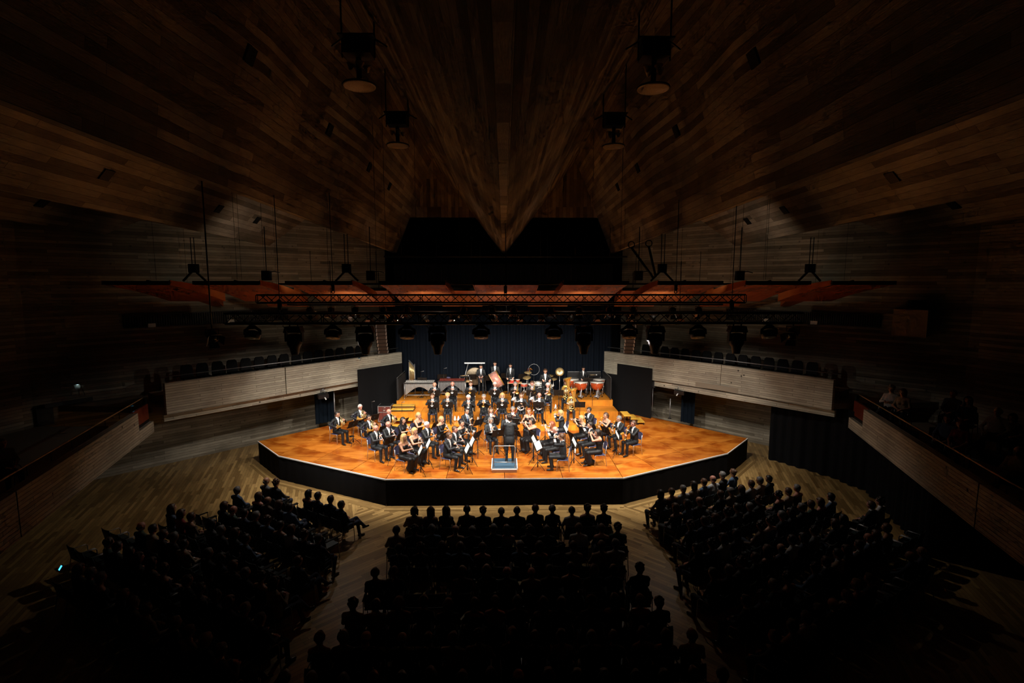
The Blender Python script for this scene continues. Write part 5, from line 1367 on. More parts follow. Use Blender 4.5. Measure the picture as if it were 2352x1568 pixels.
# timpani
TI = [((3.62, 27.25), 0.42, 'large copper-red kettledrum at the left of the timpani'), ((4.02, 26.42), 0.37, 'copper-red kettledrum front left of the timpani player'),
      ((4.88, 26.40), 0.36, 'copper-red kettledrum front right of the timpani player'), ((5.12, 27.15), 0.32, 'small copper-red kettledrum at the right rear')]
for (x, y), r_, lb in TI:
    t = thing('timpani', lb, 'drum', (x, y, PZ), 0, 'set of four timpani')
    h = 0.84
    MB().lathe([(0.06, h - r_ * 1.18), (r_ * 0.45, h - r_ * 1.12), (r_ * 0.78, h - r_ * 0.86), (r_ * 0.95, h - r_ * 0.45), (r_, h - 0.04), (r_ * 0.98, h - 0.02)], n=32).build('bowl', 'copper', t)
    MB().lathe([(0, h), (r_ * 0.985, h), (r_ * 0.985, h - 0.02)], n=32).build('drum_head', 'drum_skin', t)
    MB().ring((0, 0, h - 0.005), r_ * 1.01, 0.016, (0, 0, 1), 32, 8).build('hoop', 'chrome', t)
    for i in range(6):
        a = 2 * math.pi * i / 6 + 0.3; q = Vector((math.cos(a), math.sin(a), 0)) * r_ * 1.03
        MB().tube([q + Vector((0, 0, h)), q + Vector((0, 0, h - 0.16))], 0.009, 6).build('tension_rod', 'chrome', t)
    for i in range(3):
        a = 2 * math.pi * i / 3 + 0.5; q = Vector((math.cos(a), math.sin(a), 0)) * r_
        MB().tube([q * 1.02 + Vector((0, 0, h - 0.25)), q * 0.98 + Vector((0, 0, 0.08))], 0.014, 8).build('strut', 'chrome', t)
        MB().lathe([(0, -0.015), (0.035, -0.015), (0.035, 0.015), (0, 0.015)], q * 0.98 + Vector((0, 0, 0.036)), (math.cos(a + 1.57), math.sin(a + 1.57), 0), 12).build('caster', 'black_metal', t)
    MB().lathe([(0.05, h - r_ * 1.2), (0.05, 0.16), (0.16, 0.10), (0.16, 0.06)], n=12).build('pedal_base', 'steel', t)
    MB().box((0, -r_ * 0.6, 0.09), (0.09, 0.26, 0.03)).build('pedal', 'chrome', t)
def cymbal(t, c, ax, r_, m='bronze', name='cymbal'):
    return MB().lathe([(0.0, 0.035), (r_ * 0.14, 0.030), (r_ * 0.2, 0.012), (r_ * 0.6, 0.004), (r_, -0.014), (r_, -0.017), (r_ * 0.6, 0.0), (0.0, 0.028)], c, ax, 28).build(name, m, t)
def tripod(t, h, r_=0.3, m='chrome'):
    MB().tube([(0, 0, 0.1), (0, 0, h)], 0.011, 8).build('pole', m, t)
    for a in (20, 140, 260): MB().tube([(0, 0, 0.36), (r_ * math.cos(R(a)), r_ * math.sin(R(a)), 0.012)], 0.010, 6).build('leg', m, t)
# drum kit
t = thing('drum_kit', 'black drum kit with chrome rims and cymbals', 'drum kit', (1.92, 26.75, PZ))
b = MB().lathe([(0.27, -0.2), (0.27, 0.2)], (0, -0.05, 0.28), (0, 1, 0), 28).build('kick_drum', 'ebony', t)
MB().lathe([(0, 0), (0.265, 0), (0.265, -0.01), (0, -0.01)], (0, -0.25, 0.28), (0, 1, 0), 28).build('kick_head', 'gray_fabric', b)
MB().ring((0, -0.25, 0.28), 0.275, 0.014, (0, 1, 0), 28, 6).build('kick_hoop', 'chrome', b)
for i, (x, y, z, r_, hh) in enumerate(((-0.36, -0.02, 0.78, 0.13, 0.15), (-0.12, -0.08, 0.80, 0.13, 0.15), (0.14, -0.08, 0.80, 0.14, 0.16), (0.40, -0.02, 0.78, 0.15, 0.17), (-0.48, 0.25, 0.62, 0.17, 0.14), (0.55, 0.25, 0.55, 0.2, 0.30))):
    d = MB().lathe([(r_, -hh), (r_, 0)], (x, y, z), (0, -0.25, 1), 24).build('drum', 'white_plastic' if i < 4 else 'ebony', t)
    MB().lathe([(0, 0), (r_ * 0.98, 0), (r_ * 0.98, 0.006), (0, 0.006)], (x, y, z), (0, -0.25, 1), 24).build('drum_head', 'drum_skin', d)
    for k in (0, -hh): MB().ring(Vector((x, y, z)) + Vector((0, -0.25, 1)).normalized() * k, r_ * 1.03, 0.009, (0, -0.25, 1), 24, 6).build('drum_hoop', 'chrome', d)
    MB().tube([(x, y, z - hh), (x * 0.9, y + 0.05, 0.02)], 0.013, 8).build('drum_stand', 'chrome', d)
MB().tube([(-0.6, -0.22, 0.62), (0.6, -0.22, 0.62)], 0.02, 8).build('rack_bar', 'chrome', t)
for s in (-1, 1): MB().tube([(s * 0.58, -0.22, 0.62), (s * 0.66, -0.25, 0)], 0.018, 8).build('rack_leg', 'chrome', t)
for (x, y, z, ax, r_, tl) in ((0.50, 0.15, 1.12, (0.1, -0.2, 1), 0.21, 0), (0.72, 0.22, 0.92, (0, -0.2, 1), 0.19, 0), (-0.72, 0.1, 1.02, (-0.1, -0.3, 1), 0.22, 0)):
    MB().tube([(x, y, 0), (x, y, z)], 0.011, 8).build('cymbal_pole', 'chrome', t)
    for a in (30, 150, 270): MB().tube([(x, y, 0.3), (x + 0.26 * math.cos(R(a)), y + 0.26 * math.sin(R(a)), 0.012)], 0.009, 6).build('pole_leg', 'chrome', t)
    cymbal(t, (x, y, z), ax, r_)
# crash cymbal facing the hall, hi-hat, wind chime ring
t = thing('suspended_cymbal', 'golden crash cymbal tilted upright beside the drum kit', 'cymbal', (2.95, 26.85, PZ))
tripod(t, 1.2); cymbal(t, (0, -0.03, 1.32), (-0.12, -0.93, 0.36), 0.23)
t = thing('suspended_cymbal', 'bright flat cymbal on a stand right of the bongos', 'cymbal', (1.28, 27.3, PZ))
tripod(t, 1.22); cymbal(t, (0, 0, 1.22), (0, -0.2, 1), 0.21, 'brass_pale'); MB().lathe([(0.05, 0), (0.025, -0.14)], (0.07, -0.05, 1.2), (0, 0, 1), 10).build('cowbell', 'bronze', t)
MB().tube([(-0.03, 0, 1.25), (0.0, 0, 1.42), (0.12, 0, 1.36)], 0.012, 6).build('jam_block', 'red_wood', t)
t = thing('bell_tree_ring', 'thin dark ring stand holding small percussion', 'percussion stand', (1.62, 27.55, PZ))
tripod(t, 1.05, m='black_metal'); MB().ring((0, 0, 1.32), 0.30, 0.010, (0, 1, 0), 30, 6).build('ring', 'steel', t)
MB().tube([(-0.25, -0.02, 1.15), (-0.2, -0.02, 1.42), (-0.1, -0.02, 1.3)], 0.02, 6).build('shaker', 'riser_front', t)
# tables with small percussion and bongos
def table(label, c, w, d, h, m):
    t = thing('percussion_table', label, 'table', c)
    MB().box((0, 0, h - 0.015), (w, d, 0.03)).build('table_top', m, t)
    for x in (-w / 2 + 0.04, w / 2 - 0.04):
        for y in (-d / 2 + 0.04, d / 2 - 0.04): MB().tube([(x, y, 0), (x, y, h - 0.03)], 0.013, 6).build('leg', 'steel', t)
    return t
table('small black table behind the marimba with mallets', (-2.15, 27.55, PZ), 0.62, 0.4, 0.98, 'black_metal')
table('pale wooden table behind the third rear trumpeter', (-1.98, 27.0, PZ), 0.5, 0.35, 0.80, 'pale_wood')
table('pale wooden table carrying the red bongos', (0.55, 27.0, PZ), 0.78, 0.4, 0.72, 'pale_wood')
table('small table beside the timpani with sticks and a tray', (4.95, 27.75, PZ), 0.75, 0.4, 0.95, 'black_metal')
for i, x in enumerate((0.42, 0.72)):
    t = thing('bongo', 'red bongo drum on the pale table, %s of two' % ('left' if i == 0 else 'right'), 'drum', (x, 27.05, PZ + 0.72))
    MB().lathe([(0.10, 0.0), (0.125, 0.15)], n=18).build('shell', 'drum_red', t); MB().lathe([(0, 0.155), (0.12, 0.155), (0.12, 0.15)], n=18).build('drum_head', 'drum_skin', t); MB().ring((0, 0, 0.145), 0.128, 0.012, (0, 0, 1), 18, 6).build('hoop', 'chrome', t)
o = MB().box((0, 0, 0.02), (0.3, 0.18, 0.04)).build('folded_cloth', 'red_towel', label='folded red cloth lying on the bongo table', cat='cloth'); o.location = (0.40, 26.88, PZ + 0.72)
MK = MB(); MK.tube([(0, 0, 0), (0.34, 0, 0)], 0.006, 6); MALLET_S = MK.mesh('shaft', 'pale_wood'); MH = MB(); MH.lathe([(0, -0.03), (0.024, -0.015), (0.024, 0.015), (0, 0.03)], (0.36, 0, 0), (1, 0, 0), 10); MALLET_H = MH.mesh('mallet_head', 'white_plastic')
for i, (x, y, z, a, lb) in enumerate(((-2.4, 27.5, 0.985, 10, 'leftmost on the black table'), (-2.3, 27.58, 0.995, -15, 'middle one on the black table'), (-2.25, 27.42, 0.995, 30, 'nearest on the black table'),
                                      (-2.15, 26.95, 0.815, 5, 'left on the pale table'), (-2.1, 27.06, 0.815, -20, 'right on the pale table'), (4.75, 27.7, 0.965, 12, 'upper one on the timpani table'), (4.72, 27.82, 0.965, -8, 'lower one on the timpani table'))):
    t = thing('mallet', 'white-headed percussion mallet, %s' % lb, 'mallet', (x, y, PZ + z + 0.012), R(a), 'percussion mallets'); obj('shaft', MALLET_S, t); obj('mallet_head', MALLET_H, t)
t = thing('snare_drum', 'dark red snare drum behind the trombone stands', 'drum', (1.05, 26.75, PZ))
MB().lathe([(0.18, 0.55), (0.18, 0.70)], n=24).build('shell', 'drum_red', t); MB().lathe([(0, 0.705), (0.175, 0.705), (0.175, 0.70)], n=24).build('drum_head', 'drum_skin', t)
for z in (0.55, 0.70): MB().ring((0, 0, z), 0.186, 0.01, (0, 0, 1), 24, 6).build('hoop', 'chrome', t)
tripod(t, 0.55, 0.26)
# standing players
def perc_pose(wl, wr): return dict(wl=wl, wr=wr, hl=g((-0.3, -0.8, -0.3), (-0.4, 0, -0.9)), hr=g((0.3, -0.8, -0.3), (0.4, 0, -0.9)))
PERC = [(1104.7, 842, 0, ((0.11, -0.30, 1.17), (-0.11, -0.30, 1.17)), 27.25, 'standing percussionist holding whip blocks before the tam-tam', 0, 0.0),
        (1136.8, 835.3, 0, ((0.18, -0.36, 1.06), (-0.08, -0.34, 0.98)), 27.45, 'tall standing percussionist leaning over the bass drum', 0, 0.12),
        (1172.6, 840, -4, ((0.20, -0.34, 1.05), (-0.20, -0.30, 0.98)), 27.45, 'standing bearded percussionist with glasses behind the bongo table', 1, 0.05),
        (1339.7, 847, 4, ((0.16, -0.42, 1.08), (-0.20, -0.46, 1.02)), 27.35, 'standing timpani player behind the kettledrums', 1, 0.10)]
for px, py, deg, (wl, wr), Yp, lb, gl, ln in PERC:
    b_ = body_mesh(lb, sit=False, head=(0.28, 0), lean=ln, **perc_pose(wl, wr))
    hd = at_y(px, py, Yp); sc_ = (hd.z - PZ) / b_[1].z
    put_person(b_, (hd.x, Yp - b_[1].y * sc_, PZ), R(deg), lb, 'short', 'hair_dark', 'skin_fair', 'suit', 'suit', glasses=bool(gl), group='orchestra players', scale=sc_)
hp = at_z(1252.3, 851.6, PZ + 1.42); hp.z = PZ + 0.12
b_ = body_mesh('drummer', head=(0.25, -0.1), **perc_pose((0.22, -0.38, 0.88), (-0.18, -0.40, 0.90)))
put_person(b_, hp, R(2), 'seated drummer with grey-brown hair behind the drum kit', 'short', 'hair_brown', top='suit', legs='suit', group='orchestra players')
t = thing('drum_stool', 'round black drum stool under the drummer', 'stool', (hp.x, hp.y + 0.04, PZ))
MB().lathe([(0.17, 0.50), (0.18, 0.53), (0.17, 0.56), (0, 0.565)], n=20).build('seat', 'seat_black', t); tripod(t, 0.5, 0.28)
t = thing('whip_blocks', 'pair of dark wooden whip blocks held by the percussionist', 'percussion', at_y(1104.7, 868, 26.93))
for s in (-1, 1): MB().box((s * 0.045, 0, 0), (0.02, 0.06, 0.36), Matrix.Rotation(s * R(10), 3, 'Y')).build('block', 'case_brown', t)
MB().tube([(0, 0, -0.1), (0.02, -0.02, -0.24)], 0.02, 8).build('hinge', 'pale_wood', t)
o = dup(CHAIR, (-3.15, 27.5, PZ), R(0), 'empty blue chair standing behind the marimba')
# percussion music stands (a desk lamp or microphone bar above some)
for i, (px, py, lb) in enumerate(((971, 912, 'music stand in front of the vibraphone'), (1016, 903, 'music stand in front of the marimba'), (1084, 903, 'low music stand before the tam-tam'), (1115, 906, 'music stand beside the standing percussionist'),
                                  (1161, 900, 'music stand left of the bongo table'), (1200, 902, 'tilted music stand beside the trombonists'), (1271, 903, 'music stand in front of the crash cymbal'), (1349, 912, 'music stand between the two front timpani'))):
    p = at_z(px, py, PZ); p.y = max(p.y, 26.05)
    put_stand((p.x, p.y, PZ), R((-4, 6, 3, -8, 5, 18, -25, 2)[i]), lb + ' on the top riser')
# microphones
def mic(px, py, z, h, lb, tilt=0.0):
    p = at_z(px, py, z); t = thing('microphone_stand', lb, 'microphone', p, tilt)
    MB().tube([(0, 0, 0.02), (0, 0, h)], 0.008, 6).build('pole', 'black_metal', t)
    MB().lathe([(0.12, 0), (0.12, 0.015), (0.02, 0.03)], n=16).build('base', 'black_metal', t)
    MB().tube([(0, 0, h), (0.10, -0.16, h + 0.05)], 0.007, 6).build('boom', 'black_metal', t)
    MB().tube([(0.02, -0.12, h + 0.03), (0.19, -0.22, h + 0.085)], 0.013, 8).build('microphone', 'steel', t)
for a in ((968, 912, PZ, 1.36, 'slim microphone on a stand above the vibraphone'), (1020, 906, PZ, 1.42, 'slim microphone on a stand above the marimba'), (808, 1002, ST, 1.02, 'microphone on a stand between the two left horn players'),
          (856, 972, ST, 1.1, 'microphone on a stand behind the front horn players'), (880, 985, ST, 1.02, 'microphone on a stand beside the bald horn player'), (924, 975, ST, 1.12, 'microphone on a stand before the lower steps'),
          (1253, 985, ST, 1.15, 'microphone on a boom left of the blonde woman'), (1360, 960, ST, 1.1, 'microphone on a stand by the tuba'), (1165, 903, PZ, 1.38, 'slim microphone above the bongo table')): mic(*a)
# mutes and bottles on the floor
def floor_thing(name, lb, cat, px, py, z, prof, m):
    p = at_z(px, py, z); o = MB().lathe(prof, n=16).build(name, m, label=lb, cat=cat); o.location = p; return o
MUTE = [(0.03, 0), (0.07, 0.02), (0.075, 0.06), (0.045, 0.16), (0.02, 0.24), (0.0, 0.245)]
for px, py, z, lb in ((1276, 939, RZ[2], 'white conical mute standing by the white-haired trombonist'), (1098, 968, RZ[1], 'white conical mute behind the tilted stand'), (1045, 966, RZ[1], 'white round mute on the low riser, left one'), (1053, 966, RZ[1], 'white round mute on the low riser, right one')):
    floor_thing('brass_mute', lb, 'mute', px, py, z, MUTE, 'white_plastic')
for px, py, z, lb, m in ((1306, 956, RZ[1], 'clear plastic bottle by the front tuba player', 'bottle_white'), (1233, 1026, ST, 'cyan bottle lying by the long dress', 'cyan_plastic'), (1321, 1040, ST, 'white bottle standing by a music stand at right', 'bottle_white')):
    floor_thing('bottle', lb, 'bottle', px, py, z, [(0.03, 0), (0.034, 0.01), (0.034, 0.16), (0.014, 0.21), (0.014, 0.24), (0, 0.24)], m)
# ------------------------------------------------------------------ audience: chairs with arms, three blocks, and a few people on the balconies
def make_aud_chair(full):
    t = thing('audience_chair', '', 'chair')
    MB().box((0, -0.01, 0.435), (0.44, 0.43, 0.045)).build('seat', 'seat_teal', t)
    b = MB(); V = []; F = []; n = 6
    for k in (0, 0.02):
        for i in range(n + 1):
            for j in (0, 1, 2, 3):
                u = i / n * 2 - 1; v = j / 3
                V.append((u * 0.22 * (1 - 0.10 * (v == 1) * abs(u) ** 3), 0.20 + k + 0.03 * (1 - u * u) + 0.07 * v, 0.50 + 0.36 * v))
    N1 = 4 * (n + 1)
    for i in range(n):
        for j in range(3):
            a = 4 * i + j; F += [(a, a + 4, a + 5, a + 1), (N1 + a, N1 + a + 1, N1 + a + 5, N1 + a + 4)]
    for i in range(n):
        a = 4 * i; F += [(a, N1 + a, N1 + a + 4, a + 4), (a + 3, a + 7, N1 + a + 7, N1 + a + 3)]
    for j in range(3): F += [(j, j + 1, N1 + j + 1, N1 + j), (4 * n + j, N1 + 4 * n + j, N1 + 4 * n + j + 1, 4 * n + j + 1)]
    b.add(V, F, 0, True); b.build('backrest', 'seat_teal', t)
    if full:
        for s in (-1, 1):
            MB().tube([(s * 0.235, -0.18, 0.64), (s * 0.245, -0.20, 0.55), (s * 0.24, -0.22, 0.0)], 0.012, 6).build('leg', 'steel', t)
            MB().tube([(s * 0.235, 0.24, 0.66), (s * 0.24, 0.22, 0.42), (s * 0.25, 0.28, 0.0)], 0.012, 6).build('leg', 'steel', t)
            MB().bar((s * 0.235, -0.20, 0.655), (s * 0.235, 0.24, 0.665), 0.05, 0.025).build('armrest', 'seat_black', t)
    else:
        m = MB()
        for s in (-1, 1):
            m.tube([(s * 0.24, -0.22, 0.0), (s * 0.245, -0.20, 0.6), (s * 0.235, -0.16, 0.65), (s * 0.235, 0.22, 0.66), (s * 0.24, 0.2, 0.42), (s * 0.25, 0.28, 0.0)], 0.012, 5)
        m.build('frame', 'steel', t)
    return t
ACH = {True: make_aud_chair(True), False: make_aud_chair(False)}; ACH_USED = {}
def put_aud_chair(loc, rz, label, full):
    k = full
    if k not in ACH_USED:
        ACH_USED[k] = 1; c = ACH[k]; c.location = loc; c.rotation_euler = (0, 0, rz); c['label'] = label; c['group'] = 'audience chairs'
        return c
    return dup(ACH[k], loc, rz, label, 'audience chairs')
AB = []
for i in range(7):
    wear = ['suit', 'suit', 'blouse', 'suit', 'dress', 'suit', 'blouse'][i]
    hh = dict(hl=('open', Vector((-0.7, -0.6, -0.2)), Vector((0, 0, -1))), hr=('open', Vector((0.7, -0.6, -0.2)), Vector((0, 0, -1))))
    wl = [(0.10, -0.26, 0.70), (0.18, -0.34, 0.68), (0.08, -0.24, 0.72), (0.09, -0.20, 0.86), (0.12, -0.26, 0.70), (0.24, -0.24, 0.70), (0.12, -0.3, 0.69)][i]
    wr = (-wl[0], wl[1] + 0.02 * (i % 3), wl[2])
    AB.append(body_mesh(('aud', i), wear=wear, wl=wl, wr=wr, low=True, res=0.024, lean=[-0.10, -0.06, -0.04, -0.12, -0.05, -0.14, -0.08][i], wide=[1, 1.1, 0.95, 1.05, 1.0, 1.12, 0.95][i], head=[(-0.02, 0), (0.05, 0.2), (0.0, -0.15), (0.1, 0), (0.0, 0.1), (-0.05, -0.1), (0.05, 0)][i],
                        tuck=[0, 0.1, 0.05, -0.1, 0, -0.05, 0.1][i], cross=(i in (3, 5)), **hh))
TOPS = ['aud_black', 'aud_navy', 'aud_black', 'aud_grey', 'aud_black', 'aud_brown', 'aud_navy', 'aud_white', 'aud_blue', 'aud_black', 'aud_tan', 'aud_green']
TOPW = {'aud_black': 'black', 'aud_navy': 'navy', 'aud_grey': 'grey', 'aud_white': 'white', 'aud_blue': 'blue', 'aud_tan': 'beige', 'aud_green': 'dark green', 'aud_brown': 'brown', 'aud_red': 'red', 'aud_orange': 'orange'}
HS = [('short', 'hair_dark'), ('bob', 'hair_brown'), ('short', 'hair_grey'), ('long', 'hair_dark'), ('bald', 'hair_dark'), ('short', 'hair_brown'), ('bob', 'hair_dark'), ('short', 'hair_grey'), ('long', 'hair_brown'), ('curly', 'hair_dark'), ('bun', 'hair_brown'), ('curly', 'hair_brown')]
ARN = random.Random(21); A_COUNT = [0]
def seat_row(block, row, seats, rz, empty=(), full=True, special={}, start='left', dark=0):
    """seats: floor positions of the chair centres, listed from the left"""
    for k, (x, y) in enumerate(seats):
        A_COUNT[0] += 1
        where = '%s seat from left, %s row, %s block' % (ORD[k], ORD[row], block)
        jit = R(ARN.uniform(-4, 4))
        put_aud_chair((x, y, 0), rz + jit, ('empty dark chair with armrests, ' if k in empty else 'dark chair under the listener, ') + where, full)
        if k in empty: continue
        sp = special.get(k); b = ARN.randrange(7); hr_, hc_ = HS[ARN.randrange(12)]; tp = TOPS[ARN.randrange(12)]
        fem = b in (2, 4, 6)
        if fem and hr_ == 'bald': hr_ = 'bob'
        if not fem and hr_ in ('long', 'bun'): hr_ = 'short'
        if sp: b, hr_, hc_, tp = sp
        pz = Vector((x, y, 0)) + rotz((ARN.uniform(-0.02, 0.02), -0.02, 0), rz)
        put_person(AB[b], pz, rz + jit + R(ARN.uniform(-5, 5)), '%s-clad listener, %s' % (TOPW[tp], where), hr_, hc_, ARN.choice(('skin_fair', 'skin_pink', 'skin_tan')), tp, 'aud_navy' if b % 2 else 'aud_black', shirt=tp if b in (1, 5) else None, group='seated audience', scale=ARN.uniform(0.94, 1.0))
C0 = R(180)
hx = lambda px, py: at_z(px, py, 1.24)
CR = [([952.6, 990.6, 1026, 1072.9, 1108, 1150.8, 1189.6, 1230.4, 1268, 1311.5, 1348.3, 1386.7], 1171, ()), ([912.6, 954.6, 990.6, 1045.7, 1085.7, 1134.8, 1164.4, 1214.4, 1254.8, 1290, 1330.7, 1382.3, 1419.4], 1213, (9,)),
      ([917.8, 965.8, 1015.7, 1057, 1107.7, 1150, 1195.6, 1237.6, 1289.5, 1315.5, 1350, 1382.3, 1413.4], 1254, (5, 10)), ([861.9, 907.8, 955, 1005, 1061.7, 1119.7, 1163.6, 1219.6, 1263.5, 1311.5, 1363.5, 1411.4, 1471.4], 1309, (2, 3)),
      ([813.9, 865.9, 915.8, 971.8, 1031.7, 1089.7, 1137.6, 1190, 1249.5, 1291.5, 1355.5, 1413.4, 1471.4, 1515.3], 1382, ()), ([736, 791.9, 843.9, 923.8, 983.8, 1043.7, 1099.7, 1177.6, 1229.6, 1290.7, 1355.5, 1407.4, 1474.2, 1531.3, 1589.3], 1460, ()),
      ([660, 720, 790, 860, 925, 990, 1060, 1125, 1190, 1260, 1325, 1390, 1460, 1525, 1595, 1660], 1552, ())]
for r_, (xs, py, em) in enumerate(CR):
    yy = hx(1158, py).y
    seat_row('centre', r_, [(hx(px, py).x, yy - 0.02) for px in xs], C0, em, full=r_ < 4)
LS = {0: {0: (0, 'bald', 'hair_grey', 'aud_grey'), 1: (1, 'curly', 'hair_brown', 'aud_black')}, 3: {1: (2, 'bob', 'hair_brown', 'aud_red')}}
for s, block in ((-1, 'left'), (1, 'right')):
    dx, dy = s * 0.866, 0.5
    x1 = [8.15, 8.75, 9.45, 10.0, 11.5, 11.7, 10.6] if s < 0 else [8.15, 9.2, 9.7, 10.3, 11.6, 11.9, 10.6]
    for r_ in range(7):
        y7 = (16.32 if s < 0 else 16.82) - 1.08 * r_ - (0.0 if s < 0 else 0.04 * r_)
        n = int((x1[r_] - 4.62 + 0.25) / (0.866 * 0.52)); seats = []
        for k in range(n):
            x = x1[r_] - k * 0.866 * 0.52; seats.append((s * x, y7 + (x - 7.0) * 0.577))
        if s > 0: seats = seats[::-1]
        em = {-1: {0: (2, 3), 1: (1, 6, 7, 8), 2: (0, 1), 3: (3, 8, 9, 10), 4: (0, 1, 2, 8), 5: (0, 1, 2, 9), 6: (0, 4, 8)}, 1: {0: (), 1: (3,), 2: (7,), 3: (4,), 4: (12, 13, 9), 5: (13, 14, 15, 4), 6: (8, 9, 10)}}[s][r_]
        # chairs face the middle of the stage, square to their row
        seat_row(block, r_, seats, math.atan2(-s * 0.5, -0.866) , em, full=r_ < 4, special=LS.get(r_, {}) if s < 0 else {})
# a phone glowing in the dark left block
t = thing('mobile_phone', 'glowing mobile phone held up in the dark left block', 'phone', at_z(140, 1310, 0.95), R(150))
MB().box((0, 0, 0.07), (0.075, 0.01, 0.15), Matrix.Rotation(R(35), 3, 'X')).build('body', 'black_metal', t); MB().box((0, 0.008, 0.075), (0.06, 0.004, 0.11), Matrix.Rotation(R(35), 3, 'X')).build('screen', 'led_blue', t)
# listeners on the lower balconies
for i, (px, py, deg, b, hs_, tp, lb) in enumerate(((2046, 896, -60, 3, ('curly', 'hair_grey'), 'aud_white', 'balcony listener in white nearest the right corner gate'), (2074, 904, -55, 2, ('bob', 'hair_brown'), 'aud_tan', 'balcony listener in beige beside the one in white'), (2188, 908, -60, 0, ('short', 'hair_grey'), 'aud_grey', 'grey-clad listener high on the right balcony'),
                                              (2224, 922, -60, 4, ('long', 'hair_dark'), 'aud_black', 'black-clad listener high on the right balcony'), (2176, 965, -65, 1, ('short', 'hair_dark'), 'aud_blue', 'blue-clad listener by the right balcony rail'), (2206, 978, -62, 6, ('bob', 'hair_red'), 'aud_red', 'red-clad listener by the right balcony rail'),
                                              (2290, 950, -60, 5, ('short', 'hair_white'), 'aud_white', 'white-clad listener far out on the right balcony'), (2326, 962, -60, 2, ('bob', 'hair_dark'), 'aud_brown', 'brown-clad listener far out on the right balcony'), (2338, 1040, -70, 3, ('bald', 'hair_grey'), 'aud_tan', 'listener in beige at the right picture edge'),
                                              (6, 1022, 65, 0, ('short', 'hair_grey'), 'aud_grey', 'grey-clad listener on the balcony at the left picture edge'))):
    z = ZN0 + 0.24 + (0.35 if py < 930 else 0.0) + (0.25 if 930 < py < 955 else 0); hp = at_z(px, py, z + 1.24); hp.z = z
    if z > ZN0 + 0.3: MB().box((0, 0, (z - ZN0 - 0.24) / 2), (0.62, 0.9, z - ZN0 - 0.24)).build('seating_step', 'black_metal', label='black seating step under the %s' % lb, cat='step').location = (hp.x, hp.y, ZN0 + 0.24)
    put_person(AB[b], hp, R(deg) + C0 * 0, lb, hs_[0], hs_[1], 'skin_fair', tp, 'aud_black', shirt=tp, group='listeners on the balconies')
    put_aud_chair((hp.x, hp.y, z), R(deg), 'dark chair under the ' + lb, False)
# lit mixing desk with small lamps on the left balcony
p = at_z(150, 925, 3.3); t = thing('mixing_desk', 'dark mixing desk with tiny blue lights on the left balcony', 'mixing desk', (p.x, p.y, ZN0 + 0.24), R(60))
MB().box((0, 0, 0.75), (1.5, 0.8, 0.14), Matrix.Rotation(R(-8), 3, 'X')).build('console', 'black_metal', t)
for s in (-1, 1): MB().bar((s * 0.65, 0, 0), (s * 0.65, 0, 0.7), 0.06, 0.5).build('leg', 'black_metal', t)
for i, (x, y) in enumerate(((-0.5, 0.2), (-0.46, 0.1), (-0.1, 0.22), (0.3, 0.25), (0.35, -0.05), (0.55, -0.2), (0.58, -0.12))): MB().box((x, y, 0.83 + 0.12 * -y), (0.035, 0.035, 0.012)).build('button', 'led_blue', t)
for (px, py, lb, m_) in ((178, 882, 'small bluish desk lamp glowing over the mixing desk', 'led_white'), (303, 931, 'small bluish lamp on the left balcony rail', 'led_blue'), (825, 822, 'tiny blue lamp on the left parapet rail', 'led_blue')):
    p = at_z(px, py, 4.0 if px < 200 else (3.55 if px < 400 else 4.27)); t = thing('desk_lamp', lb, 'lamp', p)
    MB().tube([(0.25, 0, -0.45) if px < 200 else (0.03, 0.03, -0.14), (0.1, 0, 0.03), (0, 0, 0.02)], 0.008, 6).build('gooseneck', 'black_metal', t); MB().lathe([(0.05, -0.01), (0.055, 0.01), (0.03, 0.03), (0, 0.035)], n=12).build('lamp_shade', 'black_metal', t)
    MB().lathe([(0, -0.02), (0.045, -0.012), (0.045, 0.0), (0, 0.0)], n=12).build('bulb', m_, t)
# rows of seat backs behind the lit parapets
bs = MB(); bs.box((0, 0, 0.42), (0.46, 0.44, 0.08)); BS = bs.mesh('seat', 'seat_black')
bb = MB(); bb.add([(u * 0.23 * (0.86 if z > 0.9 else 1), 0.2 + e, z) for e in (0, 0.06) for z in (0.4, 0.75, 0.92, 0.98) for u in ((-1, 1) if z < 0.95 else (-0.7, 0.7))],
                  [(0, 1, 3, 2), (2, 3, 5, 4), (4, 5, 7, 6), (8, 10, 11, 9), (10, 12, 13, 11), (12, 14, 15, 13), (6, 7, 15, 14), (0, 2, 10, 8), (2, 4, 12, 10), (4, 6, 14, 12), (1, 9, 11, 3), (3, 11, 13, 5), (5, 13, 15, 7), (0, 8, 9, 1)]); BB = bb.mesh('backrest', 'seat_black')
bp = MB(); bp.box((0, 0.05, 0.2), (0.1, 0.3, 0.4)); BPm = bp.mesh('pedestal', 'black_metal')
for s in (-1, 1):
    a, b = Vector(PF[s][0]), Vector(PF[s][2]); d = b - a; u = d.normalized(); n = Vector((u.y, -u.x)); n = n if n.y > 0 else -n
    for k in range(15):
        q = a + u * (1.55 + 0.60 * k) + n * 1.25
        t = thing('balcony_chair', 'dark folded balcony seat on the %s, %s from the stage' % (side_word(s), ORD[k]), 'chair', (q.x, q.y, ZB0 + 0.60), math.atan2(-n.x, n.y), 'empty seats on the stage balconies')
        obj('seat', BS, t); obj('backrest', BB, t); obj('pedestal', BPm, t)
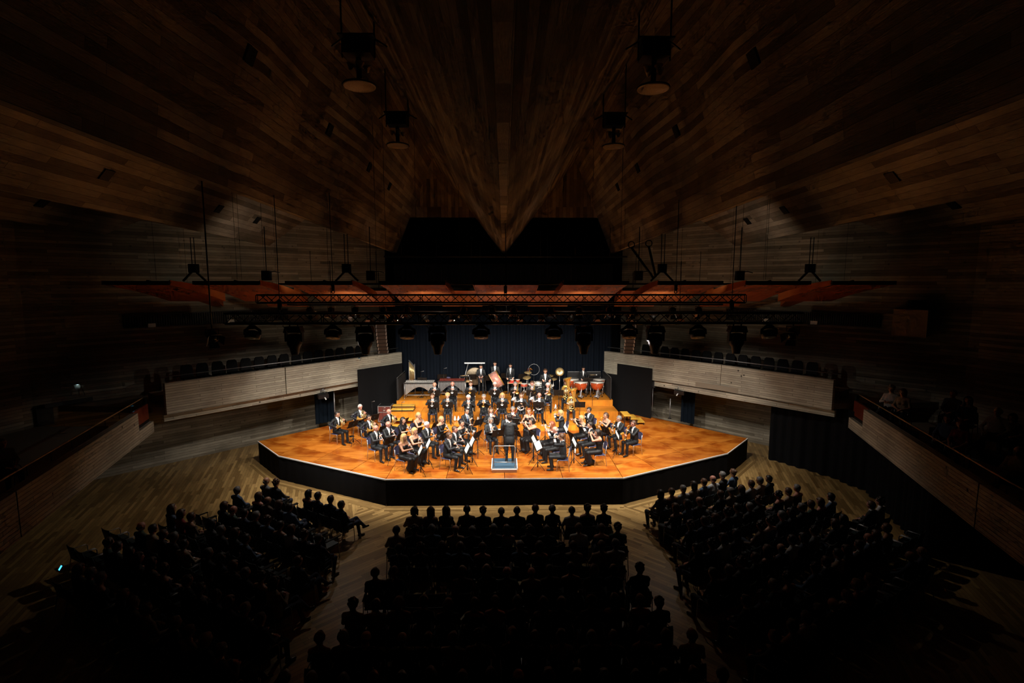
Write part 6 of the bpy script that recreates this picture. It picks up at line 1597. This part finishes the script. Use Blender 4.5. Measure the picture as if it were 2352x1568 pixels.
# ------------------------------------------------------------------ rigging over the stage: trusses, lamps, sound reflectors, line arrays
def truss(label, x0, x1, y, zt, zb, n):
    t = thing('lighting_truss', label, 'truss', ((x0 + x1) / 2, y, zb)); L = x1 - x0; h = zt - zb; d = h * 0.9
    for yy in (-d / 2, d / 2):
        for z in (0, h): MB().tube([(-L / 2, yy, z), (L / 2, yy, z)], 0.032, 8).build('chord', 'truss_black', t)
    sx = L / n; bm = MB().tube([(-sx / 2, 0, 0), (sx / 2, 0, h)], 0.013, 6).mesh('brace', 'truss_black'); bm2 = MB().tube([(-sx / 2, 0, h), (sx / 2, 0, 0)], 0.013, 6).mesh('brace', 'truss_black')
    bt = MB().tube([(-sx / 2, -d / 2, 0), (sx / 2, d / 2, 0)], 0.012, 6).mesh('brace', 'truss_black')
    for i in range(n):
        x = -L / 2 + sx * (i + 0.5)
        for yy, m_ in ((-d / 2, bm if i % 2 == 0 else bm2), (d / 2, bm2 if i % 2 == 0 else bm)):
            o = obj('brace', m_, t); o.location = (x, yy, 0)
        o = obj('brace', bt, t); o.location = (x, 0, 0)
    for k in range(0, 7):
        x = -L / 2 + L * k / 6
        for s in (-0.03, 0.03): MB().box((x + s, -d / 2, h / 2), (0.02, 0.03, h)).build('end_bar', 'truss_black', t)
    return t
RS = 0.86                                                            # the rig hangs over the front of the stage
def ceiling_z(x, y):
    x = abs(x); P = [(a if a is not None else max(top_w(y), 4.11), b) for a, b in PROF]
    if x <= P[0][0]: return keel(y)
    for (xa, za), (xb, zb) in zip(P, P[1:]):
        if xa <= x <= xb: return keel(y) + za + (zb - za) * (x - xa) / max(xb - xa, 1e-6)
    return keel(y) + 1
Y1, Y2 = 16.5 * RS, 20.6 * RS
T1 = dict(y=Y1, zt=at_y(1158, 719, Y1).z, zb=at_y(1158, 742, Y1).z)
T2 = dict(y=Y2, zt=at_y(1158, 677, Y2).z, zb=at_y(1158, 695, Y2).z)
truss('long black front truss carrying the row of moving lamps', at_y(522, 730, Y1).x, at_y(1838, 730, Y1).x, T1['y'], T1['zt'], T1['zb'], 52)
truss('upper black truss crossing in front of the orange reflectors', at_y(594, 690, Y2).x, at_y(1708, 690, Y2).x, T2['y'], T2['zt'], T2['zb'], 56)
# chains and hoists
def chain(px, ytop, ybot, Y, label, r_=0.014, hoist=None):
    Y = Y * RS if Y < 23.5 else Y; b = at_y(px, ybot, Y); a = Vector((b.x, Y, ceiling_z(b.x, Y)))
    t = thing('hoist_chain' if hoist else 'steel_cable', label, 'chain' if hoist else 'cable', b)
    MB().tube([(0, 0, 0.0), (0, 0, a.z - b.z)], r_, 6).build('line', 'black_metal', t)
    if hoist:
        MB().lathe([(0.02, 0.0), (0.06, 0.03), (0.06, hoist), (0.02, hoist + 0.05)], n=10).build('hook_block', 'black_metal', t)
        MB().ring((0, 0, -0.03), 0.05, 0.015, (0, 1, 0), 12, 6).build('hook', 'black_metal', t)
    return t
for px, yt, yb, Y, lb, h in ((643, 470, 712, 16.5, 'hoist chain at the left of the front truss', 0.24), (1680, 470, 712, 16.5, 'hoist chain at the right of the front truss', 0.24), (1161, 466, 674, 20.6, 'hoist chain at the middle of the upper truss', 0.24),
                             (765, 515, 668, 20.6, 'hoist chain at the left of the upper truss', 0.3), (1552, 515, 668, 20.6, 'hoist chain at the right of the upper truss', 0.3)): chain(px, yt, yb, Y, lb, 0.010, h)
for i, (px, yt, yb, Y, side) in enumerate(((545, 560, 642, 23.0, 'left'), (608, 500, 640, 23, 'left'), (755, 520, 642, 23, 'left'), (866, 485, 640, 22, 'left'), (888, 500, 640, 22, 'left'), (1257, 355, 640, 24, 'right'), (1424, 470, 640, 23, 'right'), (1432, 560, 640, 24, 'right'),
                                      (1700, 520, 640, 23, 'right'), (1758, 560, 642, 23.0, 'right'), (1103, 500, 640, 26, 'left'))):
    chain(px, yt, yb, Y, 'thin dark cable hanging above the %s reflectors, %s from the left edge' % (side, ORD[i]), 0.006)
# reflectors: tilted wooden panels, front edge high
RX = [307, 516, 729, 945, 1162, 1371, 1589, 1792, 1989]
RLB = ['outermost left', 'second from the left', 'third from the left', 'fourth from the left', 'middle', 'fourth from the right', 'third from the right', 'second from the right', 'outermost right']
def reflector(label, x, y0, y1, z0, z1, w, side):
    t = thing('sound_reflector', label, 'reflector', (x, y0, z0), 0, 'orange wooden sound reflectors')
    L = y1 - y0; dz = z1 - z0
    p = MB(); n = 8; V = []; F = []
    for k in (0, 1):
        for i in range(n + 1):
            for sx in (-1, 1):
                f = i / n; V.append((sx * w / 2, L * f, dz * f - 0.10 + 0.06 * math.sin(math.pi * f) - (0.03 if k else 0.0)))
    N1 = 2 * (n + 1)
    for i in range(n):
        a = 2 * i; F += [(a, a + 1, a + 3, a + 2), (N1 + a, N1 + a + 2, N1 + a + 3, N1 + a + 1), (a, a + 2, N1 + a + 2, N1 + a), (a + 1, N1 + a + 1, N1 + a + 3, a + 3)]
    F += [(0, N1, N1 + 1, 1), (N1 - 2, N1 - 1, 2 * N1 - 1, 2 * N1 - 2)]
    p.add(V, F, 0, False); p.build('panel', 'reflector_wood', t)
    for s in ((-1, 1) if side == 0 else (side,)):
        b = MB(); V = []; F = []
        for i in range(n + 1):
            f = i / n; zb_ = dz * f - 0.13 + 0.06 * math.sin(math.pi * f); hgt = 0.17 + 0.20 * f
            for e in (0, 0.035):
                V += [(s * (w / 2 + 0.01 + e), L * f, zb_), (s * (w / 2 + 0.01 + e), L * f, zb_ + hgt)]
        for i in range(n):
            a = 4 * i; F += [(a, a + 1, a + 5, a + 4), (a + 2, a + 6, a + 7, a + 3), (a + 1, a + 3, a + 7, a + 5), (a, a + 4, a + 6, a + 2)]
        F += [(0, 2, 3, 1), (4 * n, 4 * n + 1, 4 * n + 3, 4 * n + 2)]
        b.add(V, F); b.build('side_board', 'reflector_wood', t)
    MB().box((0, -0.03, -0.05), (w + 0.06, 0.06, 0.13)).build('front_frame', 'black_metal', t)
    MB().box((0, L * 0.55, dz * 0.55 + 0.12), (0.08, L * 0.8, 0.08), Matrix.Rotation(math.atan2(dz, L), 3, 'X')).build('spine', 'black_metal', t)
    for sx in (0.0,): MB().tube([(sx * w, L * 0.3, 0.05), (sx * w, L * 0.3, ceiling_z(x + sx * w, y0 + L * 0.3) - z0)], 0.005, 5).build('hanging_wire', 'black_metal', t)
    return t
for i, (px, lb) in enumerate(zip(RX, RLB)):
    x = at_y(px, 648, 21.0 * RS).x
    reflector('orange wooden sound reflector, %s of the front row' % lb, x, 21.15 * RS, 25.2 * RS, at_y(px, 646, 21.15 * RS).z, at_y(px, 690, 25.2 * RS).z + 0.1, 2.62 * RS, 1 if i < 4 else (-1 if i > 4 else 0))
for i in range(8):
    px = (RX[i] + RX[i + 1]) / 2; x = at_y(px, 648, 22.2).x
    reflector('smaller orange reflector behind the gap, %s from the left' % ORD[i], x, 22.3, 23.8, at_y(px, 661, 22.3).z, at_y(px, 697, 23.8).z, 1.8, 1 if i < 4 else -1)
# long black frame tubes behind the reflectors
for y, zpx, x0, x1, lb in ((23.9, 652, 640, 1680, 'long black pipe above the rear reflectors'), (27.4, 589, 882, 1440, 'black pipe hanging under the ceiling ridge tips')):
    a, b = at_y(x0, zpx, y), at_y(x1, zpx, y); t = thing('rigging_pipe', lb, 'pipe', (a.x, y, a.z)); MB().tube([(0, 0, 0), (b.x - a.x, 0, 0)], 0.045, 8).build('tube', 'black_metal', t)
    for k in range(7):
        xx = (b.x - a.x) * (k + 0.5) / 7; MB().tube([(xx, 0, 0), (xx, 0, 1.5)], 0.012, 6).build('dropper', 'black_metal', t)
# A-shaped hoists that carry the reflectors
for px, yt, lb in ((447, 545, 'left outer'), (797, 537, 'left inner'), (1520, 537, 'right inner'), (1859, 545, 'right outer')):
    b = at_y(px, 645, 22.6 * RS); t = thing('reflector_hoist', 'black A-shaped hoist above the reflectors, %s one' % lb, 'hoist', b)
    zt = at_y(px, 608, 22.6 * RS).z - b.z; zc = at_y(px, yt, 22.6 * RS).z - b.z
    MB().box((0, 0, zt - 0.13), (0.28, 0.24, 0.32)).build('motor_box', 'black_metal', t)
    for s in (-1, 1): MB().bar((s * 0.08, 0, zt - 0.26), (s * 0.42, 0, 0.0), 0.07, 0.06).build('brace', 'black_metal', t)
    for s in (-0.05, 0.07): MB().tube([(s, 0, zt), (s, 0, zc)], 0.014, 6).build('chain', 'black_metal', t)
for px, lb in ((613, 'left'), (1698, 'right'), (852, 'inner left'), (1466, 'inner right')):
    b = at_y(px, 645, 22.6 * RS); t = thing('hoist_motor', 'small black hoist motor above the %s reflectors' % lb, 'hoist', b)
    MB().box((0, 0, 0.2), (0.28, 0.25, 0.36)).build('motor', 'black_metal', t); MB().tube([(0, 0, 0.35), (0, 0, 2.0)], 0.015, 6).build('chain', 'black_metal', t); MB().tube([(0, 0, 0.3), (0.3, 0, 0.36), (0.5, 0, 0.3)], 0.015, 6).build('cable', 'black_metal', t)
for px0, py0, px1, py1, lb in ((1450, 568, 1502, 640, 'slanting black tube above the right reflectors, left one'), (1490, 565, 1506, 636, 'slanting black tube above the right reflectors, right one')):
    a, b = at_y(px0, py0, 22.6 * RS), at_y(px1, py1, 22.6 * RS); t = thing('slanting_tube', lb, 'tube', b); MB().tube([(0, 0, 0), a - b], 0.045, 8).build('tube', 'black_metal', t); MB().ring(a - b + Vector((0, 0, 0.1)), 0.12, 0.02, (0, 1, 0), 12, 6).build('loop', 'black_metal', t)
# moving profile lamps and round wash lamps under the front truss
ZT = T1['zb']
def moving_profile(label, x):
    t = thing('moving_profile_lamp', label, 'stage lamp', (x, Y1, ZT), 0, 'moving profile lamps on the front truss')
    for s in (-0.13, 0.13): MB().tube([(s, 0, 0.02), (s, 0, -0.10)], 0.025, 8).build('clamp', 'truss_black', t)
    MB().add([(sx * (0.24 if z else 0.30), sy * 0.16, -0.10 - 0.20 * (1 - z)) for z in (1, 0) for sx in (-1, 1) for sy in (-1, 1)], [(0, 1, 3, 2), (4, 6, 7, 5), (0, 4, 5, 1), (2, 3, 7, 6), (0, 2, 6, 4), (1, 5, 7, 3)]).build('base', 'black_metal', t)
    for s in (-1, 1): MB().box((s * 0.265, 0, -0.42), (0.05, 0.16, 0.36)).build('yoke_arm', 'black_metal', t)
    MB().lathe([(0.12, -0.34), (0.225, -0.38), (0.235, -0.68), (0.20, -0.76), (0.165, -0.80), (0.12, -1.03), (0.10, -1.04)], n=16).build('head', 'black_metal', t)
    MB().lathe([(0.115, -1.03), (0.0, -1.035)], n=16).build('lens', 'lens_glass', t)
    MB().tube([(-0.24, -0.17, -0.12), (-0.1, -0.19, -0.36), (0.12, -0.19, -0.36)], 0.01, 5).build('handle', 'steel', t)
    MB().tube([(-0.28, 0, 0.0), (-0.36, 0, -0.08), (-0.26, 0, -0.2)], 0.012, 6).build('cable', 'black_metal', t)
    t.scale = (RS * 0.97,) * 3
    return t
for i, px in enumerate((676, 839, 1005, 1341, 1505, 1692)): moving_profile('hanging black moving profile lamp, %s of six from the left' % ORD[i], at_y(px, 780, Y1).x)
def wash(label, x):
    t = thing('moving_wash_lamp', label, 'stage lamp', (x, Y1, ZT), 0, 'round wash lamps on the front truss')
    MB().tube([(0, 0, 0.02), (0, 0, -0.08)], 0.03, 8).build('clamp', 'truss_black', t)
    MB().lathe([(0.08, -0.05), (0.13, -0.09), (0.17, -0.14), (0.17, -0.17)], n=16).build('base', 'black_metal', t)
    for s in (-1, 1): MB().tube([(s * 0.12, 0, -0.15), (s * 0.24, 0, -0.22), (s * 0.255, 0, -0.36)], 0.045, 8).build('yoke_arm', 'black_metal', t)
    MB().lathe([(0.10, 0.13), (0.20, 0.10), (0.235, 0.0), (0.225, -0.12), (0.18, -0.13)], (0, 0, -0.36), (0, 0.35, 1), 20).build('head', 'black_metal', t)
    MB().lathe([(0.185, -0.125), (0.0, -0.135)], (0, 0, -0.36), (0, 0.35, 1), 20).build('lens', 'lens_glass', t)
    MB().ring((0, -0.02, -0.30), 0.19, 0.008, (0, -0.8, 0.6), 20, 5).build('rim', 'speaker_brown', t)
    t.scale = (RS,) * 3
    return t
for i, px in enumerate((580, 765, 935, 1105, 1272, 1445, 1603, 1766)): wash('hanging black round wash lamp, %s of eight from the left' % ORD[i], at_y(px, 765, Y1).x)
def fresnel(label, p, ang, tilt, lit=True, name='fresnel_lamp', k=1.0, parent_rod=0.0, group=None):
    t = thing(name, label, 'stage lamp', p, ang, group)
    rot = Matrix.Rotation(tilt, 3, 'X'); ax = rot @ Vector((0, -1, 0)); c = Vector((0, 0, -0.26 * k))
    MB().tube([(0, 0, 0.03), (0, 0, -0.05 * k)], 0.02 * k, 8).build('clamp', 'truss_black', t)
    MB().tube([(-0.17 * k, 0, -0.26 * k), (-0.17 * k, 0, -0.07 * k), (0.17 * k, 0, -0.07 * k), (0.17 * k, 0, -0.26 * k)], 0.014 * k, 6).build('yoke', 'black_metal', t)
    MB().lathe([(0.08 * k, -0.16 * k), (0.14 * k, -0.12 * k), (0.15 * k, 0.12 * k), (0.13 * k, 0.14 * k)], c, ax, 16).build('housing', 'black_metal', t)
    MB().lathe([(0.125 * k, 0.13 * k), (0.06 * k, 0.16 * k), (0.0, 0.165 * k)], c, ax, 16).build('lens', 'lens_lit' if lit else 'lens_glass', t)
    for a in (0, 90, 180, 270):
        q = Matrix.Rotation(R(a), 3, ax) @ (rot @ Vector((0, 0, 1)))
        s_ = q.cross(ax); m0 = c + ax * 0.14 * k + q * 0.13 * k; m1 = c + ax * 0.30 * k + q * 0.22 * k
        MB().add([m0 - s_ * 0.11 * k, m0 + s_ * 0.11 * k, m1 + s_ * 0.14 * k, m1 - s_ * 0.14 * k, m0 - s_ * 0.11 * k + q * 0.006, m0 + s_ * 0.11 * k + q * 0.006, m1 + s_ * 0.14 * k + q * 0.006, m1 - s_ * 0.14 * k + q * 0.006],
                 [(0, 1, 2, 3), (7, 6, 5, 4), (0, 4, 5, 1), (2, 6, 7, 3), (1, 5, 6, 2), (3, 7, 4, 0)]).build('barn_door', 'steel' if a in (0, 90) else 'black_metal', t)
    if parent_rod: MB().tube([(0, 0, 0), (0, 0, parent_rod)], 0.02, 6).build('hanging_rod', 'black_metal', t)
    return t
fresnel('barn-door lamp hanging alone left of the front truss', at_y(486, 750, 17.0 * RS), R(48), R(30), False, parent_rod=ceiling_z(8.4, 14.6) - 7.0, k=1.0)
fresnel('barn-door lamp at the right end of the front truss', at_y(1822, 744, Y1), R(-48), R(30), False, k=1.0)
# rows of lamps on the pipes further back
for Y, py, xs, lb in ((18.9, 700, (712, 760, 815, 880, 935, 1065, 1130, 1180, 1265, 1330, 1400, 1455, 1545, 1605), 'on the first rear pipe'), (20.6, 716, (790, 850, 912, 975, 1040, 1077, 1135, 1195, 1243, 1310, 1370, 1445, 1500, 1560), 'on the second rear pipe')):
    a, b = at_y(660, py, Y), at_y(1660, py, Y); t = thing('rigging_pipe', 'black lamp pipe behind the trusses, %s' % ('upper' if Y < 19.5 else 'lower'), 'pipe', (a.x, Y, a.z)); MB().tube([(0, 0, 0), (b.x - a.x, 0, 0)], 0.03, 8).build('tube', 'truss_black', t)
    for q in (0.1, 0.5, 0.9): MB().tube([((b.x - a.x) * q, 0, 0), ((b.x - a.x) * q, 0, 1.6)], 0.012, 6).build('dropper', 'black_metal', t)
    for i, px in enumerate(xs):
        p = at_y(px, py, Y); fresnel('small stage lamp %s, %s from the left' % (lb, ORD[i]), p, R(-25 + (i * 53) % 50) + (math.pi if i % 3 == 0 else 0), R(50 + (i * 29) % 30), i % 2 == 0, 'spot_lamp', 0.85, group='small lamps behind the trusses')
# line arrays
for s, px in ((-1, 872), (1, 1452)):
    p = at_y(px, 742, 26.2); t = thing('line_array', 'curved column of brown loudspeakers hanging above the %s balcony' % side_word(s), 'speaker', p)
    yy, zz, an = 0.0, 0.25, R(2)
    for k in range(9):
        an += R(3.2); rot = Matrix.Rotation(-s * R(28), 3, 'Z') @ Matrix.Rotation(an, 3, 'X')
        zz -= 0.19; yy += 0.19 * math.sin(an) * 0.9
        cbn = MB().box((0, yy, zz), (0.50, 0.32, 0.175), rot).build('cabinet', 'speaker_brown', t)
        for e in (-1, 1): MB().box(Vector((0, yy, zz)) + rot @ Vector((e * 0.24, -0.165, 0.0)), (0.05, 0.02, 0.17), rot).build('fitting', 'steel', cbn)
    MB().tube([(0, 0.05, 0.1), (0, 0.05, 2.6)], 0.02, 6).build('cable', 'black_metal', t)
# chandeliers in the deep coffers
for i, (px, py, Y) in enumerate(((826, 200, 12.1), (914, 336, 17.5), (1500, 206, 12.1), (1409, 338, 17.5))):
    p = at_y(px, py, Y); t = thing('ceiling_lamp', 'unlit round ceiling lamp, %s of the %s coffer' % ('nearer' if Y < 15 else 'farther', 'left' if i < 2 else 'right'), 'ceiling lamp', p, 0, 'round lamps under the ceiling')
    MB().lathe([(0.0, 0.02), (0.33, 0.02), (0.345, 0.0), (0.36, 0.03), (0.36, 0.06), (0.10, 0.10), (0.06, 0.14)], n=32).build('reflector_disc', 'lamp_disc', t)
    MB().ring((0, 0, 0.03), 0.36, 0.018, (0, 0, 1), 32, 6).build('rim', 'black_metal', t)
    MB().tube([(0, 0, 0.1), (0, 0, 0.62)], 0.06, 10).build('stem', 'black_metal', t)
    for a in range(4):
        q = Vector((math.cos(a * 1.57 + 0.4), math.sin(a * 1.57 + 0.4), 0)) * 0.17
        MB().lathe([(0.03, 0.12), (0.08, 0.02), (0.10, 0.0), (0.0, 0.03)], q + Vector((0, 0, 0.46)), (q.x, q.y, -1), 12).build('small_spot', 'lamp_disc', t)
    MB().box((0, 0, 0.80), (0.62, 0.42, 0.30)).build('housing', 'black_metal', t)
    zb = 1.02; MB().box((0, 0, zb), (0.78, 0.5, 0.03)).build('frame', 'black_metal', t)
    for s in (-1, 1): MB().bar((s * 0.36, 0, 0.62), (s * 0.36, 0, ceiling_z(p.x + s * 0.36, p.y) - p.z), 0.03, 0.03).build('hanger', 'black_metal', t); MB().bar((s * 0.36, 0, zb), (s * 0.62, 0.1, zb - 0.12), 0.03, 0.03).build('arm', 'black_metal', t)
# ventilation grille on the slanting walls, each slat on its own
for s in (-1, 1):
    a, b = (Vector((-11.05, 26.26)), Vector((-15.75, 21.34))) if s < 0 else (Vector((11.35, 25.94)), Vector((15.85, 21.24)))
    t = thing('vent_grille', 'long dark slatted grille on the slanting %s wall' % side_word(s), 'grille', (a.x, a.y, 6.1))
    d = b - a; L = d.length; u = d / L; n = Vector((-u.y, u.x)); n = n if n.y < 0 else -n; ang = math.atan2(u.y, u.x)
    slat = MB().box((0, 0, 0.29), (0.045, 0.05, 0.52)).mesh('slat', 'black_metal'); ns = 74
    for i in range(ns):
        o = obj('slat', slat, t); q = u * (L * (i + 0.5) / ns) + n * 0.07; o.location = (q.x, q.y, 0); o.rotation_euler = (0, 0, ang)
    for z in (0.03, 0.55): MB().bar((n.x * 0.07, n.y * 0.07, z), (d.x + n.x * 0.07, d.y + n.y * 0.07, z), 0.08, 0.05).build('frame_rail', 'black_metal', t)
    for i, f in enumerate((0.40, 0.86) if s < 0 else (0.30, 0.62)):
        q = a + u * L * f + n * 0.14; pl = thing('wall_card', 'small pale card under the %s grille, %s' % (side_word(s), ('nearer the stage', 'farther from the stage')[i]), 'card', (q.x, q.y, 6.08))
        MB().box((0, 0, 0.1), (0.28, 0.02, 0.16), Matrix.Rotation(ang, 3, 'Z')).build('card', 'paper', pl)
t = thing('wall_block', 'protruding concrete block at the end of the right grille', 'concrete block', (16.3, 20.2, 5.9))
q = MB(); q.box((0, 0, 0.5), (1.1, 0.8, 1.05), Matrix.Rotation(R(-46), 3, 'Z')); q.build('block', 'lamp_disc', t)
MB().box((0.1, -0.1, 1.25), (0.5, 0.3, 0.3), Matrix.Rotation(R(-20), 3, 'Z')).build('camera_box', 'black_metal', t)
bpy.context.view_layer.update()
